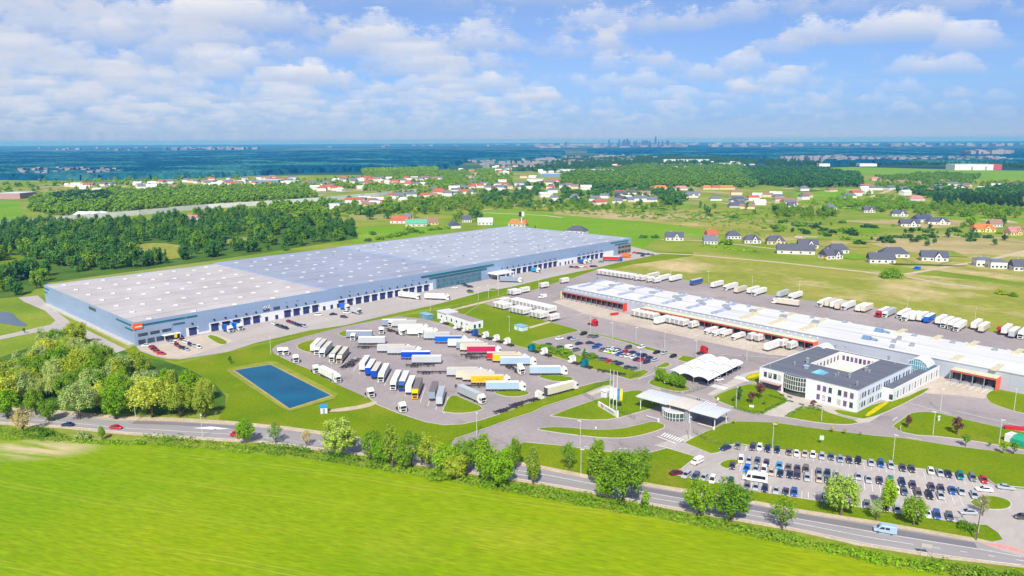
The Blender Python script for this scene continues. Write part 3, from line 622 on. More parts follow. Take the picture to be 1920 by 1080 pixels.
for o in list(COL.objects):
    if o.parent is None and o.get('label', '').startswith('large round chestnut'):
        p, t, s = leaves(5, 420, 'round', .30, 60, .27); p = p * np.array([6.6, 6.6, 11.2]) + np.array([0, 0, 1.9]); k_ = p[:, 2] > 4
        b_ = bpy.data.objects.new('blossom', quadmesh('blossom', p[k_], t[k_], s[k_], LEAF['blossom'])); COL.objects.link(b_); b_.parent = o
# hedge along the field
def hedge(pts, w, h, label, leaf='hedge', n_m=26, name='hedge', group=None, lf=.25):
    hs = .95 if w > 2.5 else 1.0; k_ = 0
    P, T, Q = [], [], []
    g = np.random.default_rng(len(pts) * 3 + abs(int(pts[0][0])))
    for p, a in along(pts, 1.6):
        k_ += 1; n = int(n_m * 1.6 * (2.2 if w > 2.5 else 1) * (.25 + .9 * (math.sin(k_ * .8 + w * 3) * math.sin(k_ * .23 + h) * .5 + .5) if w > 2.5 else 1)); hh = h * hs * g.uniform(.6, 1.2); ww = w * hs * g.uniform(.8, 1.2)
        th = g.uniform(0, math.pi, n); rr = g.uniform(.75, 1.05, n)
        u = np.stack([np.zeros(n), np.cos(th), np.sin(th)], 1)
        q = np.stack([g.uniform(-1.1, 1.1, n), np.cos(th) * ww / 2 * rr, np.sin(th) * hh * rr], 1)
        nr = u + g.normal(size=(n, 3)) * .5; nr /= np.linalg.norm(nr, axis=1)[:, None]
        t = np.cross(nr, g.normal(size=(n, 3))); t /= np.linalg.norm(t, axis=1)[:, None]; s = np.cross(nr, t); L = lf * g.uniform(.6, 1.4, n)[:, None]
        rot = np.array([[math.cos(a), -math.sin(a), 0], [math.sin(a), math.cos(a), 0], [0, 0, 1]])
        P.append(q @ rot.T + np.array([p.x, p.y, .05])); T.append((t * L) @ rot.T); Q.append((s * L) @ rot.T)
    o = bpy.data.objects.new(name, quadmesh(name, np.concatenate(P), np.concatenate(T), np.concatenate(Q), LEAF[leaf])); COL.objects.link(o)
    return tag(o, label, 'hedge', group)
HG = 'hedges between road and field'
hedge([(-60, 808), (0, 815), (45, 822)], 6, 3.2, 'green hedge under the bare brown tree', 'mid', group=HG)
hedge([(64, 817), (120, 826)], 5, 3.4, 'rounded green hedge beside the dark car on the road', group=HG)
hedge([(125, 828), (200, 831), (270, 832)], 3, 1.2, 'thin low hedge strip below the red car', 'mid', group=HG)
hedge([(272, 829), (320, 831), (372, 838)], 6, 3.4, 'long bulging hedge along the field left of the van', 'hedge', group=HG)
hedge([(382, 835), (430, 842), (478, 848)], 5, 2.2, 'trimmed hedge below the dark red van', 'mid', group=HG)
hedge([(482, 842), (540, 850)], 6, 3.2, 'bulging hedge left of the chestnut', group=HG)
hedge([(548, 848), (600, 858), (660, 868), (720, 876)], 5, 3, 'hedge running under the chestnut tree', 'hedge', group=HG)
hedge([(722, 878), (780, 887), (850, 898), (925, 912)], 4.5, 1.8, 'low ragged hedge under the thin olive trees', 'mid', group=HG)
hedge([(905, 910), (980, 922), (1060, 936), (1150, 952), (1225, 964)], 5.5, 2.8, 'long dense hedge from the entrance clump to the cone tree', group=HG)
hedge([(1228, 962), (1310, 981), (1400, 998), (1500, 1020)], 5, 2.2, 'long hedge below the car park trees', 'mid', group=HG)
hedge([(1502, 1020), (1580, 1036), (1660, 1055), (1760, 1070)], 5, 1.8, 'low bright hedge along the field below the blue van', 'bright', group=HG)
hedge([(1745, 1063), (1790, 1072), (1850, 1085), (1930, 1096)], 6, 3.0, 'bushy hedge end beside the road junction', 'mid', group=HG)
# hedges of the office garden and the car park belt
OG = 'clipped hedges of the office garden'
hedge([(1380, 767), (1410, 775), (1427, 776), (1474, 753), (1440, 742)], 1.3, 1.1, 'clipped hedge round the lawn before the office door', 'hedge', 40, group=OG, lf=.18)
hedge([(1476, 781), (1505, 765), (1540, 771)], 1.3, 1.0, 'clipped hedge round the smaller office lawn', 'hedge', 40, group=OG, lf=.18)
for i, (x, y, h) in enumerate(((1020, 655, 4), (1033, 660, 4.5), (1052, 664, 5), (1064, 668, 4.5), (1095, 678, 6.5), (1110, 672, 3.5))):
    tree('near_bush' if i != 4 else 'near_tall', x, y, h, 'mid', f'{ORD[i]} green bush from the left in the strip below the upper car park', 'bush', 'bushes below the upper car park', 'bush')
for i, (x, y, h) in enumerate(((1238, 716, 7), (1252, 722, 6), (1264, 726, 6.6), (1277, 729, 6))):
    tree('near_round', x, y, h, 'bright', f'{ORD[i]} bright leafy tree from the left before the white carport', 'tree', 'trees at the end of the carport')
for x, y, h, lf, k, lb in ((1386, 752, 6.5, 'dark', 'small_cone', 'dark green cone tree on the office lawn by the lamp'), (1408, 757, 5, 'red', 'small_round', 'dark purple tree on the office lawn beside the sign'),
        (1424, 749, 7, 'red', 'small_round', 'taller dark red tree on the office lawn nearest the building'), (1433, 760, 2.2, 'mid', 'small_round', 'tiny round shrub on the office lawn'), (1524, 766, 3.6, 'red', 'small_round', 'reddish small tree before the glazed office entrance'),
        (1376, 754, 3, 'mid', 'small_round', 'little green shrub at the foot of the cone tree'),
        (1702, 803, 5.4, 'red', 'small_cone', 'slim dark red tree by the upright sign on the drive lawn'), (1794, 816, 6.6, 'red', 'small_round', 'round dark red tree on the drive lawn'),
        (1810, 838, 4.6, 'mid', 'small_round', 'round green tree beside the drive, first from the left'), (1855, 838, 1.8, 'mid', 'small_round', 'tiny shrub beside the drive'), (1880, 852, 4.4, 'bright', 'small_round', 'round green tree beside the drive, second from the left'), (1900, 853, 4.6, 'mid', 'small_round', 'round green tree beside the drive, third from the left'),
        (1376, 796, 2.4, 'yellow', 'small_round', 'tiny young tree by the gatehouse canopy'), (1455, 801, 2.4, 'yellow', 'small_round', 'tiny young tree below the office plaza'), (1560, 812, 2.6, 'brown', 'small_round', 'tiny young tree beside the green sign'), (1583, 815, 2.2, 'brown', 'small_round', 'tiny second young tree beside the green sign'),
        (1613, 818, 1.8, 'brown', 'small_round', 'smallest young tree at the edge of the long lawn'), (432, 682, 4, 'dark', 'small_cone', 'small dark conifer on the grass above the pond'), (46, 625, 3.4, 'dark', 'small_cone', 'lone small conifer beside the ring road')):
    tree(k, x, y, h, lf, lb, group='young trees in the grounds')
# ------------------------------------------------------------------ woods
LW = [('near_willow', 150, 786, 15, 'silver', 'big silvery willow at the road in the wood'), ('near_round', 92, 790, 9, 'mid', 'low green tree at the road left of the silvery willow'), ('near_round', 218, 786, 14, 'bright', 'bright green round tree at the road right of the silvery willow'),
    ('near_willow', 286, 782, 16, 'yellow', 'big yellow-olive willow near the road'), ('near_willow', 338, 782, 14, 'olive', 'olive willow right of the yellow one'), ('near_round', 384, 783, 12, 'olive', 'olive tree at the right end of the wood'),
    ('near_willow', 385, 752, 10, 'yellow', 'pale yellowish crown behind the right end of the wood'), ('near_round', 68, 778, 11, 'mid', 'rounded green tree behind the bare brown tree'), ('near_round', 15, 785, 12, 'bright', 'leafy tree at the left edge above the road'),
    ('near_round', 110, 705, 15, 'bright', 'tall light green tree in the upper wood'), ('near_willow', 150, 715, 15, 'olive', 'broad olive tree in the upper middle of the wood'), ('near_willow', 75, 700, 13, 'silver', 'pale silver tree at the upper left of the wood'),
    ('near_round', 245, 692, 7, 'mid', 'round green tree by the warehouse corner'), ('near_round', 276, 704, 7, 'bright', 'green tree below the row of red cars'), ('near_round', 322, 724, 8, 'mid', 'green tree right of the one below the red cars'),
    ('near_round', 210, 700, 9, 'olive', 'olive tree between the two white sheds'), ('near_round', 22, 740, 13, 'olive', 'dull olive tree at the left edge of the wood')]
for k, x, y, H, lf, lb in LW: tree(k, x, y, H, lf, lb, group='trees of the roadside wood')
g0 = [G(q[1], q[2]) for q in LW]
n = 0
for x, y in scatter([(70, 668), (130, 645), (170, 652), (228, 690), (300, 718), (415, 748), (400, 770), (200, 768), (20, 765), (-30, 775), (-40, 700), (0, 690)], 75):
    if min((Vector((x, y, 0)) - q).length for q in g0) < 4: continue
    tree(R.choice(['near_round', 'near_round', 'near_willow', 'near_tall']), x, y, R.uniform(9, 14), R.choice(['bright', 'olive', 'yellow', 'silver', 'mid', 'olive', 'silver']), 'leafy tree inside the dense roadside wood', group='packed trees inside the roadside wood', world=True)
WB = [(-40, 432), (60, 424), (200, 424), (300, 414), (450, 406), (560, 414), (655, 424), (668, 445), (560, 468), (402, 482), (250, 505), (95, 526), (70, 545), (40, 556), (-40, 562)]
holes = [[(255, 458), (300, 455), (350, 462), (345, 482), (310, 487), (255, 478)], [(415, 450), (465, 443), (478, 452), (440, 462)], [(0, 480), (50, 478), (70, 505), (40, 520), (0, 515)]]
pts = sorted(scatter(WB, 620, holes), key=lambda q: q[1])
for i, (x, y) in enumerate(pts[:105]):
    k = R.choice(['mid_round', 'mid_round', 'mid_tall', 'mid_round', 'mid_cone']); near = y < 600
    tree(k, x, y, R.uniform(10, 16) if k != 'mid_cone' else R.uniform(11, 17), R.choice(['dark', 'deep', 'dark', 'deep', 'mid', 'dark']), 'dark green tree in the wood behind the big warehouse', group='trees of the wood behind the warehouse', world=True)
for k_, lf_ in enumerate(('dark', 'deep', 'mid', 'dark')): wood('woodland', pts[105 + k_::4], ['mid_round', 'mid_tall'], lf_, [R.uniform(8, 16) for _ in pts[105 + k_::4]])
# bushes along the rear warehouse wall
for i, (x, y) in enumerate(((690, 452), (712, 449), (728, 446), (742, 443), (756, 440), (775, 436), (790, 437), (808, 432), (822, 431), (838, 429), (853, 426), (700, 440), (765, 430), (800, 424))):
    tree('mid_bush', x, y, R.uniform(4, 7), R.choice(['mid', 'bright', 'dark']), 'rounded bush on the meadow behind the warehouse roof edge', 'bush', 'bushes behind the warehouse roof edge', 'bush')
# country trees in the middle distance
def belt(poly, n, kinds, lf, hr, label, grp, cat='tree', holes=()):
    for x, y in scatter(poly, n, holes): tree(R.choice(kinds), x, y, R.uniform(*hr), R.choice(lf), label, cat, grp, cat, True)
belt([(600, 398), (680, 385), (760, 384), (745, 405), (710, 418), (660, 416), (600, 408)], 9, ['mid_round', 'mid_tall'], ['mid', 'bright', 'dark'], (9, 16), 'green tree left of the red-roofed farmhouse', 'trees left of the red-roofed farmhouse')
belt([(700, 400), (790, 395), (860, 400), (900, 414), (860, 418), (740, 412)], 9, ['mid_round', 'mid_tall'], ['mid', 'dark', 'olive'], (8, 17), 'tree round the farm buildings beyond the warehouse', 'trees round the farm beyond the warehouse')
belt([(1290, 392), (1330, 383), (1450, 392), (1470, 402), (1380, 404), (1300, 402)], 9, ['mid_tall', 'mid_round'], ['mid', 'dark'], (7, 12), 'dark tree in the row before the far white houses', 'tree row before the far white houses')
belt([(1440, 398), (1560, 396), (1570, 408), (1450, 410)], 9, ['mid_tall', 'mid_round'], ['mid', 'dark', 'bright'], (8, 13), 'tree in the dense row left of the small white houses', 'dense tree row left of the small white houses')
belt([(1100, 398), (1260, 392), (1380, 400), (1380, 416), (1200, 402)], 12, ['mid_bush'], ['mid', 'dark'], (3, 6), 'small bush scattered on the tan heath', 'bushes on the tan heath', 'bush')
belt([(1450, 418), (1600, 416), (1730, 428), (1900, 436), (1900, 460), (1700, 462), (1560, 446), (1420, 432)], 75, ['mid_bush', 'mid_bush', 'mid_round'], ['dark', 'mid', 'pine'], (3.5, 7), 'small bush scattered on the meadow between the houses', 'bushes on the meadow between the houses', 'bush')
belt([(1600, 395), (1760, 384), (1940, 402), (1940, 416), (1700, 402)], 14, ['mid_round', 'mid_tall'], ['mid', 'bright', 'mid'], (8, 13), 'green tree below the dark pine block', 'trees below the dark pine block')
belt([(1745, 376), (1950, 374), (1960, 392), (1745, 388)], 16, ['mid_cone', 'mid_tall'], ['pine', 'dark', 'olive'], (13, 16), 'dark pine in the square plantation block', 'pines of the square plantation block')
for x, y, k, H, lf, lb in ((1670, 521, 'near_bush', 10, 'bright', 'large round bright bush by the lane beyond the rear trailers'), (1866, 460, 'mid_round', 7, 'dark', 'lone dark round tree on the tan heath'), (1206, 446, 'mid_bush', 5, 'dark', 'dark flat bush west of the first grey-roofed house'), (1228, 446, 'mid_bush', 5, 'dark', 'second dark flat bush west of the first grey-roofed house'),
        (1361, 458, 'mid_bush', 8, 'mid', 'round bush between the two grey-roofed houses by the lane'), (1820, 425, 'mid_round', 13, 'mid', 'tall tree beside the orange-roofed house'), (1882, 424, 'mid_cone', 16, 'dark', 'tall dark conifer beside the red-roofed house'), (1805, 428, 'mid_round', 8, 'mid', 'lower tree left of the orange-roofed house'), (1878, 552, 'near_bush', 5, 'olive', 'scrub bush at the right edge of the rear meadow'), (1900, 556, 'near_bush', 4, 'mid', 'second scrub bush at the right edge of the rear meadow'),
        (1585, 450, 'mid_bush', 6, 'mid', 'bush left of the white houses row'), (1612, 458, 'mid_bush', 6, 'dark', 'bush right of the yellow digger house'), (1003, 436, 'mid_cone', 9, 'mid', 'small tree beside the lookout mast'), (885, 409, 'mid_round', 14, 'dark', 'big dark tree beyond the farm houses'), (862, 410, 'mid_round', 12, 'mid', 'rounded tree beside the white farmhouse')):
    tree(k, x, y, H, lf, lb, 'bush' if 'bush' in k else 'tree', 'single trees and bushes of the country', 'bush' if 'bush' in k else 'tree')
hedge([(1318, 461), (1360, 466), (1420, 474)], 7, 2.2, 'long green hedge beside the lane at the grey-roofed houses', 'bright', 10, lf=.6)
# the rest of the countryside greenery reads as masses
def mass(name, poly, n, kinds, leaf, hr, holes=()):
    p = [q for q in scatter(poly, n, holes) if clear_of(*q)]; wood(name, p, kinds, leaf, [R.uniform(*hr) for _ in p])
# far forest: a bumpy canopy, front edge down to the ground
def forest(name, poly, step0, col, hgt=16):
    """canopy sheet over a ground outline, mesh finer where it is nearer"""
    p = gp(poly); g = np.random.default_rng(len(poly) * 13 + int(hgt))
    x0, x1 = min(q[0] / q[1] for q in p), max(q[0] / q[1] for q in p); y0, y1 = min(q[1] for q in p), max(q[1] for q in p)
    ys = [y0]
    while ys[-1] < y1: ys.append(ys[-1] + max(step0, ys[-1] * .0045))
    nx = int((x1 - x0) / .0042); V = []; idx = {}
    F = []
    for j, y in enumerate(ys):
        for i in range(nx + 1):
            x = (x0 + (x1 - x0) * i / nx) * y
            ins = inpoly(x, y, p)
            idx[i, j] = (len(V), ins)
            V.append((x + g.uniform(-3, 3), y + g.uniform(-3, 3), hgt * g.uniform(.62, 1.12) if ins else -0.3))
    for j in range(len(ys) - 1):
        for i in range(nx):
            q = [idx[i, j], idx[i + 1, j], idx[i + 1, j + 1], idx[i, j + 1]]
            if any(k[1] for k in q): F.append(tuple(k[0] for k in q))
    me = bpy.data.meshes.new(name); me.from_pydata(V, [], F); me.materials.append(MATS[col]); me.update()
    o = bpy.data.objects.new(name, me); COL.objects.link(o); o['kind'] = 'stuff'; return o
groundmat('forest_canopy_haze_tint', [(0.3, (.002, .045, .08)), (0.6, (.005, .075, .125)), (.8, (.014, .11, .14))], 0.02, (0.06, 0.3), mid=(0.0032, .48, .64, (.045, .17, .16)))  # distance haze painted in: canopy colours pushed toward blue
forest('far_forest', [(-400, 337), (-100, 336), (120, 339), (330, 336), (420, 333), (560, 325), (700, 320), (820, 318), (860, 310), (880, 297), (880, 284), (-400, 288)], 9, 'forest_canopy_haze_tint')
forest('far_forest', [(860, 300), (960, 306), (1000, 298), (1060, 296), (1060, 284), (870, 284)], 14, 'forest_canopy_haze_tint')
forest('far_forest', [(1200, 293), (1350, 296), (1420, 300), (1560, 296), (1760, 296), (2300, 298), (2300, 282), (1500, 280), (1240, 279), (1100, 282), (1100, 287)], 16, 'forest_canopy_haze_tint')
forest('far_forest', [(1540, 310), (1620, 309), (1720, 307), (1940, 310), (1940, 303), (1700, 301), (1540, 304)], 12, 'forest_canopy_haze_tint')


# ------------------------------------------------------------------ big warehouse
def text_mesh(body, size, depth=.02):
    cu = bpy.data.curves.new('t', 'FONT'); cu.body = body; cu.size = size; cu.extrude = depth; cu.align_x = 'CENTER'; cu.align_y = 'CENTER'; cu.resolution_u = 2
    o = bpy.data.objects.new('t', cu); COL.objects.link(o); bpy.context.view_layer.update()
    me = bpy.data.meshes.new_from_object(o.evaluated_get(bpy.context.evaluated_depsgraph_get())); bpy.data.objects.remove(o); return me
def lettering(body, size, mat, parent, loc, rot, name='lettering'):
    me = text_mesh(body, size); me.materials.clear(); me.materials.append(mat)
    o = bpy.data.objects.new(name, me); COL.objects.link(o); o.parent = parent; o.location = loc; o.rotation_euler = rot; return o
P0 = G(255, 649); UA = math.atan2(*(lambda d: (d.y, d.x))(G(1183, 473) - P0)); WL = (G(1183, 473) - P0).length; WD = 150.0; WH = 12.3
UD = Vector((math.cos(UA), math.sin(UA), 0)); VD = Vector((-UD.y, UD.x, 0))
def ua(px, y=None):
    q = G(px, 649 + (px - 255) / (1183 - 255) * (473 - 649) if y is None else y); return (q - P0).dot(UD)
u1 = (G(611, 543, WH) - P0).dot(UD); u2 = (G(837, 499, WH) - P0).dot(UD)
wh = empty('warehouse', (P0.x, P0.y, 0), UA); tag(wh, 'huge flat-roofed blue-grey warehouse with long rows of loading docks', 'warehouse')
def panelmat(name, c, period=1.0):
    m, nt, b = new_mat(name); p = opos(nt)
    f = noise(nt, mapping(nt, p, (6, 6, 1)), .25, 3); cc = ramp(nt, f, [(.3, tuple(x * .93 for x in c)), (.7, tuple(min(1, x * 1.06) for x in c))])
    sxx = nn(nt, 'ShaderNodeSeparateXYZ'); nt.links.new(p, sxx.inputs[0])
    fr = mth(nt, 'FRACT', mth(nt, 'MULTIPLY', mth(nt, 'ADD', sxx.outputs[0], sxx.outputs[1]), 1 / 6.0))
    ln = mth(nt, 'LESS_THAN', fr, 0.035)
    cc = mixc(nt, mth(nt, 'MULTIPLY', ln, .14), cc, (0.05, .07, .1)); nt.links.new(cc, b.inputs['Base Color']); b.inputs['Roughness'].default_value = .55; MATS[name] = m; return m
WALL = panelmat('wall_cladding', (.25, .34, .505)); WALL2 = panelmat('wall_cladding_grey', (.27, .335, .45))
TEAL = plain('teal_trim', (.0, .14, .17), .5); WHITE = plain('white_wall', (.72, .73, .75), .6, var=.05); NAVY = plain('navy_door', (.03, .045, .16), .5, var=.3, scale=.3)
DARK = plain('dark_void', (.02, .02, .03), .8); GREY = plain('grey_metal', (.33, .36, .40), .5, .2); CONC = plain('concrete', (.45, .43, .40), .85)
GLASS = glassmat('window_glass', (.035, .06, .09)); TEALGLASS = glassmat('teal_glass', (.05, .17, .24)); ORANGE = plain('orange_sign', (.85, .13, .03), .5, var=.05)
def roofmat(name, c, spots=(), seam=24.0, dirt=.3):
    m, nt, b = new_mat(name); p = opos(nt)
    cc = ramp(nt, noise(nt, p, .035, 6, .65), [(.3, tuple(x * (1 - dirt * .6) for x in c)), (.6, c), (.8, tuple(min(1, x * 1.1) for x in c))])
    fn = ramp(nt, noise(nt, mapping(nt, p, (14, 1, 1)), .3, 4), [(.3, (.9,) * 3), (.7, (1.06,) * 3)]); cc = mixc(nt, 1.0, cc, fn, 'MULTIPLY')
    sxx = nn(nt, 'ShaderNodeSeparateXYZ'); nt.links.new(p, sxx.inputs[0])
    fr = mth(nt, 'ABSOLUTE', mth(nt, 'SUBTRACT', mth(nt, 'FRACT', mth(nt, 'DIVIDE', sxx.outputs[1], seam)), .5))
    ln = mth(nt, 'MULTIPLY', mth(nt, 'SUBTRACT', 0.045, fr), 16.0, True)
    ln = mth(nt, 'MULTIPLY', ln, ramp(nt, noise(nt, mapping(nt, p, (3, 1, 1)), .05, 4), [(.35, (.1,) * 3), (.65, (1,) * 3)]))
    cc = mixc(nt, mth(nt, 'MULTIPLY', ln, .8), cc, tuple(x * .42 for x in c))
    for sx_, sy_, r in spots:
        d = nn(nt, 'ShaderNodeVectorMath', operation='DISTANCE'); nt.links.new(mapping(nt, p, (1.5, 1, 1)), d.inputs[0]); d.inputs[1].default_value = (sx_ / 1.5, sy_, 0)
        f = mth(nt, 'SUBTRACT', 1.0, mth(nt, 'DIVIDE', d.outputs['Value'], r), True)
        f = mth(nt, 'MULTIPLY', f, ramp(nt, noise(nt, p, .25, 4), [(.3, (.5,) * 3), (.6, (1.4,) * 3)]), True)
        cc = mixc(nt, mth(nt, 'MULTIPLY', f, .8), cc, (.07, .06, .09))
    nt.links.new(cc, b.inputs['Base Color']); b.inputs['Roughness'].default_value = .7; b.inputs['Specular IOR Level'].default_value = .2; return m
def wloc(px, py, z=12.0):
    q = G(px, py, z) - P0; return q.dot(UD), q.dot(VD)
sp = [wloc(x, y) + (r,) for x, y, r in ((185, 532, 10), (245, 546, 10), (264, 575, 10), (322, 525, 7))]
RM1 = roofmat('roof_membrane_dirty', (.48, .45, .45), sp, dirt=.36); RM2 = roofmat('roof_membrane_sky_tint', (.315, .34, .435), dirt=.25); RM3 = roofmat('roof_membrane_pale', (.37, .40, .48), dirt=.25)  # last two membrane colours carry the blue sheen and haze of the sky
def shell(x0, x1, y0, y1, h, t=.3):
    mb = MB(); mb.box(x0, x1, y0, y0 + t, 0, h).box(x0, x1, y1 - t, y1, 0, h).box(x0, x0 + t, y0 + t, y1 - t, 0, h).box(x1 - t, x1, y0 + t, y1 - t, 0, h); return mb
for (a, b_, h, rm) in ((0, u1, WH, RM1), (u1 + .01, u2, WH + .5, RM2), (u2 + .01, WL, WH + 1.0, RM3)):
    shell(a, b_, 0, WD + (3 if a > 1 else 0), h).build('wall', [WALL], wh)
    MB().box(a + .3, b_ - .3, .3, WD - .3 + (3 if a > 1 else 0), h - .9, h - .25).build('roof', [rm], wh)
PALE = plain('skylight_dome', (.56, .55, .56), .4, var=.06); PALEB = plain('skylight_dome_blue', (.43, .465, .55), .4, var=.06)
slp = MB().box(-1.4, 1.4, -.75, .75, 0, .35).add([(-1.3, -.65, .35), (1.3, -.65, .35), (1.3, .65, .35), (-1.3, .65, .35), (-1.1, 0, .6), (1.1, 0, .6)], [(0, 1, 5, 4), (2, 3, 4, 5), (1, 2, 5), (3, 0, 4)])
slm = slp.mesh('skylight', [PALE]); slmb = slp.mesh('skylight_blue', [PALEB]); cnt = 0; rest = MB()
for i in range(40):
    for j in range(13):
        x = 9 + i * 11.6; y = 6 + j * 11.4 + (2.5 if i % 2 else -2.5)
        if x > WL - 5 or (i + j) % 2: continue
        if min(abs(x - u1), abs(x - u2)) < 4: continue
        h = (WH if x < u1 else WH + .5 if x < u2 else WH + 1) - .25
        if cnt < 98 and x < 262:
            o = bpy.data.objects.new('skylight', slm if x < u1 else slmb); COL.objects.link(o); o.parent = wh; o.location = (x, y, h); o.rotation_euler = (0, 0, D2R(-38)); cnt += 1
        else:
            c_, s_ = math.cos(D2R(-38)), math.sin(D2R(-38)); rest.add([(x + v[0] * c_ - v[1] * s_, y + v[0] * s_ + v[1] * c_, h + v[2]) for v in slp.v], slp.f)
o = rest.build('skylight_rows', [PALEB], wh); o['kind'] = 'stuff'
for i in range(30):
    x, y = R.uniform(120, WL - 15), R.uniform(8, WD - 10); h = (WH if x < u1 else WH + .5 if x < u2 else WH + 1) - .25
    MB().box(x - .7, x + .7, y - .5, y + .5, h, h + 1.1).build('roof_vent', [GREY], wh)
def fbox(name, x0, x1, z0, z1, mat, d=.15, y=0.0): return MB().box(x0, x1, y - d, y + .02, z0, z1).build(name, mat if isinstance(mat, list) else [mat], wh)
# white loading band, doors, lamps over them
bands = [(396, 480), (350, 373), (482, 640), (636, 812), (918, 1048), (1048, 1135), (1128, 1155)]
ends = [ua(350), ua(373), ua(393), ua(812), ua(920), ua(1150)]
fbox('loading_band', ends[0], ends[1], 0, 4.6, WHITE, .12); fbox('loading_band', ends[2], ends[3], 0, 5.0, WHITE, .12); fbox('loading_band', ends[4], ends[5], 0, 5.0, WHITE, .12)
fbox('plinth', ends[1] + .02, ends[2] - .02, 0, 1.0, WHITE, .1)
dd = [362, 403, 424, 443.6, 463, 481, 539, 556, 574, 591, 640, 656, 672, 687, 702, 717, 731, 745, 760, 772, 786, 799, 941, 951, 962, 972, 983, 993, 1003, 1012, 1022, 1031, 1040, 1085, 1094, 1102, 1110, 1118, 1127]
for px in dd:
    u = ua(px); o = fbox('dock_door', u - 2.0, u + 2.0, .25, 4.3, NAVY, .3)
    MB().box(u - 2.3, u + 2.3, -.9, -.31, 4.1, 4.5).build('dock_canopy', [DARK], o)
    MB().box(u - .4, u + .4, -.5, .02, 6.2, 6.9).build('wall_lamp', [DARK], wh)
for px in (500, 519, 608, 622, 634, 1050, 1060, 1066, 1073): fbox('side_door', ua(px) - .9, ua(px) + .9, .2, 2.7, NAVY, .2)
for px in (501, 520): fbox('wall_window', ua(px) - 2, ua(px) + 2, 5.8, 7.6, GLASS, .12)
for px in (482, 519, 540, 640, 700, 760): MB().box(ua(px) + 6, ua(px) + 6.8, -.4, .02, 9.2, 9.8).build('wall_lamp', [GREY], wh)
# office fronts set into the long wall
def officefront(a, b_, top, mat, glass, rows, name='office_front'):
    o = fbox(name, a, b_, 0, top, mat, .25)
    for z0, z1, n, f in rows:
        wdt = (b_ - a) / n
        for i in range(n): MB().box(a + i * wdt + wdt * (1 - f) / 2, a + (i + 1) * wdt - wdt * (1 - f) / 2, -.33, -.24, z0, z1).build('window', [glass], o)
    return o
TW = plain('office_cladding', (.13, .19, .25), .45)
a, b_ = ua(258), ua(325); of = officefront(a, b_, 8.2, WALL2, GLASS, [(4.6, 6.2, 3, .78), (.5, 2.9, 4, .8)])
MB().box(a + 12, a + 21, -3.4, -.35, 3.2, 3.45).box(a + 12.4, a + 12.6, -3.2, -3.0, 0, 3.2).box(a + 20.4, a + 20.6, -3.2, -3.0, 0, 3.2).build('entrance_canopy', [WHITE], wh)
fbox('teal_stripe', ua(272), ua(350), 10.1, 10.75, TEAL, .35); fbox('teal_stripe', ua(352), ua(372), 10.1, 10.75, TEAL, .35); fbox('teal_stripe', ua(327), ua(348), 7.6, 8.2, TEAL, .35)
MB().box(-.35, .02, 4, 24, 10.1, 10.75).build('teal_stripe', [TEAL], wh); MB().box(-.35, .02, 2, 12, 7.6, 8.2).build('teal_stripe', [TEAL], wh)
MB().box(-.5, 4.0, -.5, .02, 8.7, 11.5).box(-.5, .0, .02, 1.0, 8.7, 11.5).build('orange_emblem', [ORANGE], wh)
fbox('emblem_band', 0.3, 3.6, 9.6, 10.1, WHITE, .56)
MB().box(-.2, .02, 55, 66, 9.4, 11.0).build('wall_window', [GLASS], wh); MB().box(-.25, .02, 140, 149.5, 10.1, 10.8).build('teal_stripe', [TEAL], wh); MB().box(-.25, .02, 144, 149.5, 7.6, 8.3).build('teal_stripe', [TEAL], wh)
MB().box(-2.5, -.02, 2, WD - 4, 0, .9).build('retaining_wall', [CONC], wh)
a, b_ = ua(818), ua(902); officefront(a, b_, 7.6, TW, TEALGLASS, [(4.6, 6.4, 8, .8), (1.0, 3.4, 8, .85)])
fbox('teal_stripe', ua(790), ua(925), 10.2, 10.9, TEAL, .6); fbox('teal_stripe', ua(805), ua(912), 8.2, 8.9, TEAL, .6)
a, b_ = ua(1158), ua(1182); officefront(a, b_, 8.6, plain('brown_cladding', (.24, .21, .19), .5), GLASS, [(5.6, 7.2, 4, .8), (1.0, 3.4, 4, .8)])
fbox('teal_stripe', ua(1144), ua(1177), 11.4, 12.0, TEAL, .4); fbox('teal_stripe', ua(1152), ua(1177), 9.3, 9.9, TEAL, .4)
q = MB().box(ua(914), ua(945), -11, -.1, 4.4, 5.2)
for x in (ua(915), ua(930), ua(944)):
    q.box(x - .3, x + .3, -10.8, -10.2, 0, 4.4)
q.build('loading_canopy', [WHITE], wh)
for k, (x0, z0) in enumerate(((0, 8.0), (1.6, 8.4), (3.0, 8.2))):
    q = MB(); t = ua(499) + x0
    for i in range(7):
        a0 = D2R(60 + i * 34); a1 = D2R(60 + (i + 1) * 34)
        q.tube((t + math.cos(a0) * .8, -.1, z0 + math.sin(a0) * .8), (t + math.cos(a1) * .8, -.1, z0 + math.sin(a1) * .8), .18, n=5)
    q.build('wall_emblem', [WHITE], wh)
# ------------------------------------------------------------------ cross-dock hall
PB = G(1058, 559); BA = D2R(-48.0); BH = 7.5; BD = 38.0; BL = 300.0
bu = Vector((math.cos(BA), math.sin(BA), 0)); bv = Vector((-bu.y, bu.x, 0))
def bl(px, py, z=0): q = G(px, py, z) - PB; return q.dot(bu), q.dot(bv)
cd = empty('cross_dock_hall', (PB.x, PB.y, 0), BA); tag(cd, 'long low white-roofed cross-dock hall with orange framed loading bays', 'warehouse')
BW = panelmat('pale_cladding', (.40, .44, .52)); BR = roofmat('white_membrane', (.64, .635, .645), seam=40, dirt=.16)
RED = plain('red_panel', (.72, .06, .03), .5, var=.05); RFR = plain('red_frame', (.38, .09, .06), .6); CREAM = plain('cream_panel', (.62, .57, .40), .6); BLUEGL = glassmat('blue_rooflight', (.35, .395, .54), .35); CREAMGL = plain('cream_rooflight', (.60, .54, .36), .4)
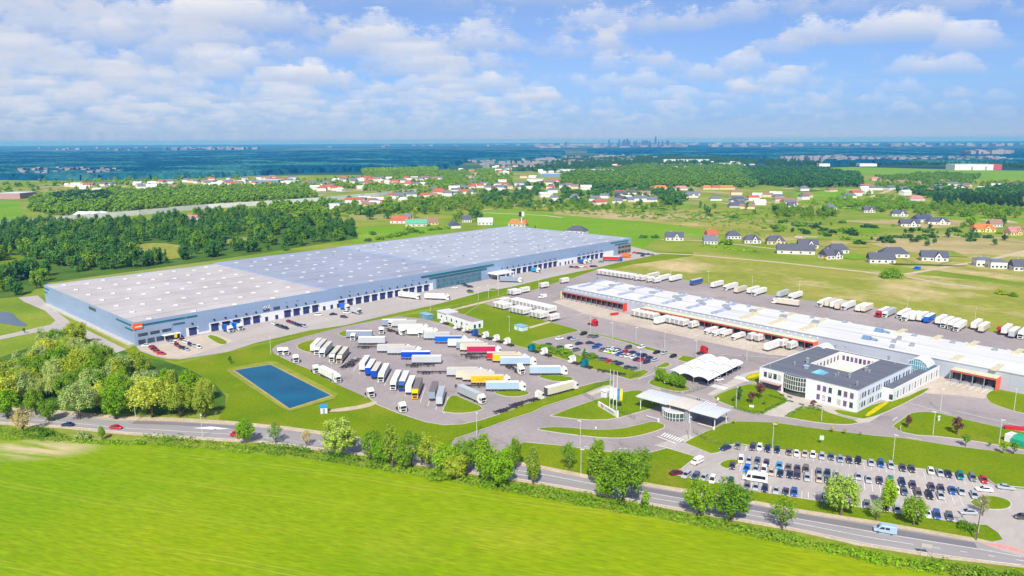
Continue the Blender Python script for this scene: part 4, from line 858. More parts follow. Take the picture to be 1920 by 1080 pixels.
shell(0, BL, 0, BD, BH).build('wall', [BW], cd); MB().box(.3, BL - .3, .3, BD - .3, BH - .8, BH - .12).build('roof', [BR], cd)
def bb(name, x0, x1, y0, y1, z0, z1, mat, par=None): return MB().box(x0, x1, y0, y1, z0, z1).build(name, [mat], par or cd)
def bays(a, b_, n, dep, ztop, end, colr, roofm, gap=()):
    bb('bay_canopy', a, b_, -dep, -.02, ztop, ztop + .35, roofm); bb('bay_fascia', a, b_, -dep - .15, -dep - .01, ztop - .45, ztop + .3, RFR)
    st = (b_ - a) / n
    for i in range(n):
        x = a + i * st
        d = bb('bay_door', x + st * .1, x + st * .9, -dep * .55, -dep * .5, .9, ztop - .5, DARK); bb('door_seal', x + st * .2, x + st * .8, -dep * .6, -dep * .551, 1.2, ztop - 1.0, plain('door_seal_dark', (.06, .055, .07), .7, var=.4, scale=.5), d); bb('dock_leveller', x + st * .08, x + st * .92, -dep * .9, -.05, 0.02, 1.0, GREY, d)  # seal panel slightly lighter than the near-black door behind it
    for i in range(n + 1): bb('bay_post', a + i * st - .12, a + i * st + .12, -dep, -dep + .3, 0, ztop - .46, RFR if n > 6 else GREY)
    if end: bb('bay_end_wall', b_ + .01, b_ + .35, -dep - .2, -.02, 0, ztop + .2, end)
x1 = bl(1163, 586)[0]; bays(1.0, x1, 12, 3.2, 4.9, RED, RFR, GREY)
x2, x3 = bl(1187, 596)[0], bl(1515, 664)[0]; bays(x2, x3, 24, 4.2, 4.7, ORANGE, RFR, CREAM)
x4, x5 = bl(1779, 716)[0], bl(1862, 736)[0]; bays(x4, x5, 4, 5.0, 5.0, ORANGE, RFR, CREAM)
bb('bay_end_wall', -.35, .7, -3.2, -.02, 0, 5.0, CREAM)
for i in range(48):
    x = 4 + i * (x3 - 4) / 44
    if x < BL - 10 and not (x3 < x < x4): bb('round_vent', x - .35, x + .35, -.12, .02, 6.1, 6.8, WHITE)
bb('eave_trim', 0, BL, -.16, -.03, BH - .35, BH + .04, GREY)
for i, px in enumerate((1087, 1123, 1162, 1200, 1245, 1290, 1337, 1388, 1442, 1500)):
    py = 538 + (px - 1087) * .199; x, y = bl(px, py, BH); gm = BLUEGL if px < 1350 else CREAMGL
    o = bb('roof_light', x - 1.0, x + 1.0, max(3.0, y - 1), y + 12.5, BH - .1, BH + .75, gm)
    if 1230 < px: bb('smoke_vent', x - 1.7, x + 1.7, y + 13, y + 15.5, BH - .1, BH + 1.3, GREY if px < 1350 else CREAMGL, o)
for px, py in ((1140, 524.5), (1177, 530.5), (1215, 537), (1250, 544), (1297, 551), (1340, 559), (1390, 567), (1440, 576), (1495, 586), (1553, 597)):
    x, y = bl(px, py, BH); o = bb('roof_light', x - 1.0, x + 1.0, min(BD - 12, y - 5), min(BD - 2, y + 5), BH - .1, BH + .7, BLUEGL if px < 1440 else CREAMGL); bb('smoke_vent', x - 1.5, x + 1.5, min(BD - 15, y - 8), min(BD - 12.1, y - 5.2), BH - .1, BH + 1.2, GREY, o)
for px, py in ((1690, 622), (1757, 634), (1826, 645), (1910, 660), (1795, 672), (1870, 690)):
    x, y = bl(px, py, BH); bb('roof_light', x - 1.2, x + 1.2, y - 5, y + 5, BH - .1, BH + .6, CREAMGL)
for px, py in ((1119, 523), (1155, 529), (1193, 536), (1232, 543), (1275, 551), (1318, 559), (1365, 568), (1404, 575), (1467, 585), (1523, 596), (1584, 605), (1715, 630), (1787, 643), (1866, 657), (1710, 649), (1673, 652), (1686, 636), (1676, 642)):
    x, y = bl(px, py, BH); bb('roof_fan', x - .8, x + .8, y - .8, y + .8, BH - .1, BH + 1.5, GREY)
for px, py in ((1625, 636), (1648, 622)):
    x, y = bl(px, py, BH); MB().box(x - 1.8, x + 1.8, y - 1, y + 1, BH - .1, BH + 1.6).tube((x + 2, y, BH + 1), (x + 5, y + .4, BH + .5), .45).build('chiller', [plain('chiller_blue', (.16, .26, .42), .5)], cd)
for px, py in ((1325, 548), (1370, 556), (1405, 561), (1442, 567), (1583, 592), (1624, 599), (1717, 616), (1836, 636), (1911, 650)):
    x, y = bl(px, py, 5); q = MB(); n = 8
    for k in range(n):
        a0, a1 = math.pi * k / n, math.pi * (k + 1) / n
        q.quad((x - 2.2 * math.cos(a0), BD, 5.2 + 2.6 * math.sin(a0)), (x - 2.2 * math.cos(a1), BD, 5.2 + 2.6 * math.sin(a1)), (x - 2.2 * math.cos(a1), BD + 3, 5.2 + 2.0 * math.sin(a1)), (x - 2.2 * math.cos(a0), BD + 3, 5.2 + 2.0 * math.sin(a0)))
    q.build('rear_door_hood', [WHITE], cd)
# ------------------------------------------------------------------ office block
PO = G(1606, 773); OA = D2R(131.0); OL, OW, OH = 41.0, 49.0, 8.5
ou = Vector((math.cos(OA), math.sin(OA), 0)); ov = Vector((ou.y, -ou.x, 0))      # u: along the front to the left, v: away along the right face
of = empty('office_building', (PO.x, PO.y, 0), OA); tag(of, 'white two-storey office block with dark flat roof and square courtyard', 'office building')
def ol(px, py, z): q = G(px, py, z) - PO; return q.dot(ou), -q.dot(ov)          # local x, y (y negative = away)
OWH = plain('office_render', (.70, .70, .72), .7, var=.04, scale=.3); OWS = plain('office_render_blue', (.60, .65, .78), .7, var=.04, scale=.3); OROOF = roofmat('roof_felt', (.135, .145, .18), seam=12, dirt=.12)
OBLD = plain('blind', (.45, .46, .43), .7, var=.25, scale=.9); MAUVE = plain('mauve_glass', (.16, .09, .22), .3)
cx = [ol(*p, OH) for p in ((1575, 660), (1647, 674), (1596, 698), (1522, 681))]
hx0, hx1 = sorted((sum(c[0] for c in (cx[1], cx[2])) / 2, sum(c[0] for c in (cx[0], cx[3])) / 2)); hy1, hy0 = sorted((sum(c[1] for c in (cx[0], cx[1])) / 2, sum(c[1] for c in (cx[2], cx[3])) / 2))
T = .35
fx0, fx1 = ol(1530, 738, 0)[0], ol(1494, 725, 0)[0]                               # glazed entrance between these on the front
fx0, fx1 = min(fx0, fx1), max(fx0, fx1)
MB().box(0, fx0, -T, 0, 0, OH).build('front_wall', [OWH], of); MB().box(fx1, OL, -T, 0, 0, OH).build('front_wall', [OWH], of)
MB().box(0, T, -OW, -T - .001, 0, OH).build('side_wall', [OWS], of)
MB().box(OL - T, OL, -OW, -T - .001, 0, OH).build('far_side_wall', [OWH], of); MB().box(T, OL - T, -OW, -OW + T, 0, OH).build('rear_wall', [OWH], of)
rz0, rz1 = OH - .7, OH - .08
MB().box(T, OL - T, hy0 + T, -T, rz0, rz1).box(T, OL - T, -OW + T, hy1 - T, rz0, rz1).box(T, hx0 - T, hy1 - T, hy0 + T, rz0, rz1).box(hx1 + T, OL - T, hy1 - T, hy0 + T, rz0, rz1).build('roof', [OROOF], of)
cy = MB(); cy.box(hx0 - T, hx1 + T, hy0, hy0 + T, 0, OH).box(hx0 - T, hx1 + T, hy1 - T, hy1, 0, OH).box(hx0 - T, hx0, hy1, hy0, 0, OH).box(hx1, hx1 + T, hy1, hy0, 0, OH)
cyo = cy.build('courtyard_wall', [plain('courtyard_render', (.72, .71, .69), .7, var=.04)], of)
MB().box(hx0, hx1, hy1, hy0, 0.3, 1.6).build('courtyard_floor', [plain('courtyard_paving', (.55, .48, .4), .9)], of)
for k in range(8):
    x = hx0 + 1.5 + k * (hx1 - hx0 - 3) / 7.4
    MB().box(x, x + 1.2, hy1, hy1 + .06, 5.0, 7.2).build('window', [MAUVE if k % 3 else GLASS], cyo)
    y = hy1 + 1.5 + k * (hy0 - hy1 - 3) / 7.4
    MB().box(hx1 - .06, hx1, y, y + 1.2, 5.0, 7.2).build('window', [GLASS], cyo)
MB().box(hx0 + 4, hx0 + 9, hy1 + 3, hy1 + 6, 1.6, 2.1).build('courtyard_bench', [DARK], of)
def win(x, z, w_, h, mat, side='front'):
    if side == 'front':
        o = MB().box(x, x + w_, -.1, .03, z, z + h).build('window', [mat], of); MB().box(x - .08, x + w_ + .08, .0, .1, z - .12, z - .01).build('sill', [GREY], o)
    else:
        o = MB().box(-.03, .1, -x - w_, -x, z, z + h).build('window', [mat], of); MB().box(-.1, .0, -x - w_ - .08, -x + .08, z - .12, z - .01).build('sill', [GREY], o)
grp = [1.6, 4.0, 6.3, 10.0, 12.3, 14.6]
for i, x in enumerate(grp):
    win(x, 4.9, 1.35, 2.1, [MAUVE, MAUVE, GLASS, GLASS, MAUVE, MAUVE][i]); win(x, 1.2, 1.35, 2.1, [GLASS, MAUVE, OBLD, GLASS, OBLD, MAUVE][i])
for i, x in enumerate((fx1 + 1.2, fx1 + 3.4, fx1 + 5.6, OL - 7.8, OL - 5.6, OL - 3.4)):
    win(x, 4.9, 1.35, 2.1, OBLD if i < 3 else GLASS)
    if i > 2: win(x, 1.2, 1.35, 2.1, OBLD if i == 4 else GLASS)
MB().box(fx1 + .8, fx1 + 9.2, -.15, .08, .4, 3.1).build('entrance_recess', [MAUVE], of); MB().box(fx1 + .5, fx1 + 9.5, .0, 2.4, 3.15, 3.45).build('porch_roof', [plain('porch_roof', (.42, .30, .30), .7)], of)
for i in range(20):
    x = 1.5 + i * 2.05 + (i // 3) * .9
    if x > OW - 3: break
    win(x, 4.9, 1.25, 2.0, GLASS if i % 4 else OBLD, 'side')
    if x < 22: win(x, 1.2, 1.25, 2.0, GLASS if i % 3 else OBLD, 'side')
# bowed glass entrance
q = MB(); fr = MB(); n = 10; w_ = fx1 - fx0; bp = []
for i in range(n + 1):
    t = i / n; bp.append((fx0 + w_ * t, 1.2 * math.sin(math.pi * t) ** .8 + .05))
for i in range(n):
    (xa, ya), (xb, yb) = bp[i], bp[i + 1]
    q.quad((xa, ya, 2.6), (xb, yb, 2.6), (xb, yb, OH - .35), (xa, ya, OH - .35)); q.quad((xa, ya - .9, .1), (xb, yb - .9, .1), (xb, yb - .9, 2.6), (xa, ya - .9, 2.6)); q.quad((xa, ya - .9, 2.6), (xb, yb - .9, 2.6), (xb, yb, 2.6), (xa, ya, 2.6))
    for z in (2.62, 4.6, 6.5, OH - .35): fr.tube((xa, ya, z), (xb, yb, z), .1, n=5)
for x, y in bp: fr.tube((x, y, 2.6), (x, y, OH - .3), .09, n=5)
eg = q.build('entrance_glazing', [glassmat('olive_glass', (.05, .06, .045))], of); fr.build('glazing_bars', [WHITE], eg)
MB().prism([(x, y) for x, y in bp] + [(fx1, -T), (fx0, -T)], OH - .3, OH - .06).build('entrance_roof', [OROOF], of)
x, y = ol(1537, 698, OH); q = MB(); hh = 2.6
q.add([(x - hh, y - hh, OH - .1), (x + hh, y - hh, OH - .1), (x + hh, y + hh, OH - .1), (x - hh, y + hh, OH - .1), (x, y, OH + 1.3)], [(0, 1, 4), (1, 2, 4), (2, 3, 4), (3, 0, 4)]); q.build('pyramid_skylight', [glassmat('sky_glass', (.12, .38, .60), .15)], of)
for px, py, s_, h in ((1512, 690, 1.3, 1.3), (1490, 684, .5, 1.5), (1514, 681, .8, 2.6), (1567, 705, .5, 1.1), (1572, 703, .5, 1.3), (1593, 708, .6, 1.7), (1607, 723, .35, 2.0), (1566, 652, .6, 1.3), (1585, 652, .4, .8), (1666, 674, .6, 1.7), (1678, 682, .4, .8), (1444, 688, .4, 1.0), (1624, 695, .9, 1.6), (1630, 698, .6, 1.2), (1594, 726, .3, .9)):
    x, y = ol(px, py, OH); MB().box(x - s_ * .5, x + s_ * .5, y - s_ * .5, y + s_ * .5, OH - .1, OH - .1 + h * .7).box(x - s_ * .7, x + s_ * .7, y - s_ * .7, y + s_ * .7, OH + h * .7 - .1, OH + h - .1).build('roof_vent', [GREY if s_ < 1.2 else plain('unit_blue', (.35, .48, .6), .5)], of)
MB().box(-.06, OL + .06, -.3, .06, OH + .001, OH + .12).box(-.06, .3, -OW, -.301, OH + .001, OH + .12).build('parapet_cap', [GREY], of)
# single-storey wing on the right with its glazed barrel link
wx, wy = ol(1672.5, 754, 0); ex, ey = ol(1760, 707, 0); wx2, wy2 = ol(1653, 752, 0)
x0w, x1w = (wx + ex) / 2, -.05; WHH = 5.2
y0w = wy
wo = MB(); wo.box(x0w, x0w + .3, ey, y0w - .301, 0, WHH).box(x0w, x1w, y0w - .3, y0w, 0, WHH).box(x0w + .3, x1w, ey, ey + .3, 0, WHH)
wing = wo.build('wing_wall', [OWH], of); MB().box(x0w + .31, x1w, ey + .31, y0w - .31, WHH - .6, WHH - .08).build('wing_roof', [OROOF], of)
ln = y0w - ey
for i in range(16):
    y = y0w - 1.6 - i * (ln - 2) / 16
    MB().box(x0w - .06, x0w + .02, y - .75, y, .9, 3.7).build('window', [GLASS if i % 2 else OBLD], wing)
MB().box(x1w - 4.2, x1w - 2.8, y0w - .02, y0w + .06, .9, 3.0).build('window', [GLASS], wing)
def barrel(px, py, wdt, ln_, z0, z1, az, name):
    g_ = G(px, py, 0); o = empty(name, (g_.x, g_.y, 0), az); q = MB(); r_ = MB(); n = 10; b_ = MB()
    arc = [(-wdt / 2 + wdt * i / n, z0 + (z1 - z0) * math.sin(math.pi * i / n) ** .75) for i in range(n + 1)]
    for (a0, h0), (a1, h1) in zip(arc, arc[1:]):
        r_.quad((a0, 0, h0), (a1, 0, h1), (a1, ln_, h1), (a0, ln_, h0)); r_.quad((a0, 0, h0 - .35), (a1, 0, h1 - .35), (a1, 0, h1), (a0, 0, h0))
        q.quad((a0, .3, .1), (a1, .3, .1), (a1, .3, h1 - .1), (a0, .3, h0 - .1)); q.quad((a0, ln_ - .3, .1), (a1, ln_ - .3, .1), (a1, ln_ - .3, h1 - .1), (a0, ln_ - .3, h0 - .1)); b_.box(a0 - .07, a0 + .07, .18, .28, .1, max(h0 - .2, .2))
    q.quad((-wdt / 2 + .1, .3, .1), (-wdt / 2 + .1, ln_ - .3, .1), (-wdt / 2 + .1, ln_ - .3, z0), (-wdt / 2 + .1, .3, z0)); q.quad((wdt / 2 - .1, .3, .1), (wdt / 2 - .1, ln_ - .3, .1), (wdt / 2 - .1, ln_ - .3, z0), (wdt / 2 - .1, .3, z0))
    for z in (2.4, 4.4, 6.2, 8.0): b_.box(-wdt / 2, wdt / 2, .14, .26, z - .06, z + .06)
    q.build('glazing', [glassmat('link_glass', (.10, .32, .42), .12)], o); r_.build('vault_roof', [WHITE], o); b_.build('glazing_bars', [WHITE], o); return o
o = barrel(1717, 712, 8.6, 8, 6.4, 9.4, BA, 'glazed_link'); tag(o, 'glazed link with white arched roof between office wing and hall', 'link building')
o = barrel(1533, 685, 8.2, 8, 6.4, 9.2, BA, 'glazed_link'); tag(o, 'glazed link with white arched roof by the orange bay end wall', 'link building')
# ------------------------------------------------------------------ vehicles
def paint(name, c, rough=.3): return plain('paint_' + name, c, rough, 0, .03, .4, .5)
PC = dict(white=(.70, .71, .73), silver=(.40, .43, .47), grey=(.16, .165, .18), darkgrey=(.07, .07, .08), black=(.018, .018, .022), navy=(.02, .035, .10), blue=(.025, .09, .34), skyblue=(.04, .30, .55), brightblue=(.0, .12, .60),
          red=(.50, .02, .03), darkred=(.13, .015, .03), maroon=(.18, .02, .05), purple=(.075, .06, .11), brown=(.17, .135, .12), beige=(.50, .42, .33), teal=(.0, .17, .22), darkgreen=(.02, .09, .06), lime=(.42, .62, .10), slate=(.09, .12, .17),
          paleblue=(.34, .47, .62), yellow=(.80, .47, .0), crimson=(.50, .02, .10), green=(.0, .33, .16), cream=(.62, .56, .45), greyblue=(.24, .30, .40), palegrey=(.46, .48, .52), orange=(.75, .16, .03), olive=(.16, .20, .07), royal=(.0, .06, .48))
PT = {k: paint(k, c) for k, c in PC.items()}
RUB = plain('rubber', (.018, .018, .018), .9); CARG = glassmat('car_glass', (.012, .02, .035), .06); CHR = plain('headlight_lens', (.75, .75, .72), .2); HUB = plain('wheel_hub', (.3, .3, .31), .4, .5); CHAS = plain('chassis', (.045, .04, .045), .7, var=.25)
def wheel(r, w): 
    m = MB(); m.tube((0, -w / 2, 0), (0, w / 2, 0), r, n=12); m.tube((0, -w / 2 - .015, 0), (0, w / 2 + .015, 0), r * .55, n=8, mi=1); return m.mesh('wheel', [RUB, HUB])
def at(me, x, y, z):
    m2 = me.copy(); m2.transform(Matrix.Translation((x, y, z))); return m2
W1 = wheel(.32, .22)
def carkind(kind, L, secs, cab, roof, wb):
    b = MB(); b.loft(secs); xr0, xr1, hw, z0, z1 = roof; b.loft([(xr0, hw, z1 - .07, z1), (xr0 + .1, hw + .02, z1 - .07, z1 + .03), (xr1 - .15, hw + .02, z1 - .07, z1 + .03), (xr1, hw, z1 - .07, z1)], ch=.03)
    for sx_ in (cab[0], cab[1]):
        e = xr0 if sx_ == cab[0] else xr1
        for s in (-1, 1): b.tube((sx_, s * .78, z0), (e, s * hw, z1), .05, n=4)
    gm = MB(); a0, a1 = cab[0], cab[1]; h = .76
    gm.add([(a0, -h, z0 - .05), (a1, -h, z0 - .05), (a1, h, z0 - .05), (a0, h, z0 - .05), (xr0, -hw, z1 - .06), (xr1, -hw, z1 - .06), (xr1, hw, z1 - .06), (xr0, hw, z1 - .06)], [(0, 1, 5, 4), (1, 2, 6, 5), (2, 3, 7, 6), (3, 0, 4, 7), (4, 5, 6, 7)])
    parts = [('body', b.mesh(kind + '_body', [PT['white']], False), None, {0: 'p'}), ('windows', gm.mesh(kind + '_windows', [CARG]), None, {})]
    for x in (wb, -wb):
        for s in (-1, 1): parts.append(('wheel', at(W1, x, s * .74, .32), None, {}))
    fx = secs[-1][0]
    for s in (-1, 1): parts.append(('headlight', MB().box(fx - .14, fx + .02, s * .62 - .17, s * .62 + .17, .58, .74).mesh('headlight', [CHR]), None, {}))
    define(kind, parts)
    define(kind + '_far', parts[:2] + parts[2:6])
carkind('hatchback', 4.1, [(-2.02, .72, .35, .8), (-1.9, .84, .25, .98), (-.8, .88, .2, .95), (.7, .88, .2, .93), (1.5, .86, .22, .86), (1.95, .76, .28, .74), (2.05, .66, .34, .66)], (-1.85, 1.2), (-1.5, .35, .58, .93, 1.48), 1.28)
carkind('saloon', 4.6, [(-2.3, .72, .35, .8), (-2.15, .84, .25, .98), (-1.2, .88, .2, .98), (.8, .88, .2, .93), (1.7, .86, .22, .86), (2.2, .76, .28, .74), (2.3, .66, .34, .66)], (-1.6, 1.15), (-.95, .3, .58, .95, 1.43), 1.38)
carkind('estate', 4.6, [(-2.3, .74, .35, .85), (-2.2, .84, .25, 1.0), (-1.2, .88, .2, .98), (.8, .88, .2, .94), (1.7, .86, .22, .87), (2.2, .76, .28, .75), (2.3, .66, .34, .66)], (-2.15, 1.15), (-1.85, .3, .6, .95, 1.5), 1.38)
carkind('minivan', 4.5, [(-2.2, .76, .35, .9), (-2.1, .86, .25, 1.08), (-1.2, .9, .2, 1.06), (.9, .9, .2, 1.0), (1.7, .86, .22, .9), (2.15, .76, .28, .76), (2.22, .66, .34, .68)], (-2.05, 1.5), (-1.85, .55, .64, 1.03, 1.72), 1.36)
carkind('offroader', 4.6, [(-2.25, .78, .45, 1.0), (-2.15, .88, .35, 1.12), (-1.2, .92, .3, 1.1), (.8, .92, .3, 1.08), (1.7, .9, .32, 1.02), (2.2, .82, .38, .92), (2.28, .72, .44, .8)], (-2.1, 1.15), (-1.9, .4, .66, 1.08, 1.76), 1.38)
def vankind(kind, L, H, W_, wins):
    h = W_ / 2; x0, x1 = -L / 2, L / 2; b = MB()
    b.loft([(x0, h - .06, .4, H - .1), (x0 + .12, h, .3, H), (x1 - 2.0, h, .3, H), (x1 - 1.55, h - .03, .3, H - .12), (x1 - .75, h - .06, .3, 1.25), (x1 - .15, h - .1, .3, 1.02), (x1, h - .2, .38, .8)], ch=.14)
    g = MB(); g.quad((x1 - 1.52, -h + .2, H - .2), (x1 - 1.52, h - .2, H - .2), (x1 - .72, h - .12, 1.32), (x1 - .72, -h + .12, 1.32))
    for s in (-1, 1):
        y = s * (h + .012); g.add([(x1 - 2.5, y, 1.3), (x1 - 1.2, y, 1.3), (x1 - 1.75, y, H - .45), (x1 - 2.5, y, H - .45)], [(0, 1, 2, 3)])
        for a, c in wins: g.add([(x1 - a, y, 1.3), (x1 - c, y, 1.3), (x1 - c, y, H - .45), (x1 - a, y, H - .45)], [(0, 1, 2, 3)])
    g.v = [(x + .0, y, z) for x, y, z in g.v]
    parts = [('body', b.mesh(kind + '_body', [PT['white']]), None, {0: 'p'}), ('windows', g.mesh(kind + '_windows', [CARG]), None, {})]
    for x in (x1 - 1.0, x0 + 1.2):
        for s in (-1, 1): parts.append(('wheel', at(W1, x, s * (h - .12), .33), None, {}))
    for s in (-1, 1): parts.append(('headlight', MB().box(x1 - .2, x1 + .01, s * (h - .38) - .16, s * (h - .38) + .16, .72, .95).mesh('headlight', [CHR]), None, {}))
    define(kind, parts)
vankind('van', 5.4, 2.35, 1.98, [(3.7, 2.7)]); vankind('panel_van', 5.6, 2.55, 2.0, []); vankind('coach', 7.3, 2.75, 2.2, [(6.7, 2.9)]); vankind('people_carrier', 4.9, 1.95, 1.9, [(3.4, 2.7), (4.6, 3.5)])
# articulated lorry: front at x = 0
GR = plain('grille', (.03, .03, .035), .5)
def cabparts(off=0):
    b = MB(); b.prof([(0, .45), (0, 1.5), (-.12, 2.9), (-.55, 3.15), (-1.5, 3.85), (-2.15, 3.9), (-2.2, .95), (-1.9, .45)], -1.22, 1.22)
    b.box(-2.9, -2.21, 1.12, 1.2, .9, 3.3); b.box(-2.9, -2.21, -1.2, -1.12, .9, 3.3)
    ws = MB(); ws.add([(.02, -1.08, 1.75), (.02, 1.08, 1.75), (-.1, 1.05, 2.75), (-.1, -1.05, 2.75)], [(0, 1, 2, 3)])
    for s in (-1, 1): ws.add([(-.2, s * 1.235, 1.75), (-1.1, s * 1.235, 1.75), (-1.1, s * 1.235, 2.6), (-.3, s * 1.235, 2.6)], [(0, 1, 2, 3)])
    gr = MB().box(-.1, .03, -.85, .85, .75, 1.5); c = MB().box(-6.0, -.4, -.45, .45, .62, .95).box(-3.6, -2.6, .5, 1.15, .4, .95).box(-3.6, -2.6, -1.15, -.5, .4, .95).box(-5.0, -3.6, -.6, .6, .96, 1.12)
    mi = MB(); 
    for s in (-1, 1): mi.box(-.45, -.25, s * 1.24 if s > 0 else -1.5, 1.5 if s > 0 else -1.24, 1.9, 2.7)
    P = [('cab', b.mesh('cab', [PT['white']]), None, {0: 'c'}), ('windscreen', ws.mesh('windscreen', [CARG]), 0, {}), ('grille', gr.mesh('grille', [GR]), 0, {}), ('mirror', mi.mesh('mirror', [GR]), 0, {}), ('chassis', c.mesh('tractor_chassis', [CHAS]), None, {})]
    for x in (-1.35, -5.1):
        for s in (-1, 1): P.append(('wheel', at(W2 if x > -2 else W3, x, s * (1.02 if x > -2 else .95), .5), None, {}))
    return P
W2 = wheel(.5, .32); W3 = wheel(.5, .6)
def trailerparts(x0, L=13.6, z0=1.12, z1=3.95, frontlegs=False):
    b = MB(); b.box(x0 - L, x0, -1.27, 1.27, z0, z1 - .001); n = len(b.f)
    rf = MB().box(x0 - L + .02, x0 - .02, -1.26, 1.26, z1, z1 + .06)
    d = MB().box(x0 - L - .05, x0 - L - .002, -1.15, 1.15, z0 + .1, z1 - .12)
    ch = MB().box(x0 - L + .1, x0 - 1.5, -.5, .5, .72, z0 - .01).box(x0 - L - .12, x0 - L + .1, -1.2, 1.2, .5, .75).box(x0 - 8.6, x0 - 5.4, 1.0, 1.2, .55, 1.0).box(x0 - 8.6, x0 - 5.4, -1.2, -1.0, .55, 1.0)
    if frontlegs: ch.box(x0 - 2.9, x0 - 2.7, .6, .8, 0, .8).box(x0 - 2.9, x0 - 2.7, -.8, -.6, 0, .8)
    sl = MB()
    for s in (-1, 1): sl.box(x0 - L + .05, x0 - .05, s * 1.275 - .012, s * 1.275 + .012, z0 - .06, z0 + .1)
    P = [('trailer_body', b.mesh('trailer_body', [PT['palegrey']]), None, {0: 's'}), ('roof', rf.mesh('trailer_roof', [PT['white']]), 'T', {0: 'r'}), ('rear_door', d.mesh('rear_door', [PT['palegrey']]), 'T', {0: 'd'}), ('side_rail', sl.mesh('side_rail', [PT['silver']]), 'T', {}), ('underframe', ch.mesh('underframe', [CHAS]), None, {})]
    for k in range(3):
        for s in (-1, 1): P.append(('wheel', at(W3, x0 - L + 2.2 + k * 1.31, s * .95, .5), None, {}))
    return P
def fix(P):
    i = next((k for k, p in enumerate(P) if p[0] == 'trailer_body'), None)
    return [(a, b, (i if c == 'T' else c), d) for a, b, c, d in P]
define('articulated_lorry', fix(cabparts() + trailerparts(-2.95)))
define('semi_trailer', fix(trailerparts(0, frontlegs=True)))
define('tractor_unit', cabparts())
sk = MB(); sk.box(-13.2, 0, .35, .5, .85, 1.15).box(-13.2, 0, -.5, -.35, .85, 1.15)
for x in (-.4, -3.4, -6.6, -9.8, -13.0): sk.box(x - .12, x + .12, -1.22, 1.22, .9, 1.18)
skp = [('frame', sk.mesh('chassis_frame', [CHAS]), None, {})]
for k in range(3):
    for s in (-1, 1): skp.append(('wheel', at(W3, -10.6 + k * 1.31, s * .95, .5), None, {}))
define('container_chassis', skp + [('landing_leg', MB().box(-2.9, -2.7, .5, .7, 0, .85).mesh('landing_leg', [CHAS]), None, {}), ('landing_leg', MB().box(-2.9, -2.7, -.7, -.5, 0, .85).mesh('landing_leg', [CHAS]), None, {})])
skl = MB(); skl.v = [(x - 3.2, y, z) for x, y, z in sk.v]; skl.f = sk.f; skl.m = sk.m
define('skeletal_lorry', cabparts() + [('trailer_frame', skl.mesh('trailer_frame', [CHAS]), None, {})] + [('wheel', at(W3, -13.8 + k * 1.31, s * .95, .5), None, {}) for k in range(3) for s in (-1, 1)])
# rigid truck
rg = MB().box(-8.2, -2.4, -1.25, 1.25, 1.0, 3.7); rc = MB().box(-8.2, -.4, -.45, .45, .6, .95)
define('box_truck', [p for p in cabparts() if p[0] not in ('chassis', 'wheel')] + [('box_body', rg.mesh('box_body', [PT['white']]), None, {0: 's'}), ('chassis', rc.mesh('truck_chassis', [CHAS]), None, {})] + [('wheel', at(W3, x, s * .95, .5), None, {}) for x in (-1.35, -6.3) for s in (-1, 1)])
# swap body container on legs: centre at origin, long axis x
sb = MB().box(-3.7, 3.7, -1.25, 1.25, 1.25, 3.95); rfm = MB().box(-3.66, 3.66, -1.22, 1.22, 3.951, 4.0)
legs = [('leg', MB().box(x - .07, x + .07, y - .07, y + .07, 0, 1.24).mesh('leg', [PT['palegrey']]), None, {}) for x in (-3.0, 3.0) for y in (-1.1, 1.1)]
LET = plain('lettering_grey', (.10, .09, .10), .6); LETR = plain('lettering_red', (.6, .04, .03), .6)
def sidetext(y, flip):
    t = text_mesh('SCHENKER', .62, .004); t.materials.clear(); t.materials.append(LET); t.transform(Matrix.Translation((.5, y, 2.7)) @ Matrix.Rotation(math.pi if flip else 0, 4, 'Z') @ Matrix.Rotation(math.pi / 2, 4, 'X')); return t
lg = MB().box(-2.7, -1.95, -1.275, -1.252, 2.45, 2.95).mesh('red_mark', [LETR])
define('swap_body', [('container', sb.mesh('container', [PT['white']]), None, {0: 's'}), ('roof', rfm.mesh('container_roof', [PT['white']]), 0, {}), ('lettering', sidetext(-1.262, False), 0, {}), ('red_mark', lg, 0, {}),
    ('end_door', MB().box(-3.76, -3.702, -1.1, 1.1, 1.4, 3.8).mesh('end_door', [plain('end_door_grey', (.33, .33, .34), .7, var=.2)]), 0, {}), ('underframe', MB().box(-3.6, 3.6, -.6, .6, 1.0, 1.24).mesh('body_underframe', [CHAS]), None, {})] + legs)  # end doors in a darker grey than the white container
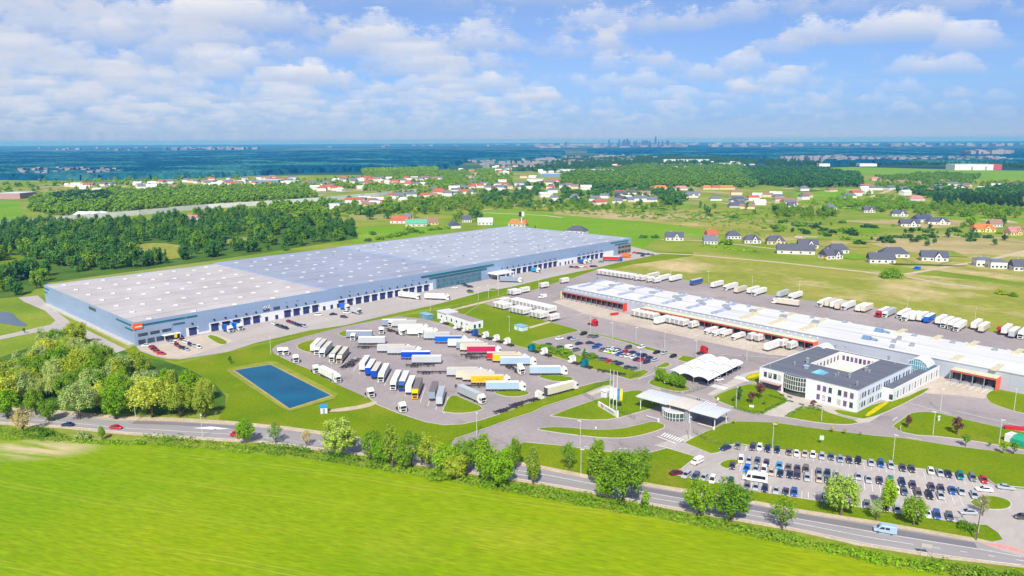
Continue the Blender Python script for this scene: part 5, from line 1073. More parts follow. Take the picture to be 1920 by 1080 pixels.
# ---- lorry park
NAMEC = dict(palegrey='pale grey', royal='royal blue', paleblue='pale blue', greyblue='grey-blue', darkgrey='dark grey', skyblue='light blue', brightblue='bright blue', darkred='dark red', darkgreen='dark green')
def cn(c): return NAMEC.get(c, c)
def put(kind, px, py, rz, label, cat, group, paints, off=0.0, back=0.0):
    g = G(px, py); d = Vector((math.cos(rz), math.sin(rz), 0)); g = g + d * off
    g.z = 0.065
    return inst(kind, g, rz, label, cat, group, {k: PT[v] for k, v in paints.items()})
DN, UP = D2R(-90), D2R(90)
GA = 'lorries parked nose to the pond side of the lorry park'
rowA = [(587, 662, 'T', 'white', 'white', 'white'), (594, 667, 'L', 'white', 'skyblue', 'cream'), (604, 672, 'L', 'white', 'white', 'cream'), (622, 681, 'L', 'white', 'grey', 'cream'), (635.5, 683.5, 'L', 'cream', 'grey', 'cream'),
    (679, 698, 'T', 'white', 'white', 'white'), (690, 706, 'T', 'white', 'royal', 'white'), (701, 712, 'T', 'white', 'royal', 'cream'), (714, 719, 'L', 'white', 'white', 'white'), (737, 733.5, 'L', 'white', 'white', 'white'), (752.5, 735, 'L', 'blue', 'white', 'white'),
    (766, 741, 'T', 'white', 'white', 'white'), (778, 750, 'L', 'yellow', 'grey', 'brown'), (810, 753, 'T', 'blue', 'greyblue', 'brown'), (823.5, 763, 'T', 'white', 'palegrey', 'silver')]
for i, (x, y, t, c, s, r) in enumerate(rowA):
    if t == 'L': put('articulated_lorry', x, y, DN, f'articulated lorry with {cn(c)} cab and {cn(s)} trailer, {ORD[i]} from left in the front rows', 'lorry', GA, dict(c=c, s=s, r=r, d=s))
    else: put('semi_trailer', x, y, UP, f'{cn(s)} trailer showing its rear doors, {ORD[i]} from left in the front rows', 'trailer', GA, dict(s=s, r=r, d='white' if s == 'white' else s), 13.6)
GB = 'lorries parked side by side across the lorry park'
rowB = [  # left-bottom rear px, cab colour or None, side, roof
    (717, 612, None, 'greyblue', 'white'), (736, 614, None, 'palegrey', 'cream'), (747, 621, 'white', 'white', 'cream'), (764, 629, 'white', 'white', 'white'), (650, 634, None, 'greyblue', 'white'), (795, 637, None, 'palegrey', 'cream'), (673, 646, None, 'palegrey', 'white'), (816, 644, 'white', 'brightblue', 'cream'),
    (840, 651, 'white', 'white', 'white'), (856, 655.5, None, 'greyblue', 'cream'), (863, 659, None, 'cream', 'cream'), (876, 663.5, 'white', 'crimson', 'cream'), (708, 661, 'white', 'palegrey', 'cream'), (727, 665, 'white', 'palegrey', 'cream'), (913, 676, 'white', 'red', 'cream'), (753, 674, None, 'royal', 'white'), (924, 679.5, 'white', 'yellow', 'cream'),
    (938, 685.5, 'white', 'paleblue', 'white'), (773, 682.5, None, 'palegrey', 'white'), (993, 703, 'white', 'paleblue', 'white'), (838, 706, 'white', 'palegrey', 'cream'), (855, 711, 'white', 'cream', 'cream'), (868, 715, None, 'cream', 'cream'), (884, 720.5, 'white', 'yellow', 'cream'), (911, 733, 'white', 'paleblue', 'white')]
for i, (x, y, c, s, r) in enumerate(rowB):
    if c: 
        o = put('articulated_lorry', x, y, 0, f'lorry with {cn(c)} cab and {cn(s)} trailer lying crosswise, {ORD[i]} row from the back', 'lorry', GB, dict(c=c, s=s, r=r, d=s), 16.6)
    else: o = put('semi_trailer', x, y, 0, f'parked {cn(s)} trailer without a cab lying crosswise, {ORD[i]} row from the back', 'trailer', GB, dict(s=s, r=r, d=s), 13.6)
    if i == 23:
        tb = [k for k in o.children if k.name.startswith('trailer_body')][0]
        lettering('LKW WALTER', 1.5, plain('lettering_olive', (.30, .20, .02), .6), tb, (-9.5, -1.285, 2.5), (math.pi / 2, 0, 0))
for i, (x, y, rz, k, c, s, lb) in enumerate(((907, 759, D2R(-52), 'articulated_lorry', 'white', 'silver', 'white lorry with silver trailer slanting beside the triangular lawn'), (635, 719, D2R(-50), 'articulated_lorry', 'white', 'white', 'white lorry with white trailer driving along the pond bank'),
        (1081, 729, D2R(37), 'articulated_lorry', 'white', 'cream', 'white lorry with open-backed cream trailer along the entrance grass strip'))):
    put(k, x, y, rz, lb, 'lorry', 'lorries on the move in the lorry park', dict(c=c, s=s, r='white' if i else 'palegrey', d='white' if i < 2 else 'darkgrey'))
put('skeletal_lorry', 980, 704, D2R(-62), 'white lorry with empty container chassis before the pale blue trailer', 'lorry', 'lorries with empty chassis', dict(c='white')); put('skeletal_lorry', 757, 630, D2R(-48), 'white lorry with empty container chassis near the back rows', 'lorry', 'lorries with empty chassis', dict(c='white'))
put('skeletal_lorry', 1017, 748, D2R(38), 'white lorry with empty chassis behind the open-backed cream trailer', 'lorry', 'lorries with empty chassis', dict(c='white'))
BT = 'single tractor units in the lorry park'
for x, y, rz, c, lb in ((526, 668, -70, 'white', 'white tractor unit at the far left bend, outer of two'), (537, 668, -60, 'white', 'white tractor unit at the far left bend, inner of two'), (556, 682, -62, 'white', 'white tractor unit by the left pond corner'), (594, 702, -62, 'white', 'white tractor unit behind the lorry on the pond bank'), (697, 747, -62, 'white', 'white tractor unit at the end of the footpath to the kiosk'), (757, 775, -62, 'white', 'white tractor unit at the lower bend of the lorry park'),
        (661, 640, -100, 'white', 'white tractor unit between two grey trailers at the left'), (715, 628, -80, 'white', 'white tractor unit right of the rearmost left trailer'), (731, 614, -110, 'white', 'white tractor unit squeezed between the two backmost trailers'), (788, 634, -110, 'white', 'white tractor unit left of the grey trailer in the middle'), (974, 694, 95, 'white', 'white tractor unit facing away beside the skeletal lorry')):
    put('tractor_unit', x, y, D2R(rz), lb, 'tractor unit', BT, dict(c=c))
for i, (x, y, c) in enumerate(((828, 606, 'white'), (853, 617, 'white'), (869, 622, 'white'), (887, 629, 'blue'), (907, 634, 'white'), (927, 640, 'white'), (947, 646, 'white'), (993, 658, 'teal'), (1016, 665, 'white'), (1068, 680, 'white'), (1091, 687, 'teal'))):
    put('tractor_unit', x, y, D2R(133), f'{cn(c)} tractor unit parked along the grass edge, {ORD[i]} from the white service building', 'tractor unit', 'tractor units along the upper grass edge', dict(c=c))
for x, y, rz, lb in ((663, 678, 78, 'empty container chassis in the gap of the front rows'), (674, 676, 78, 'second empty container chassis in the gap of the front rows'), (815, 688, 0, 'empty chassis below the grey cabless trailer'), (915, 668, 0, 'empty chassis below the crimson trailer'), (925, 673, 0, 'empty chassis behind the red and yellow trailers'), (838, 701, 0, 'empty chassis left of the lower crosswise rows'), (912, 727, 0, 'empty chassis left of the lowest pale blue trailer'), (720, 653, 0, 'empty chassis left of the left grey trailers'), (1120, 697, 150, 'flat chassis behind the right teal tractor unit'), (978, 763, 38, 'empty chassis at the tail of the lower skeletal lorry')):
    put('container_chassis', x, y, D2R(rz), lb, 'trailer chassis', 'empty container chassis', {})
# ---- swap bodies
SBH = D2R(42)
def sbs(pts, rowname, rz=SBH, kind='swap_body', grp='swap body containers'):
    for i, (x, y) in enumerate(pts):
        g = G(x, y); inst(kind, (g.x, g.y, .07), rz, f'white container on legs, {ORD[i]} from the left, {rowname}', 'container', grp)
def line(p0, p1, n): return [(p0[0] + (p1[0] - p0[0]) * i / max(1, n - 1), p0[1] + (p1[1] - p0[1]) * i / max(1, n - 1)) for i in range(n)]
sbs([(934, 577), (942, 579), (950, 581)] + [(966, 586), (973, 587.5), (980, 589), (987, 590.5), (1003, 594.5), (1010, 596), (1018, 598), (1038, 602)], 'the front row beside the lawn')
sbs([(946, 570.5)] + line((965, 571), (1033, 587), 11), 'long second row beside the lawn')
sbs([(961, 553), (968, 554), (984, 549.5)], 'small group by the grass strip'); sbs([(1020, 540.5), (1058, 531.5)], 'pair apart before the hall')
sbs(line((1126, 515), (1186, 524), 9) + [(1196, 526), (1207, 527), (1219, 529.5), (1231, 531)], 'the packed rows behind the hall', grp='swap bodies behind the hall')
def docked(px, py, n=7.4, rz=SBH): return px, py
DK = [(1193, 592.5), (1202, 594.5), (1211, 596.5), (1220, 598), (1229, 600)] + [(1259, 606.5), (1268, 608), (1276, 610), (1285, 612), (1301, 615.5)] + [(1412, 638), (1425, 640.5), (1470, 651), (1485, 655)]
sbs(DK, 'the loading bays of the hall', grp='swap bodies docked at the hall')
BK = D2R(42)
for i, (x, y, c) in enumerate(((1322, 628, 'white'), (1337, 632, 'white'), (1352, 633, 'white'), (1373, 639, 'white'))):
    g = G(x, y); o = inst('articulated_lorry', (g.x, g.y, .07), SBH + math.pi, f'white lorry backed onto the loading bays, {ORD[i]} of four from the left', 'lorry', 'lorries docked at the hall', {'c': PT['white'], 's': PT['white'], 'r': PT['white'], 'd': PT['white']}, .74)
for x, y, lb in ((1229, 610, 'long white trailer jutting out of the docked container row'), (1436, 660, 'long white trailer jutting out near the orange end wall')):
    put('semi_trailer', x, y, SBH + math.pi, lb, 'trailer', 'trailers docked at the hall', dict(s='white', r='white', d='white'), 0)
# ---- rear yard trailers
RV = D2R(45)
RY = [(1215, 524, 'T', 'cream', 'white'), (1236, 528, 'T', 'white', 'white'), (1257, 529, 'T', 'white', 'white'), (1296, 536, 'T', 'blue', 'cream'), (1335, 541, 'T', 'white', 'white'), (1358, 546, 'L', 'white', 'white'), (1379, 551, 'T', 'cream', 'cream'), (1403, 552, 'T', 'white', 'white'), (1412, 556, 'L', 'white', 'white'), (1459, 559, 'T', 'palegrey', 'palegrey'), (1480, 564, 'L', 'white', 'white'), (1535, 577, 'L', 'white', 'white'), (1549, 577, 'T', 'cream', 'cream'), (1559, 579, 'T', 'white', 'white'), (1568, 582, 'T', 'cream', 'cream'), (1580, 583, 'L', 'white', 'white'),
    (1607, 586, 'T', 'white', 'white'), (1617, 587, 'T', 'cream', 'white'), (1645, 596, 'L', 'palegrey', 'white', 'red'), (1657, 597, 'L', 'palegrey', 'palegrey'), (1685, 599, 'L', 'white', 'white'), (1694, 604, 'L', 'white', 'white'), (1709, 603, 'T', 'white', 'white'), (1722, 604, 'T', 'white', 'white'), (1735, 607, 'T', 'brightblue', 'white'), (1757, 610, 'T', 'white', 'white'), (1767, 616, 'L', 'white', 'white'), (1780, 619, 'L', 'white', 'white'), (1791, 623, 'L', 'white', 'white'), (1824, 619, 'T', 'white', 'white'), (1838, 625, 'T', 'cream', 'white'), (1881, 629, 'T', 'white', 'white'), (1895, 635, 'T', 'palegrey', 'white'), (1912, 637, 'L', 'white', 'white')]
for i, q in enumerate(RY):
    x, y, t, s, r = q[:5]; c = q[5] if len(q) > 5 else 'white'
    if t == 'L': put('articulated_lorry', x, y, RV + math.pi, f'lorry with {cn(c)} cab and {cn(s)} trailer, {ORD[i]} from the left in the rear yard', 'lorry', 'trailers and lorries in the rear yard', dict(c=c, s=s, r=r, d=s))
    else: put('semi_trailer', x, y, RV, f'{cn(s)} trailer seen from its doors, {ORD[i]} from the left in the rear yard', 'trailer', 'trailers and lorries in the rear yard', dict(s=s, r=r, d=s), 13.6)
put('articulated_lorry', 1448, 569, D2R(140), 'white lorry standing lengthwise close behind the hall roof', 'lorry', 'trailers and lorries in the rear yard', dict(c='white', s='cream', r='white', d='cream')); put('tractor_unit', 1874, 624, D2R(60), 'red tractor unit at the east end of the rear yard', 'tractor unit', None, dict(c='red'))
put('tractor_unit', 1119, 612, D2R(-45), 'red tractor unit driving on the dock yard', 'tractor unit', None, dict(c='red')); put('tractor_unit', 1324, 662, D2R(30), 'red tractor unit parked near the white carport', 'tractor unit', None, dict(c='red'))
put('panel_van', 1017, 559, D2R(205), 'white panel van driving at the hall corner', 'van', None, dict(p='white'))
# ---- at the warehouse
wl = UA - math.pi / 2
put('articulated_lorry', 787, 562, wl + .25, 'white lorry backed against the warehouse dock', 'lorry', None, dict(c='white', s='white', r='white', d='white')); put('articulated_lorry', 843, 563, D2R(-12), 'white lorry standing lengthwise before the warehouse', 'lorry', None, dict(c='white', s='white', r='white', d='white')); put('articulated_lorry', 979, 530, D2R(-12), 'lorry with white cab and grey trailer by the loading canopy', 'lorry', None, dict(c='white', s='greyblue', r='silver', d='grey'))
put('articulated_lorry', 1167, 490, D2R(-8), 'lorry with blue cab and red trailer at the far warehouse end', 'lorry', None, dict(c='blue', s='red', r='white', d='red'))
for x, y, c, lb in ((434, 625, 'blue', 'blue box truck at the first dock group, left of two'), (452, 621, 'brightblue', 'blue box truck at the first dock group, right of two'), (654, 583, 'brightblue', 'blue box truck at the middle dock group'), (675, 590, 'palegrey', 'pale grey box truck on the apron'), (1012, 512, 'skyblue', 'light blue truck at the far docks'), (1100, 496, 'blue', 'blue truck at the farthest docks, left of two'), (1108, 494, 'skyblue', 'light blue truck at the farthest docks, right of two')):
    put('box_truck', x, y, wl, lb, 'truck', 'trucks at the warehouse docks', dict(c='white' if c != 'palegrey' else c, s=c))
put('box_truck', 1183, 483, D2R(-5), 'orange red truck at the far end of the apron', 'truck', 'trucks at the warehouse docks', dict(c='orange', s='orange'))
# ---- cars
CN = dict(h='hatchback', s='saloon', e='estate', m='minivan', o='offroader')
WORD = dict(h='hatchback', s='saloon', e='estate car', m='people carrier', o='off-road car')
def cars(lst, rz, row, grp, far=False, jit=3):
    for i, q in enumerate(lst):
        x, y, c = q[:3]; k = q[3] if len(q) > 3 else 'hsehmhs'[(i * 5 + len(row)) % 7]; a = q[4] if len(q) > 4 else rz
        g = G(x, y); inst(CN[k] + ('_far' if far else ''), (g.x, g.y, .066), D2R(a + R.uniform(-jit, jit)), f'{cn(c)} {WORD[k]}, {ORD[i]} from the left, {row}', 'car', grp, {'p': PT[c]}, name=CN[k] if k != 'o' else 'offroad_car')
LOT = 'cars in the front car park'; HD = -112
cars([(1360, 843, 'navy', 's', 215), (1383, 839, 'grey'), (1411, 842, 'purple'), (1424, 842, 'white'), (1439, 845, 'navy', 'e'), (1457, 847, 'navy'), (1479, 851, 'brown'), (1493, 853, 'white'), (1509, 854, 'beige'), (1524, 856, 'white', 'h'), (1541, 859, 'silver'), (1558, 860, 'slate'), (1575, 864, 'greyblue'), (1592, 866, 'purple'), (1609, 867, 'black', 'e'), (1633, 871, 'silver'), (1651, 873, 'blue'), (1670, 876, 'silver', 'e'), (1692, 881, 'purple'), (1709, 883, 'darkgrey'), (1745, 887, 'white'), (1762, 890, 'silver'), (1778, 892, 'navy'), (1800, 896, 'teal'), (1823, 899, 'grey'), (1844, 903, 'red')], HD, 'top row of the front car park', LOT)
cars([(1389, 865, 'white'), (1404, 867, 'silver'), (1420, 868, 'slate'), (1437, 872, 'purple'), (1461, 877, 'skyblue'), (1478, 880, 'brown'), (1495, 882, 'purple'), (1511, 884, 'brown'), (1535, 890, 'grey'), (1551, 891, 'navy'), (1568, 893, 'silver'), (1609, 897, 'silver'), (1628, 902, 'silver'), (1649, 904, 'purple'), (1670, 906, 'teal'), (1691, 908, 'navy', 'e'), (1711, 913, 'purple'), (1746, 917, 'purple'), (1764, 920, 'purple'), (1785, 923, 'blue'), (1802, 925, 'silver')], HD, 'upper middle row, front car park', LOT)
cars([(1373, 877, 'purple', 'h'), (1400, 882, 'brightblue'), (1417, 883, 'silver'), (1432, 884, 'white', 'm'), (1446, 889, 'beige'), (1463, 891, 'navy'), (1481, 893, 'navy'), (1495, 895, 'purple'), (1513, 899, 'silver'), (1536, 902, 'beige'), (1552, 903, 'slate'), (1572, 906, 'grey'), (1680, 922, 'white'), (1695, 925, 'slate'), (1721, 929, 'brown'), (1742, 932, 'black'), (1763, 933, 'silver'), (1826, 932, 'silver')], HD, 'lower middle row, front car park', LOT)
cars([(1268, 890, 'darkred', 's', 25), (1287, 894, 'silver', 'e', 235), (1304, 897, 'slate', 'm', 240), (1320, 899, 'silver', 'h', 235), (1336, 903, 'white'), (1370, 907, 'darkgreen'), (1401, 915, 'grey'), (1417, 917, 'silver'), (1434, 920, 'navy'), (1455, 923, 'silver'), (1473, 926, 'purple'), (1489, 927, 'blue', 'e'), (1545, 938, 'greyblue'), (1562, 940, 'silver'), (1625, 950, 'grey'), (1658, 957, 'black'), (1682, 959, 'silver'), (1738, 967, 'white'), (1756, 970, 'blue'), (1780, 973, 'slate')], HD, 'lowest row, front car park', LOT)
cars([(1845, 921, 'white', 's', 165), (1885, 917, 'silver', 's', -15), (1815, 964, 'silver', 's', 175), (1917, 973, 'darkgrey', 'h', 170)], 0, 'drive at the front car park end', LOT)
put('people_carrier', 1307, 869, D2R(222), 'white people carrier driving into the front car park', 'car', None, dict(p='white')); put('coach', 1415, 902, D2R(158), 'white minibus parked across the front car park', 'minibus', None, dict(p='white')); put('van', 1659, 999, D2R(158), 'pale blue van driving on the public road', 'van', None, dict(p='paleblue'))
cars([(127, 799, 'navy', 's', 172), (218, 804, 'red', 's', -10)], 0, 'the left stretch of the public road', 'cars on the public road'); put('van', 446, 818, D2R(172), 'dark red van half hidden by a tree on the road', 'van', None, dict(p='red'))
UL = 'cars in the upper car park'
cars([(1129, 658, 'grey'), (1139, 660, 'white'), (1146, 662, 'lime'), (1154, 663, 'white'), (1161, 666, 'blue'), (1168, 669, 'silver'), (1177, 670, 'white'), (1187, 672, 'white'), (1194, 676, 'navy'), (1202, 677, 'red'), (1212, 681, 'navy')], -138, 'near packed row, upper car park', UL, True)
cars([(1143, 655, 'silver'), (1150, 656, 'white'), (1158, 658, 'blue'), (1173, 661.5, 'red'), (1186, 663, 'navy'), (1197, 667, 'blue'), (1207, 669, 'navy'), (1218, 673, 'navy'), (1228, 677, 'silver')], 42, 'far packed row, upper car park', UL, True)
cars([(1094, 628, 'black', 'o'), (1107, 632, 'grey'), (1116, 633, 'slate'), (1178, 654, 'purple'), (1202, 653, 'white'), (1231, 663, 'black'), (1245, 664, 'silver'), (1262, 670, 'black')], -138, 'grass strip row, upper car park', UL, True)
cars([(1049, 637, 'white', 's', 25), (1070, 636, 'navy'), (1077, 638, 'silver'), (1086, 646, 'navy'), (1106, 645, 'navy', 's', 0), (1122, 649, 'blue'), (1117, 653, 'blue')], 35, 'loose cars, upper car park', UL, True)
cars([(1028, 648, 'darkgreen'), (1050, 653, 'darkgreen'), (1081, 658, 'grey', 'o'), (1097, 666, 'white', 'm'), (1105, 668, 'teal'), (1115, 671, 'olive'), (1127, 675, 'grey'), (1134, 676, 'slate'), (1142, 679, 'red'), (1153, 682, 'olive'), (1162, 684, 'navy'), (1177, 691, 'darkgrey'), (1189, 693, 'slate')], 42, 'row along the bushes, upper car park', UL, True)
put('van', 1069, 655, D2R(25), 'white van behind the bushes of the upper car park', 'van', None, dict(p='white'))
WC = 'cars before the warehouse'
cars([(286, 653, 'red'), (290, 657, 'darkred'), (295, 661, 'red'), (303, 665, 'red')], -20, 'the red row at the warehouse corner', WC, True, 8); cars([(275, 650, 'white', 's')], 10, 'the bay beside the corner office', WC, True)
cars([(317, 640, 'purple'), (322, 643, 'silver'), (329, 645, 'white'), (332, 649, 'maroon'), (338, 653, 'maroon'), (345, 655, 'navy'), (351, 657, 'silver')], -50, 'left column before the corner office', WC, True, 6); cars([(338, 635, 'purple'), (343, 639, 'maroon'), (347, 643, 'white'), (353, 645, 'white'), (357, 648, 'navy'), (364, 650, 'silver'), (373, 653, 'white')], -50, 'right column before the corner office', WC, True, 6)
cars([(515, 609, 'white'), (521, 612, 'navy'), (528, 615, 'darkgrey'), (536, 617, 'navy')], -45, 'small row on the apron', WC, True); cars([(542, 605, 'maroon'), (548, 607, 'maroon'), (553, 609, 'purple'), (558, 611, 'navy'), (564, 612, 'navy'), (570, 613, 'silver')], -45, 'the slanted row of six on the apron', WC, True)
cars([(625, 591, 'navy', 's', 10), (645, 596, 'darkgrey', 'e', -20), (597, 592, 'white', 'm', 0), (650, 588, 'white', 'm', -30)], 0, 'the scattered cars on the middle apron', WC, True)
cars([(853, 541, 'white'), (874, 537, 'darkgreen'), (881, 539, 'navy'), (881, 547, 'darkgreen'), (870, 535, 'slate')], -10, 'the bays before the middle office', WC, True); cars([(1072, 502, 'navy'), (1082, 503, 'red'), (1091, 501, 'white'), (1098, 503, 'orange'), (1110, 501, 'black'), (1116, 501, 'maroon'), (1127, 492, 'grey')], -10, 'the far apron', WC, True); cars([(1190, 475, 'red'), (1197, 476, 'black'), (1203, 477, 'darkgrey'), (1209, 478, 'navy'), (1216, 478, 'black'), (1223, 479, 'grey'), (1205, 481, 'navy')], -10, 'past the warehouse end', WC, True)
put('van', 1719, 505, D2R(150), 'blue van on the lane by the village houses', 'van', None, dict(p='brightblue'))
g = G(1315, 715); 
cars([(1347, 714, 'white', 's', 20)], 20, 'the edge of the white carport', 'cars under the carport', True)
# ------------------------------------------------------------------ gatehouse
GA_ = D2R(-45)
def frame(px, py, az, name): g = G(px, py); return empty(name, (g.x, g.y, .06), az)
c0 = G(1192, 742, 5.5); c1 = G(1345, 783, 5.5); ga = math.atan2((c1 - c0).y, (c1 - c0).x); CLn = (c1 - c0).length
gt = empty('gate_canopy', (c0.x, c0.y, .06), ga); tag(gt, 'gatehouse under a long flat canopy of three pale roof panels over the drive', 'gatehouse')
CG = plain('canopy_roof', (.56, .58, .61), .5, var=.05); CB = plain('canopy_roof_beige', (.58, .54, .48), .6, var=.05)
for k, (a, b_) in enumerate(((0, .40), (.40, .66), (.66, 1.0))):
    q = MB(); z = 5.3 + (.25 if k == 1 else 0)
    x0, x1 = a * CLn, b_ * CLn; n = 6; D_ = 11.0
    for i in range(n):
        t0, t1 = i / n, (i + 1) / n; h0, h1 = (z + .35 * math.sin(math.pi * t) for t in (t0, t1))
        q.quad((x0 + .03, t0 * D_, h0), (x1 - .03, t0 * D_, h0), (x1 - .03, t1 * D_, h1), (x0 + .03, t1 * D_, h1)); q.quad((x0 + .03, t0 * D_, h0 - .28), (x1 - .03, t0 * D_, h0 - .28), (x1 - .03, t1 * D_, h1 - .28), (x0 + .03, t1 * D_, h1 - .28))
        q.quad((x0 + .03, t0 * D_, h0 - .28), (x0 + .03, t1 * D_, h1 - .28), (x0 + .03, t1 * D_, h1), (x0 + .03, t0 * D_, h0)); q.quad((x1 - .03, t0 * D_, h0 - .28), (x1 - .03, t1 * D_, h1 - .28), (x1 - .03, t1 * D_, h1), (x1 - .03, t0 * D_, h0))
    q.quad((x0 + .03, 0, z - .28), (x1 - .03, 0, z - .28), (x1 - .03, 0, z), (x0 + .03, 0, z)); q.quad((x0 + .03, D_, z - .28), (x1 - .03, D_, z - .28), (x1 - .03, D_, z), (x0 + .03, D_, z))
    q.build('roof_panel', [CB if k == 1 else CG], gt)
for x in (1.5, CLn * .42, CLn * .66, CLn - 1.5):
    for y in (1.2, 9.8): MB().tube((x, y, 0), (x, y, 5.0), .16).build('post', [WHITE], gt)
hx = CLn * .50; q = MB(); fr_ = MB(); n = 9
pts_ = [(hx - 6.2 + 12.4 * i / n * .75, 1.4 - 3.0 * math.sin(math.pi * i / n) ** .7) for i in range(n + 1)]
for (xa, ya), (xb, yb) in zip(pts_, pts_[1:]):
    q.quad((xa, ya, .1), (xb, yb, .1), (xb, yb, 3.1), (xa, ya, 3.1)); fr_.tube((xa, ya, 3.1), (xb, yb, 3.1), .12, n=5); fr_.tube((xa, ya, 1.1), (xb, yb, 1.1), .08, n=5)
for x, y in pts_: fr_.tube((x, y, 0), (x, y, 3.2), .1, n=5)
lo = q.build('lodge_glazing', [glassmat('lodge_glass', (.06, .10, .09), .1)], gt); fr_.build('lodge_frame', [WHITE], lo)
MB().prism(pts_ + [(pts_[-1][0], 8), (pts_[0][0], 8)], 3.2, 3.45).build('lodge_roof', [plain('lodge_roof', (.55, .57, .58), .6)], lo)
MB().box(pts_[0][0] + .2, pts_[-1][0] - .2, 1.7, 8, 0, 3.1).build('lodge_wall', [TEALGLASS], gt); MB().box(hx + 3.6, hx + 5.2, 1, 8, 0, 4.8).build('lift_column', [GREY], gt)
o = MB().box(-4.6, .6, -.06, .06, .9, 1.05).box(.4, .9, -.25, .25, 0, 1.2).build('barrier', [plain('barrier_white', (.75, .74, .72), .5)]); g = G(1232, 790); o.location = (g.x, g.y, .07); o.rotation_euler = (0, 0, ga); tag(o, 'white barrier arm at the gatehouse entry lane', 'barrier', 'barriers of the gatehouse')
o = MB().box(-5.6, .6, -.06, .06, .9, 1.05).box(.4, .9, -.25, .25, 0, 1.2).build('barrier', [plain('barrier_white', (.75, .74, .72), .5)]); g = G(1335, 806); o.location = (g.x, g.y, .07); o.rotation_euler = (0, 0, ga); tag(o, 'white barrier arm at the gatehouse exit lane', 'barrier', 'barriers of the gatehouse')
# ------------------------------------------------------------------ company sign, flags
a, b_ = G(1121, 762), G(1157, 784); sg = empty('company_sign', (a.x, a.y, .2), math.atan2((b_ - a).y, (b_ - a).x)); Ls = (b_ - a).length
tag(sg, 'long white sign wall with red square and dark lettering on the entrance lawn', 'sign'); MB().box(0, Ls - .5, 0, .5, .0, 1.9).build('sign_panel', [WHITE], sg); MB().box(Ls - .49, Ls, -.05, .6, 0, 2.6).build('sign_pillar', [WHITE], sg)
rs = MB().box(Ls * .16, Ls * .30, -.06, -.002, .55, 1.6).build('red_square', [LETR], sg); lettering('DB', .75, WHITE, rs, (Ls * .23, -.065, 1.06), (math.pi / 2, 0, 0)); lettering('SCHENKER', Ls * .092, LET, sg, (Ls * .60, -.02, .98), (math.pi / 2, 0, 0))
fl = {k: plain('flag_' + k, c, .8, var=.05) for k, c in dict(white=(.75, .75, .76), red=(.65, .05, .06), blue=(.06, .2, .55), yellow=(.80, .62, .02)).items()}
for i, (bx, by, cols, lb) in enumerate(((1143, 765, ('white', 'red'), 'white flagpole with white and red banner, left of three'), (1149.5, 767, ('white',), 'white flagpole with plain white banner, middle of three'), (1156, 769, ('blue', 'yellow'), 'white flagpole with blue and yellow banner, right of three'))):
    g = G(bx, by); o = empty('flagpole', (g.x, g.y, .2), 0); tag(o, lb, 'flagpole', 'flagpoles at the entrance'); MB().tube((0, 0, 0), (0, 0, 15.3), .14, .08).build('pole', [WHITE], o)
    f = empty('flag'); f.parent = o
    for k, c in enumerate(cols):
        q = MB(); wd = 1.0 if len(cols) == 2 else 1.2
        for j in range(6):
            z0, z1 = 8.4 - j * .8, 8.4 - (j + 1) * .8; y0, y1 = .12 * math.sin(j * 1.3), .12 * math.sin((j + 1) * 1.3)
            q.quad((.15 + k * wd, y0, z0), (.15 + (k + 1) * wd, y0, z0), (.15 + (k + 1) * wd, y1, z1), (.15 + k * wd, y1, z1))
        q.build('flag_stripe', [fl[c]], f)
# ------------------------------------------------------------------ carport: three bays deep, vaulted white roofs
a, b_, c_ = G(1327, 727), G(1394, 692), G(1252, 700)
cpa = math.atan2((b_ - a).y, (b_ - a).x); ca = (b_ - a).length; cpo = empty('carport', (a.x, a.y, .06), cpa); tag(cpo, 'white carport with nine vaulted fabric roofs beside the drive', 'carport')
CV = plain('carport_fabric', (.74, .75, .77), .6, var=.03)
seg = ca / 3.0; dep = 6.6
for r in range(3):
    for k in range(3):
        x0, x1 = k * seg + .25, (k + 1) * seg - .25; y0 = r * dep; q = MB(); n = 8
        for i in range(n):
            t0, t1 = i / n, (i + 1) / n
            f = lambda t: 2.9 + 1.0 * math.sin(math.pi * t) ** .8
            q.quad((x0, y0 + t0 * dep, f(t0)), (x1, y0 + t0 * dep, f(t0)), (x1, y0 + t1 * dep, f(t1)), (x0, y0 + t1 * dep, f(t1)))
        v = q.build('vault_roof', [CV], cpo)
        rb_ = MB()
        for i in range(n):
            t0, t1 = i / n, (i + 1) / n
            for xx in (x0, x1): rb_.tube((xx, y0 + t0 * dep, f(t0)), (xx, y0 + t1 * dep, f(t1)), .09, n=4)
        rb_.build('rib', [GREY], v)
for k in range(7):
    for r in range(4): MB().tube((k * ca / 6, r * dep, 0), (k * ca / 6, r * dep, 3.0), .1, n=6).build('post', [GREY], cpo)
for k in range(9):
    if k == 4: continue
    g = Vector((a.x, a.y, 0)) + Vector((math.cos(cpa), math.sin(cpa), 0)) * (2.5 + k * ca / 9.2) + Vector((-math.sin(cpa), math.cos(cpa), 0)) * 3.0
    inst('saloon_far' if k % 2 else 'estate_far', (g.x, g.y, .066), cpa - math.pi / 2, f'{"dark" if k % 2 else "navy"} car in the shade under the carport, {ORD[k]} bay from the left', 'car', 'cars under the carport', {'p': PT['darkgrey' if k % 2 else 'navy']}, name='parked_car')
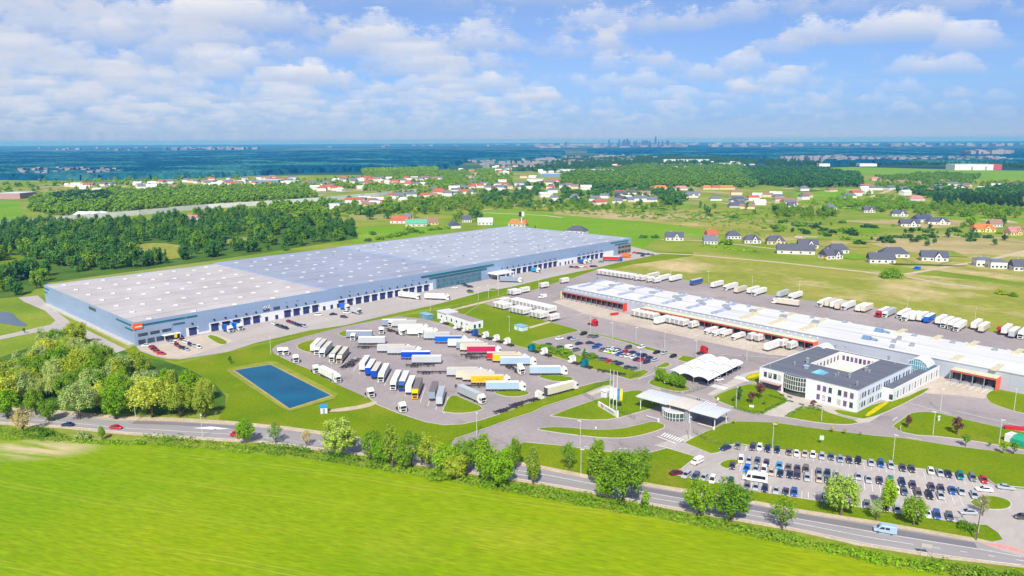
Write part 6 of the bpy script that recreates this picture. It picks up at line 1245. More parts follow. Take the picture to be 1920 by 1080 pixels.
# ------------------------------------------------------------------ lamps, signs, small things
lp = MB(); lp.tube((0, 0, 0), (0, 0, 8.6), .11, .07, n=6); lh = MB().box(-.3, 1.0, -.16, .16, 8.55, 8.7)
define('street_lamp', [('pole', lp.mesh('lamp_pole', [plain('pole_paint', (.55, .57, .55), .5)]), None, {}), ('lamp_head', lh.mesh('lamp_head', [WHITE]), None, {})])
LAMPS = [(508, 665, 'at the left bend of the lorry park'), (623, 718, 'behind the lorry on the pond bank'), (807, 584, 'by the blue-roofed shelter'), (897, 564, 'by the path to the containers'), (916, 560, 'right of the container path'), (935, 555, 'by the grey apron islands'), (955, 623, 'on the lawn left of the small shed'), (894, 818, 'at the mouth of the entrance road'),
    (1107, 625, 'at the west corner of the upper car park'), (1148, 636, 'second along the upper car park strip'), (1192, 645, 'third along the upper car park strip'), (1246, 655, 'fourth along the upper car park strip'), (1305, 672, 'before the white carport'), (1200, 695, 'inside the upper car park'), (1400, 677, 'left of the office roof corner'), (1380, 766, 'on the office lawn'), (1448, 841, 'first along the top row of parked cars'), (1540, 790, 'below the office entrance'), (1674, 863, 'second along the top row of parked cars'),
    (1749, 817, 'on the drive lawn'), (1873, 833, 'at the end of the drive lawn'), (1763, 771, 'before the four bay dock'), (1901, 771, 'on the lawn by the four bay dock'), (1088, 835, 'tall on the entrance road edge'), (1089, 892, 'above the public road by the thin tree'), (255, 790, 'in front of the bright round tree of the wood'), (380, 822, 'beside the road left of the red van'), (1293, 826, 'beside the crosswalk of the gate'), (1328, 531, 'behind the blue trailer in the rear yard'), (1410, 541, 'behind the white lorry pair in the rear yard'), (1498, 551, 'in the gap of the rear yard trailers'), (1700, 585, 'behind the grey lorry of the rear yard'), (1827, 606, 'behind the white pair of the rear yard'), (1258, 523, 'at the west end of the rear yard'), (1098, 506, 'behind the container rows'), (110, 555, 'at the corner of the ring road'), (1834, 1000, 'at the car park exit'), (1010, 548, 'at the hall corner')]
for x, y, lb in LAMPS:
    g = G(x, y); inst('street_lamp', (g.x, g.y, .05), R.uniform(0, 6.28), 'slim grey lamp post ' + lb, 'street lamp', 'lamp posts of the grounds')
g = G(1830, 1013); o = empty('power_pole', (g.x, g.y, 0)); tag(o, 'wooden power pole on the verge by the car park exit', 'power pole'); MB().tube((0, 0, 0), (.4, 0, 12.5), .16, .1).build('pole', [BARK], o); MB().box(-.9, 1.5, -.06, .06, 11.6, 11.75).build('crossarm', [BARK], o)
def board(name, px, py, w_, h, z0, mat, label, az=None, posts=2, cat='sign', mark=None):
    g = G(px, py); az = math.atan2(g.y, g.x) - math.pi / 2 if az is None else az; o = empty(name, (g.x, g.y, .2), az); tag(o, label, cat)
    p = MB().box(-w_ / 2, w_ / 2, -.06, .06, z0, z0 + h).build('panel', [mat], o)
    for s in ((-1, 1) if posts == 2 else (0,)): MB().tube((s * w_ * .35, .09, 0), (s * w_ * .35, .09, z0 + h * .6), .06, n=6).build('post', [GREY], o)
    if mark: MB().box(-w_ * .28, w_ * .28, -.075, -.062, z0 + h * .3, z0 + h * .75).build('mark', [mark], p)
    return o
board('notice_board', 1540, 834, 1.3, 1.5, 1.6, plain('mint_board', (.45, .72, .62), .5, var=.05), 'mint green notice board on one post on the long lawn', posts=1, mark=WHITE)
board('lawn_sign', 1409, 766, 1.7, .9, .3, WHITE, 'low white sign board on the office lawn'); board('traffic_board', 1248, 722, 1.3, 1.1, .8, WHITE, 'small white board before the carport bushes', mark=GREY)
board('totem_sign', 1688, 808, 1.0, 1.7, .1, plain('totem_grey', (.5, .5, .5)), 'leaning grey totem sign at the drive lawn tip', az=.9); board('totem_sign', 1760, 790, .9, 1.9, .1, WHITE, 'upright white totem with dark band on the drive lawn', az=.3, mark=GREY)
board('road_sign', 1546, 952, .9, 1.0, 1.6, plain('sign_blue', (.05, .16, .36), .5), 'blue road sign on one post below the car park', posts=1); board('road_sign', 1346, 757, .7, .9, 1.4, WHITE, 'small road sign at the office path corner', posts=1); board('road_sign', 1117, 812, .5, .6, 1.5, WHITE, 'small road sign on the curved median lawn', posts=1)
g = G(1736, 1043); o = empty('bus_stop_frame', (g.x, g.y, .1), D2R(-18)); tag(o, 'thin metal stop frame beside the public road', 'sign frame'); MB().tube((-1.2, 0, 0), (-1.2, 0, 3.4), .06).build('post', [GREY], o); MB().tube((1.2, 0, 0), (1.2, 0, 3.9), .06).build('post', [GREY], o); MB().box(-1.2, 1.2, -.04, .04, 2.2, 3.2).build('panel', [plain('faded_board', (.45, .42, .4))], o)
def shed(name, px, py, w_, d_, h, wall, roof, label, az, cat='hut', rh=.25, door=True):
    g = G(px, py); o = empty(name, (g.x, g.y, .06), az); tag(o, label, cat); MB().box(-w_ / 2, w_ / 2, -d_ / 2, d_ / 2, 0, h).build('wall', [wall], o); MB().box(-w_ / 2 - .25, w_ / 2 + .25, -d_ / 2 - .25, d_ / 2 + .25, h + .002, h + rh).build('roof', [roof], o)
    if door: MB().box(-.45, .45, -d_ / 2 - .05, -d_ / 2 + .01, .05, 2.0).build('door', [GREY], o)
    return o
SKYB = plain('sky_blue_roof', (.22, .42, .56), .5, var=.05); PWL = plain('pale_wall', (.55, .64, .74), .6)
shed('shelter', 800, 597, 7.5, 4, 2.6, plain('shelter_blue', (.12, .26, .36), .5), SKYB, 'blue-roofed shelter at the top of the lorry park', BA); shed('pump_hut', 977, 619, 6.2, 4.4, 2.5, PWL, SKYB, 'pale blue hut alone on the upper lawn', BA); 
shed('kiosk', 608, 774, 2.5, 2.2, 2.4, WHITE, plain('bright_blue_roof', (.02, .28, .62), .4), 'tiny white kiosk with bright blue roof by the pond', D2R(10), 'kiosk', .5); shed('gate_hut', 1136, 744, 3.2, 2.6, 2.6, WHITE, WHITE, 'small white gate hut behind the flagpoles', D2R(30)); shed('white_shed', 178, 690, 5, 4, 3, WHITE, WHITE, 'white shed among the trees of the roadside wood', .4); shed('white_shed', 224, 694, 6, 3.4, 2.6, plain('cream_shed', (.6, .55, .47)), WHITE, 'cream shed with white roof among the trees by the warehouse corner', .2)
# service building on the lawn
a, b_ = G(820, 597), G(885, 619); o = empty('service_building', (a.x, a.y, .06), math.atan2((b_ - a).y, (b_ - a).x)); L_ = (b_ - a).length; tag(o, 'long white single-storey service building with raised grey end roof', 'service building')
MB().box(0, L_, 0, 7.5, 0, 4.2).build('wall', [WHITE], o); MB().box(.3, L_ - .3, .3, 7.2, 4.201, 4.3).build('roof', [plain('brown_felt', (.30, .26, .27), .8)], o); MB().box(.2, 10, -.5, 8.0, 4.31, 4.9).build('raised_roof', [CG], o); MB().tube((5, 4, 4.9), (5, 4, 7.4), .06).build('antenna', [GREY], o)
for i in range(6): MB().box(4 + i * 5.2, 5.2 + i * 5.2, -.06, .01, .8, 2.6).build('window', [GLASS], o)
for i in range(2): MB().box(L_ - .01, L_ + .06, 1.2 + i * 3.2, 2.6 + i * 3.2, .6, 2.7).build('window', [GLASS], o)
# bin skip, red pipe pile, green awning, yellow hydrant lorry at the office
for x, y, c, lb, w_ in ((1152, 591, 'red', 'red snow plough blade lying before the hall bays', 4.5), (1902, 806, 'red', 'red skip at the right end of the drive lawn', 6)):
    g = G(x, y); o = MB().prof([(-w_ / 2, .1), (w_ / 2, .1), (w_ / 2 + .5, 1.3), (-w_ / 2 - .5, 1.3)], -.8, .8).build('skip' if w_ > 5 else 'plough_blade', [PT[c]]); o.location = (g.x, g.y, .06); o.rotation_euler = (0, 0, D2R(-15 if w_ > 5 else 30)); tag(o, lb, 'skip' if w_ > 5 else 'plough')
g = G(1915, 834); o = empty('market_tent', (g.x, g.y, .2), .5); tag(o, 'green tent with white side at the right edge of the lawn', 'tent'); MB().prof([(-2.5, 0), (2.5, 0), (2.5, 2.0), (1.6, 3.0), (-1.6, 3.0), (-2.5, 2.0)], -2, 2).build('canopy', [plain('tent_green', (.02, .33, .20), .6)], o); MB().box(-2, 2, 2.05, 4.5, 0, 2.6).build('side_tent', [WHITE], o)
g = G(328, 641); o = empty('yellow_flag', (g.x, g.y, .06), .4); tag(o, 'yellow flag standing among the cars before the corner office', 'flag'); MB().tube((0, 0, 0), (0, 0, 4.6), .06).build('pole', [GREY], o); MB().box(.07, 1.3, -.02, .02, 2.2, 4.5).build('cloth', [PT['yellow']], o)
# fences
FM = plain('fence_green', (.03, .12, .06), .6)
def fence(pts, h, label, grp=None):
    o = empty('mesh_fence'); tag(o, label, 'fence', grp); q = MB(); posts = along(pts, 2.5)
    for (p, a) in posts: MB().box(p.x - .04, p.x + .04, p.y - .04, p.y + .04, .1, h + .15).build('post', [FM], o)
    for (p, _), (r, __) in zip(posts, posts[1:]):
        for z in np.linspace(.3, h, 5): q.tube((p.x, p.y, z), (r.x, r.y, z), .018, n=3, cap=False)
        for k in range(6):
            t = p + (r - p) * (k / 6); q.tube((t.x, t.y, .25), (t.x, t.y, h), .014, n=3, cap=False)
    q.build('mesh_panel', [FM], o)
FG = 'green mesh fences'
fence([(1093, 741), (1121, 757), (1126, 759)], 1.6, 'green mesh gate across the closed lane beside the sign', FG); fence([(1158, 772), (1198, 791)], 1.8, 'green mesh fence from the sign to the gatehouse', FG); fence([(1095, 738), (1143, 716), (1146, 706)], 1.8, 'green mesh fence along the entrance grass strip', FG); fence([(1180, 710), (1200, 703)], 1.8, 'green mesh fence at the lower tip of the car park lawn', FG)
fence([(1300, 812), (1325, 828), (1350, 836), (1372, 834)], 1.8, 'green mesh fence from the gatehouse to the car park corner', FG); fence([(1240, 733), (1285, 740), (1325, 728)], 1.8, 'green mesh fence before the carport', FG)
# benches and people
for i, (x, y) in enumerate(((1466, 742), (1481, 746), (1483, 754), (1503, 760), (1536, 763))):
    g = G(x, y); o = empty('bench', (g.x, g.y, .07), D2R(-48)); tag(o, f'dark bench on the office plaza, {ORD[i]} from the left', 'bench', 'benches on the plaza'); MB().box(-1, 1, -.25, .25, .4, .5).build('seat', [DARK], o)
    for s in (-.8, .8): MB().box(s - .06, s + .06, -.2, .2, 0, .39).build('leg', [GREY], o)
SKIN = plain('skin', (.48, .30, .22), .7)
def person(px, py, az, top, leg, label, hair=(.05, .03, .02)):
    J = [(0, 0, .95), (0, 0, 1.2), (0, 0, 1.42), (0, .01, 1.52), (.03, 0, 1.66), (0, .10, .9), (.08, .11, .5), (-.04, .11, .08), (.1, .11, .04), (0, -.10, .9), (-.06, -.11, .5), (-.2, -.11, .1), (-.08, -.11, .05), (0, .2, 1.4), (-.05, .25, 1.12), (.08, .24, .88), (0, -.2, 1.4), (.06, -.25, 1.12), (.16, -.23, .9)]
    E_ = [(0, 1), (1, 2), (2, 3), (3, 4), (0, 5), (5, 6), (6, 7), (7, 8), (0, 9), (9, 10), (10, 11), (11, 12), (2, 13), (13, 14), (14, 15), (2, 16), (16, 17), (17, 18)]
    rad = [.15, .14, .15, .06, .11, .10, .075, .05, .045, .10, .075, .05, .045, .07, .05, .04, .07, .05, .04]
    me = bpy.data.meshes.new('p'); me.from_pydata(J, E_, []); o = bpy.data.objects.new('p', me); COL.objects.link(o)
    md = o.modifiers.new('s', 'SKIN'); md.use_smooth_shade = True
    for v, r_ in zip(me.skin_vertices[0].data, rad): v.radius = (r_, r_)
    me.skin_vertices[0].data[0].use_root = True; o.modifiers.new('u', 'SUBSURF').levels = 1
    bpy.context.view_layer.update(); m2 = bpy.data.meshes.new_from_object(o.evaluated_get(bpy.context.evaluated_depsgraph_get())); bpy.data.objects.remove(o)
    for m_ in (top, leg, SKIN): m2.materials.append(m_)
    for p in m2.polygons:
        z = p.center.z; p.material_index = 2 if z > 1.5 or (z < 1.0 and abs(p.center.y) > .2) else 0 if z > .92 else 1
    b = bpy.data.objects.new('person', m2); COL.objects.link(b); g = G(px, py); b.location = (g.x, g.y, .07); b.rotation_euler = (0, 0, az); tag(b, label, 'person')
    MB().loft([(-.1, .05, 1.62, 1.78), (-.03, .09, 1.58, 1.81), (.06, .08, 1.70, 1.80)], ch=.03).build('hair', [plain('hair', hair, .8)], b)
person(1307, 754, 2.2, PT['black'], PT['darkgrey'], 'person in black walking on the crosswalk, nearer to the gate'); person(1311, 754, 2.0, PT['darkgrey'], PT['navy'], 'person in dark grey walking on the crosswalk, farther from the gate'); person(1336, 799, .5, PT['navy'], PT['black'], 'person in navy standing at the canopy end, in front'); person(1340, 803, .8, PT['black'], PT['slate'], 'person in black standing at the canopy end, behind')
# ------------------------------------------------------------------ houses
RC = {k: plain('tiles_' + k, c, .75, var=.15, scale=1.2) for k, c in dict(slate=(.085, .09, .125), grey=(.14, .15, .19), red=(.42, .10, .06), orange=(.62, .17, .05), brown=(.28, .16, .12), green=(.10, .34, .22), blue=(.065, .08, .16), pink=(.46, .20, .20), white=(.6, .6, .62)).items()}
HW = {k: plain('plaster_' + k, c, .8, var=.05) for k, c in dict(white=(.66, .65, .62), cream=(.62, .53, .35), grey=(.45, .44, .43), yellow=(.66, .56, .25), pale=(.55, .52, .47)).items()}
def gable(mb, x0, x1, y0, y1, z0, z1, ov=.4, hip=0.0):
    ym = (y0 + y1) / 2; a, b_ = x0 - ov, x1 + ov; c, d = y0 - ov, y1 + ov
    v = [(a, c, z0), (b_, c, z0), (b_, d, z0), (a, d, z0), (a + hip, ym, z1), (b_ - hip, ym, z1)]
    mb.add(v, [(0, 1, 5, 4), (2, 3, 4, 5), (1, 2, 5), (3, 0, 4), (3, 2, 1, 0)])
def house(px, py, w_, d_, az, roof, wall, label, hip=0.0, cross=True, h=3.2, rh=3.6, detail=True, grp='houses beyond the rear meadow', cat='house', name='house', pos=None):
    g = G(px, py) if pos is None else Vector((pos[0], pos[1], 0)); o = empty(name, (g.x, g.y, 0), az); tag(o, label, cat, grp)
    wl_ = MB().box(-w_ / 2, w_ / 2, -d_ / 2, d_ / 2, 0, h)
    if not hip:
        for s in (-1, 1): wl_.add([(s * w_ / 2, -d_ / 2, h), (s * w_ / 2, d_ / 2, h), (s * w_ / 2, 0, h + rh * .93)], [(0, 1, 2)])
    rf = MB(); gable(rf, -w_ / 2, w_ / 2, -d_ / 2, d_ / 2, h + .01, h + rh, .5, hip)
    if cross:
        cw = w_ * .28; cx = w_ * .12; y1 = -d_ / 2 - 1.6
        wl_.box(cx - cw / 2, cx + cw / 2, y1, -d_ / 2 - .01, 0, h).add([(cx - cw / 2, y1, h), (cx + cw / 2, y1, h), (cx, y1, h + rh * .78)], [(0, 1, 2)])
        z = h + rh * .84; a_, b_ = cx - cw / 2 - .4, cx + cw / 2 + .4; y0 = y1 - .5; rf.add([(a_, y0, h), (cx, y0, z), (cx, 0, z), (a_, 0, h), (b_, y0, h), (b_, 0, h)], [(0, 1, 2, 3), (1, 4, 5, 2)])
    wo_ = wl_.build('wall', [HW[wall]], o); ro = rf.build('roof', [RC[roof]], o)
    if detail:
        MB().box(-w_ * .2, -w_ * .2 + .8, .5, 1.2, h + rh * .4, h + rh + .9).build('chimney', [HW['grey']], ro)
        for k in range(4):
            x = -w_ / 2 + w_ * (k + .5) / 4
            if cross and abs(x - w_ * .12) < w_ * .17: x_, y_ = w_ * .12, -d_ / 2 - 1.6
            else: x_, y_ = x, -d_ / 2
            MB().box(x_ - .8, x_ + .8, y_ - .06, y_ + .02, .8, 2.3).build('window', [GLASS], o)
        if cross: MB().box(w_ * .12 - .7, w_ * .12 + .7, -d_ / 2 - 1.66, -d_ / 2 - 1.58, h + .1, h + 1.7).build('window', [GLASS], o)
        for k in (-1, 1): MB().box(-w_ / 2 - .05, -w_ / 2 + .02, k * d_ * .22 - .7, k * d_ * .22 + .7, .9, 2.3).build('window', [GLASS], o)
    return o
H = [(1264, 450, 18, 10, -8, 'slate', 'white', 'white house with dark gabled roof and front gable, first by the lane from the left', 0, 1), (1333, 445, 11, 9, 10, 'red', 'white', 'red-roofed house half hidden behind a grey-roofed one by the lane', 0, 0), (1331, 457, 13, 9, -5, 'grey', 'white', 'grey-roofed white house in front of the small red-roofed house', 0, 0),
    (1374, 447, 14, 11, 0, 'slate', 'white', 'hip-roofed dark house with chimneys behind the round bush', 5, 0), (1409, 455, 16, 11, -5, 'slate', 'white', 'hip-roofed dark house right of the round bush', 5, 1), (1453, 457, 17, 11, -8, 'slate', 'cream', 'cream house with dark roof and central white gable', 4, 1), (1491, 475, 32, 11, -15, 'slate', 'white', 'very long white house with plain dark roof by the lane', 0, 0), (1514, 464, 18, 10, -12, 'slate', 'white', 'dark-roofed house tucked behind the long white house', 0, 1),
    (1557, 484, 16, 12, 15, 'slate', 'white', 'white house with tall front gable beside a yellow digger', 0, 1), (1568, 474, 18, 11, 8, 'slate', 'white', 'dark-roofed house behind the tall-gabled house', 4, 0), (1651, 492, 20, 11, -10, 'slate', 'white', 'dark-roofed house partly behind the large round bush', 0, 0), (1674, 481, 23, 13, -8, 'slate', 'white', 'broad hip-roofed house behind the large round bush', 6, 0), (1750, 488, 20, 12, -18, 'slate', 'white', 'white gabled house alone behind its dark hedge by the lane fork', 0, 1),
    (1843, 498, 14, 10, -10, 'grey', 'white', 'cubic white two-storey house with flat grey hip roof', 6, 0), (1868, 502, 12, 9, -10, 'grey', 'white', 'low garage wing of the cubic white house', 4, 0), (1913, 506, 14, 11, -10, 'slate', 'white', 'dark-roofed house at the right edge by the lane', 0, 1), (1685, 405, 20, 11, -10, 'slate', 'white', 'dark-roofed house farthest back in the dark-roofed cluster', 4, 1), (1704, 424, 21, 12, -10, 'slate', 'white', 'white-gabled house at the front of the dark-roofed cluster', 0, 1), (1728, 415, 24, 12, 20, 'blue', 'white', 'blue-black roofed long house in the middle of the dark-roofed cluster', 0, 0), (1757, 420, 25, 12, -8, 'slate', 'white', 'hip-roofed house at the east end of the dark-roofed cluster', 6, 1),
    (1842, 434, 22, 13, -12, 'orange', 'yellow', 'yellow house with large bright orange roof', 3, 1), (1864, 425, 14, 9, 0, 'brown', 'white', 'brown-roofed house right behind the orange-roofed one', 0, 0), (1899, 440, 16, 10, 15, 'pink', 'yellow', 'yellow house with pinkish red roof at the right edge', 0, 1), (1628, 398, 15, 10, -5, 'slate', 'white', 'small white-gabled house with dark roof on the meadow', 0, 1), (1557, 393, 14, 11, 0, 'grey', 'white', 'grey-roofed small white house at the end of the tree row', 5, 0),
    (1480, 384, 24, 11, -5, 'red', 'white', 'red-roofed long house in the trees left of the small houses', 4, 0), (1484, 389, 12, 8, 0, 'slate', 'white', 'little grey house in front of the red-roofed long house', 0, 1), (1507, 358, 18, 12, 0, 'grey', 'white', 'tall white two-storey house alone in the far meadow', 6, 0), (1717, 376, 24, 13, -5, 'pink', 'pale', 'pale house with salmon roof before the pine block', 6, 0), (1620, 357, 16, 10, 0, 'white', 'white', 'white modern house with pale roof in the far trees', 0, 0),
    (1082, 437, 22, 14, -30, 'slate', 'white', 'dark hip-roofed house peeping over the warehouse end', 7, 0), (972, 424, 22, 12, -20, 'orange', 'pale', 'orange-roofed house peeping over the warehouse back', 3, 0), (751, 418, 24, 11, -6, 'red', 'white', 'long white farmhouse with bright red roof behind the warehouse', 2, 0), (781, 424, 26, 9, 4, 'green', 'pale', 'long barn with green metal roof behind the warehouse', 0, 0), (806, 421, 18, 13, 25, 'brown', 'yellow', 'yellow house with brown gable roof beside the green barn', 0, 0), (765, 412, 9, 8, 0, 'grey', 'white', 'small white gabled cottage between red house and barn', 0, 0),
    (852, 427, 14, 12, -70, 'slate', 'white', 'white steep-gabled house beyond the warehouse roof edge', 0, 0), (875, 416, 12, 10, 10, 'slate', 'white', 'dark-roofed house in the trees right of the steep-gabled house', 0, 0), (910, 421, 18, 10, 0, 'white', 'white', 'white low house with white garden walls beyond the warehouse', 0, 0),
    (1116, 376, 22, 12, -5, 'grey', 'white', 'white house with grey hip roof on the far village edge', 6, 0), (1077, 372, 16, 12, 0, 'grey', 'white', 'half hidden grey-roofed house at the far village west end', 5, 0), (1165, 376, 20, 14, -60, 'slate', 'white', 'dark-roofed house among the far village middle', 0, 0), (1162, 366, 22, 12, 0, 'slate', 'grey', 'dark-roofed house at the back of the far village middle', 4, 0), (1187, 364, 22, 12, 0, 'slate', 'white', 'hip-roofed house at the far village back row', 7, 0), (1208, 366, 22, 10, -8, 'brown', 'white', 'brown-roofed house at the far village back row', 0, 1), (1195, 378, 34, 12, 0, 'grey', 'pale', 'long grey-roofed row house in the far village', 0, 0), (1220, 378, 20, 11, 5, 'grey', 'white', 'grey-roofed house at the far village east end', 0, 0),
    (1297, 370, 22, 12, -8, 'grey', 'white', 'white gabled house with grey roof, alone east of the far village', 0, 1), (1341, 376, 20, 12, 0, 'grey', 'white', 'grey hip-roofed house farther east of the far village', 7, 0), (1384, 381, 28, 14, 0, 'slate', 'white', 'large white two-storey house by the far lane', 8, 0), (1383, 389, 28, 11, 0, 'slate', 'grey', 'dark low house in front of the large white one by the far lane', 4, 0), (1424, 384, 18, 10, 0, 'white', 'white', 'white low house at the far lane end', 0, 0),
    (1238, 355, 28, 14, 0, 'orange', 'cream', 'house with broad orange roof before the far dark wood', 4, 0), (1277, 356, 26, 14, 0, 'pink', 'white', 'house with reddish roof before the far dark wood', 4, 0), (1325, 355, 18, 12, 0, 'orange', 'cream', 'small orange-roofed house before the far dark wood', 3, 0), (1342, 355, 20, 12, 0, 'red', 'cream', 'red-roofed house before the far dark wood', 3, 0), (1362, 355, 32, 13, 0, 'orange', 'cream', 'longest orange-roofed house before the far dark wood', 4, 0),
    (1641, 338, 24, 14, 0, 'pink', 'pale', 'salmon-roofed house at the far green field', 6, 0), (1658, 344, 26, 14, 0, 'pink', 'cream', 'reddish house below the far green field', 4, 0), (1692, 344, 30, 14, 0, 'brown', 'cream', 'brown-roofed house below the far green field', 4, 0), (1770, 343, 26, 16, 0, 'brown', 'white', 'brown and white house by the far right wood', 4, 0), (1786, 348, 26, 14, 0, 'grey', 'white', 'grey and white house by the far right wood', 4, 0), (1875, 349, 30, 15, 0, 'slate', 'white', 'dark-roofed house far right, left of two', 5, 0), (1899, 350, 28, 15, 0, 'slate', 'white', 'dark-roofed house far right, right of two', 5, 0), (1717, 347, 20, 12, 0, 'brown', 'cream', 'little brown house in the far right trees', 0, 0)]
for q in H:
    px, py, w_, d_, az, rf, wl_, lb, hip, cr = q; two = 'two-storey' in lb or 'cubic' in lb
    house(px, py, w_, d_, D2R(az), rf, wl_, lb, hip, bool(cr), 5.4 if two else 3.3, 2.0 if 'cubic' in lb else 5.2, detail=py > 390)
g = G(1549, 486); o = empty('digger', (g.x, g.y, 0), .3); tag(o, 'yellow digger parked at the tall-gabled house', 'digger'); MB().box(-2, 2, -1.2, 1.2, .6, 1.8).build('body', [PT['yellow']], o); MB().box(-.6, .9, -.9, .9, 1.8, 3).build('cab', [CARG], o); MB().tube((1.5, 0, 1.5), (4, 0, 3), .25).build('boom', [PT['yellow']], o)
fence([(1690, 487), (1722, 497), (1757, 499), (1786, 490)], 1.5, 'dark garden fence round the lone gabled house', FG); fence([(1775, 500), (1820, 507), (1870, 514), (1925, 520)], 1.8, 'long green fence before the cubic white house', FG)
# mid-distance villages: small gabled houses
MIDH = [('red', 'white', 'small red-roofed house in the village along the motorway'), ('brown', 'cream', 'small brown-roofed house in the village along the motorway'), ('grey', 'white', 'small grey-roofed white house in the village along the motorway'), ('white', 'white', 'small pale-roofed house in the village along the motorway')]
def village(poly, n, wts, zone, sc=1.0):
    for x, y in scatter(poly, n):
        r_, w_, lb = R.choices(MIDH, wts)[0]
        house(0, 0, R.uniform(14, 23) * sc, R.uniform(10, 14) * sc, R.uniform(-.5, .5), r_, w_, lb.replace('in the village along the motorway', zone), R.choice([0, 0, 3]), False, R.uniform(3.5, 6.5), R.uniform(3, 4.5), False, 'small houses ' + zone, pos=(x, y))
village([(540, 350), (660, 336), (850, 335), (860, 342), (760, 352), (620, 362)], 55, (4, 2, 4, 3), 'in the village beyond the motorway')
village([(600, 382), (700, 372), (800, 362), (900, 345), (960, 342), (950, 358), (800, 372), (720, 388), (620, 392)], 52, (4, 2, 5, 4), 'in the village on the near side of the motorway')
village([(340, 338), (480, 334), (560, 336), (540, 345), (380, 352)], 34, (3, 3, 4, 2), 'in the settlement before the far forest')
village([(110, 350), (240, 345), (330, 340), (330, 352), (180, 360)], 26, (2, 2, 5, 3), 'in the settlement at the far left')
village([(820, 320), (980, 310), (1100, 318), (1000, 335), (860, 335)], 24, (2, 2, 4, 5), 'in the far town edge')
village([(960, 345), (1080, 340), (1150, 350), (1000, 368)], 14, (3, 3, 4, 2), 'in the scattered hamlet left of the far village')
# big sheds of the middle distance
def hall(px0, px1, py, d_, h, wall, roof, label, grp='far sheds'):
    a, b_ = G(px0, py), G(px1, py); L_ = (b_ - a).length; o = empty('far_shed', (a.x, a.y, 0), math.atan2((b_ - a).y, (b_ - a).x)); tag(o, label, 'shed', grp)
    MB().box(0, L_, 0, d_, 0, h).build('wall', [wall], o); MB().box(-.5, L_ + .5, -.5, d_ + .5, h + .01, h + .6).build('roof', [roof], o); return o, L_
PALR = plain('pale_roof', (.55, .56, .58), .7); BLW = plain('blue_wall', (.12, .26, .52), .6)
hall(480, 522, 344, 40, 8, BLW, PALR, 'long pale shed before the far forest, left half'); hall(526, 556, 345, 30, 7, WHITE, PALR, 'long pale shed before the far forest, right half'); hall(1014, 1060, 331, 40, 8, BLW, PALR, 'factory hall with blue wall in the far middle'); hall(1050, 1152, 324, 70, 9, WHITE, PALR, 'long white factory roof in the far middle'); hall(988, 1018, 341, 30, 6, WHITE, PALR, 'low white shed left of the far factory')
hall(1244, 1330, 304, 60, 12, WHITE, PALR, 'long white shed in front of the far right wood'); hall(1347, 1388, 311, 50, 10, WHITE, PALR, 'shorter white shed in front of the far right wood'); hall(1612, 1644, 312, 50, 10, WHITE, PALR, 'pale shed at the edge of the far green field'); hall(1536, 1556, 312, 40, 10, WHITE, PALR, 'small pale shed at the edge of the far green field')
o, L_ = hall(1790, 1862, 319, 70, 18, WHITE, PALR, 'big white shed with dark gates on the far green field'); MB().box(L_ + .6, L_ + 26, 0, 60, 0, 19).build('red_annex', [plain('faded_red', (.42, .09, .10), .7)], o)
for t in (.42, .78): MB().box(L_ * t, L_ * t + 7, -.3, .01, 0, 12).build('gate', [GREY], o)
hall(-6, 38, 373, 45, 10, plain('red_brown_wall', (.42, .25, .25), .7), PALR, 'large reddish shed at the left picture edge'); 
for i, (x, w_) in enumerate(((160, 16), (178, 14), (196, 14))): house(x, 407, w_ + 6, 20, D2R(-15 - 10 * i), 'white', 'white', f'white broad-roofed sales tent by the motorway, {ORD[i]} from the left', 0, False, 4, 4, False, 'white broad roofs by the motorway')
house(365, 412, 22, 12, .4, 'pink', 'white', 'red-roofed house at the wood edge below the motorway, left', 2, False, grp='houses below the motorway', detail=False); house(397, 405, 22, 12, .4, 'red', 'white', 'red-roofed house at the wood edge below the motorway, right', 2, False, grp='houses below the motorway', detail=False)
# noise barrier along the motorway
q = MB(); NBM = plain('noise_wall', (.62, .62, .62), .8, var=.1, scale=.1); lp_ = [Vector(p) for p in gp(mw)]
for a, b_ in zip(lp_, lp_[1:]):
    n_ = (b_ - a).normalized(); n_ = Vector((n_.y, -n_.x)) * 17
    a2, b2 = a + n_, b_ + n_; q.quad((a2.x, a2.y, 0), (b2.x, b2.y, 0), (b2.x, b2.y, 7), (a2.x, a2.y, 7)); m_ = n_.normalized() * .6; q.quad((a2.x + m_.x, a2.y + m_.y, 0), (b2.x + m_.x, b2.y + m_.y, 0), (b2.x + m_.x, b2.y + m_.y, 7), (a2.x + m_.x, a2.y + m_.y, 7)); q.quad((a2.x, a2.y, 7), (b2.x, b2.y, 7), (b2.x + m_.x, b2.y + m_.y, 7), (a2.x + m_.x, a2.y + m_.y, 7))
o = q.build('noise_barrier', [NBM]); tag(o, 'long pale grey noise barrier along the motorway', 'noise barrier')
# mast behind the warehouse
g = G(978, 425); o = empty('lookout_mast', (g.x, g.y, 0)); tag(o, 'white mast with a box cabin beside the orange-roofed house', 'mast'); MB().tube((0, 0, 0), (0, 0, 13), .7).build('pole', [WHITE], o); MB().box(-3.2, -.1, -2, 2, 12.5, 17.5).build('cabin', [DARK], o); MB().box(0, 3.2, -2, 2, 12.5, 18).build('cabin_panel', [PALR], o)
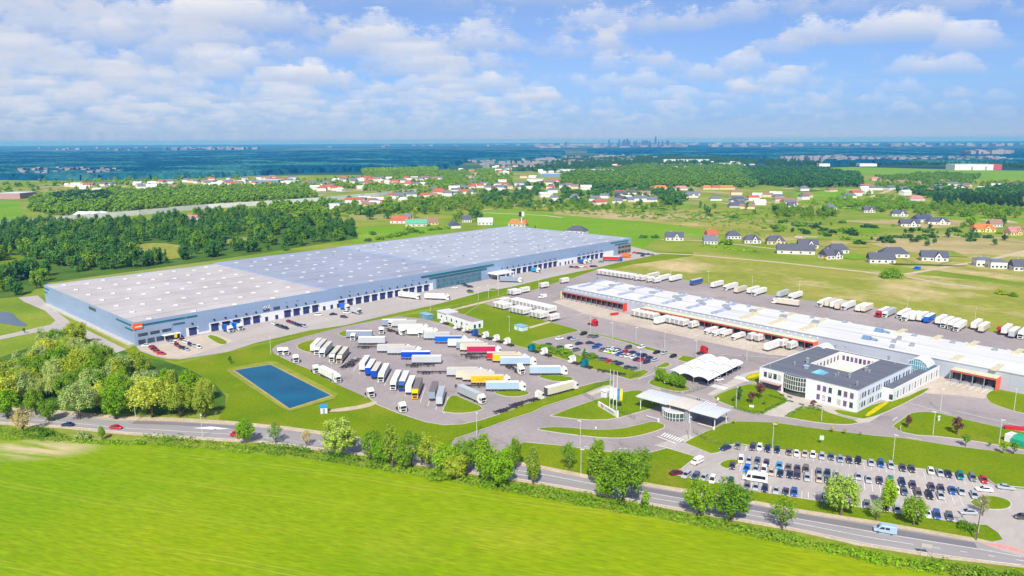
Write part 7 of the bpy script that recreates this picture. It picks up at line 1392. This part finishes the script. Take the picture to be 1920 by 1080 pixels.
# ------------------------------------------------------------------ far town and skyline
g_ = np.random.default_rng(5); q = MB()
def specks(poly, n, smin, smax, hmin, hmax):
    for x, y in scatter(poly, n):
        a, b_, h = R.uniform(smin, smax), R.uniform(smin, smax), R.uniform(hmin, hmax); q.box(x - a, x + a, y - b_, y + b_, 0, h)
specks([(0, 331), (80, 330), (90, 336), (0, 338)], 30, 4, 9, 4, 8); specks([(30, 326), (130, 322), (250, 326), (200, 334), (40, 336)], 40, 5, 9, 18, 22); specks([(880, 302), (1000, 306), (1060, 312), (900, 316)], 60, 5, 10, 6, 14)
specks([(960, 300), (1200, 290), (1240, 298), (1000, 312)], 90, 6, 20, 6, 14); specks([(1440, 300), (1560, 298), (1650, 300), (1740, 306), (1560, 308)], 110, 6, 16, 16, 24); specks([(1660, 300), (1880, 300), (1900, 306), (1700, 306)], 90, 6, 14, 16, 22); specks([(1810, 291), (1890, 291), (1890, 294), (1810, 294)], 40, 12, 26, 24, 40)
specks([(320, 278), (480, 277), (485, 281), (330, 282)], 50, 20, 50, 18, 34); specks([(600, 273), (1000, 271), (1000, 275), (620, 277)], 24, 20, 60, 15, 34); specks([(1000, 272), (1500, 270), (1500, 275), (1000, 278)], 130, 25, 80, 15, 50); specks([(1500, 270), (1920, 270), (1920, 275), (1500, 276)], 50, 25, 70, 15, 40); specks([(0, 279), (320, 277), (320, 282), (0, 284)], 16, 15, 40, 14, 30)
o = q.build('distant_town', [plain('town_wall', (.24, .24, .26), .8, var=.4, scale=.004)]); o['kind'] = 'stuff'
TW_ = plain('tower_glass', (.09, .13, .21), .4, var=.2, scale=.01)
TOW = [(1061, 3, 100), (1142, 3, 150), (1161, 3, 150), (1168, 3, 130), (1171, 3.5, 150), (1176, 4, 170), (1180, 3, 120), (1189, 3, 100), (1193, 3, 115), (1206, 6, 118), (1212, 5, 125), (1218, 4, 100), (1229, 3.2, 230), (1235, 2.5, 110), (1242, 2.5, 105), (1250, 2.4, 130), (1253, 2.4, 128)]
for i, (x, wpx, h) in enumerate(TOW):
    g = G(x, 276.8 + .005 * (960 - x)); k = g.y / FPX; h = 50 + .5 * h; w2 = wpx * k / 2; o = empty('skyscraper', (g.x, g.y, 0), 0); tag(o, f'blue-grey tower of the far skyline, {ORD[i]} from the left', 'tower', 'towers of the far skyline')
    MB().box(-w2, w2, -w2, w2, 0, h * .82).build('shaft', [TW_], o); MB().box(-w2 * .6, w2 * .6, -w2 * .6, w2 * .6, h * .82 + .01, h).build('top', [TW_], o)
    if h > 150: MB().tube((0, 0, h), (0, 0, h + 18), 4, 1).build('spire', [TW_], o)
village([(1000, 352), (1240, 360), (1460, 366), (1600, 350), (1920, 345), (1920, 356), (1600, 372), (1420, 392), (1240, 384), (1040, 385)], 46, (2, 2, 5, 3), 'in the scattered settlement beyond the meadow', 1.1)
village([(960, 318), (1240, 306), (1420, 305), (1420, 312), (1240, 318), (980, 330)], 20, (2, 2, 4, 5), 'in the far woods edge')
# garden plots and strips of rough ground between the houses
for poly, n in (([(900, 352), (1240, 350), (1420, 352), (1920, 345), (1940, 440), (1700, 440), (1440, 430), (1300, 400), (1000, 395)], 80), ([(560, 350), (860, 338), (940, 345), (920, 392), (760, 400), (600, 392)], 30), ([(60, 345), (480, 336), (560, 342), (240, 356), (80, 372)], 24), ([(1480, 438), (1920, 470), (1920, 500), (1640, 500), (1440, 470)], 12)):
    for x, y in scatter(poly, n):
        a = D2R(R.choice([-12, -12, 78, 40, -48]) + R.uniform(-6, 6)); k = .6 + y / 2400; L, w_ = R.uniform(25, 75) * k, R.uniform(10, 34) * k; c_, s_ = math.cos(a), math.sin(a)
        sheet('plot', [(x + u * L / 2 * c_ - v * w_ / 2 * s_ + R.uniform(-4, 4), y + u * L / 2 * s_ + v * w_ / 2 * c_ + R.uniform(-4, 4)) for u, v in ((-1, -1), (1, -1), (1, 1), (-1, 1))], Z(), MATS[R.choice(['bright_meadow', 'dry_meadow', 'tan_heath', 'meadow', 'bright_meadow', 'wood_floor', 'dirt'])], 0, True)
# ------------------------------------------------------------------ the rest of the countryside greenery reads as masses; gardens stay open in front of the houses
HP = [o.location.copy() for o in COL.objects if o.parent is None and o.get('category') in ('house', 'shed', 'mast')]
def clear_of(x, y):
    for q in HP:
        dx, dy = x - q.x, q.y - y
        if abs(dx) < 19 and -10 < dy < 30 + q.y * .026: return False
    return True
mass('treeline', [(60, 375), (250, 362), (480, 352), (600, 350), (590, 372), (480, 378), (250, 396), (120, 405), (60, 400)], 1440, ['far_round'], 'mid', (9, 15))
mass('treeline', [(95, 370), (200, 366), (215, 380), (110, 392)], 192, ['far_round'], 'pine', (11, 16))
mass('treeline', [(300, 408), (480, 392), (620, 380), (700, 376), (780, 380), (900, 372), (900, 395), (700, 402), (640, 408), (480, 404)], 672, ['far_round', 'far_bush'], 'mid', (7, 14))
mass('treeline', [(560, 350), (700, 330), (860, 322), (960, 318), (960, 345), (900, 362), (760, 378), (700, 358), (600, 362)], 1280, ['far_round'], 'mid', (8, 14))
mass('treeline', [(680, 322), (820, 318), (820, 326), (680, 330)], 640, ['far_round'], 'mid', (12, 17))
mass('treeline', [(900, 350), (1080, 345), (1200, 350), (1300, 360), (1290, 385), (1150, 385), (1000, 392), (900, 386)], 832, ['far_round', 'far_bush'], 'dark', (8, 14))
mass('treeline', [(1050, 328), (1200, 312), (1390, 312), (1410, 330), (1420, 352), (1200, 352), (1060, 350)], 2400, ['far_round'], 'mid', (11, 17))
mass('treeline', [(1390, 318), (1520, 318), (1610, 330), (1618, 352), (1480, 352), (1400, 345)], 1120, ['far_round'], 'dark', (12, 18))
mass('treeline', [(1640, 335), (1760, 326), (1840, 332), (1810, 352), (1700, 358), (1660, 352)], 416, ['far_round'], 'mid', (9, 14))
mass('treeline', [(1670, 360), (1760, 355), (1920, 352), (2000, 354), (2000, 376), (1740, 372)], 608, ['far_round'], 'dark', (9, 14))
mass('shrubs', [(1000, 395), (1200, 388), (1420, 398), (1560, 410), (1450, 425), (1200, 410)], 352, ['far_bush'], 'mid', (5, 8))
mass('shrubs', [(1560, 375), (1700, 372), (1760, 386), (1640, 398), (1540, 390)], 320, ['far_bush'], 'bright', (7, 12))
mass('treeline', [(-50, 345), (110, 342), (200, 336), (420, 331), (560, 340), (440, 350), (200, 358), (60, 372), (-50, 366)], 384, ['far_round', 'far_bush'], 'mid', (7, 13))
mass('treeline', [(960, 322), (1060, 300), (1260, 292), (1420, 296), (1420, 310), (1200, 312), (1050, 326)], 1760, ['far_round'], 'deep', (10, 16))
mass('treeline', [(1420, 300), (1700, 300), (1950, 306), (1950, 316), (1700, 310), (1440, 312)], 800, ['far_round'], 'deep', (10, 16))
mass('treeline', [(1745, 376), (1950, 374), (1960, 392), (1745, 388)], 176, ['mid_cone', 'mid_tall'], 'pine', (12, 15))
mass('treeline', [(1600, 395), (1760, 386), (1940, 402), (1940, 414), (1700, 402)], 80, ['mid_round'], 'mid', (8, 12))
mass('treeline', [(1440, 398), (1560, 396), (1570, 408), (1450, 410)], 32, ['mid_round'], 'mid', (7, 11))
mass('treeline', [(560, 395), (760, 375), (900, 365), (1000, 385), (900, 395), (700, 405)], 260, ['mid_round', 'far_bush'], 'olive', (6, 12))
mass('treeline', [(900, 385), (1060, 378), (1260, 380), (1290, 392), (1100, 398), (960, 396)], 200, ['mid_round', 'far_bush'], 'mid', (6, 11))
mass('treeline', [(1400, 385), (1560, 368), (1700, 365), (1720, 380), (1560, 392), (1420, 396)], 170, ['mid_round', 'far_bush'], 'bright', (6, 11))
mass('treeline', [(1640, 345), (1930, 345), (1930, 356), (1650, 360)], 260, ['far_round'], 'mid', (8, 13))
mass('treeline', [(200, 345), (560, 338), (900, 330), (900, 345), (500, 358), (200, 362)], 420, ['far_round', 'far_bush'], 'bright', (7, 12))
mass('shrubs', [(1250, 420), (1420, 415), (1700, 440), (1650, 455), (1400, 440)], 90, ['mid_bush'], 'dark', (2.5, 4.5))
dup = [(k, len(v)) for k, v in USED.items() if len(v) > 1 and len({x[1] for x in v}) > 1 or (len(v) > 1 and v[0][1] is None)]
if dup: print('DUPLICATE LABELS', dup[:20])
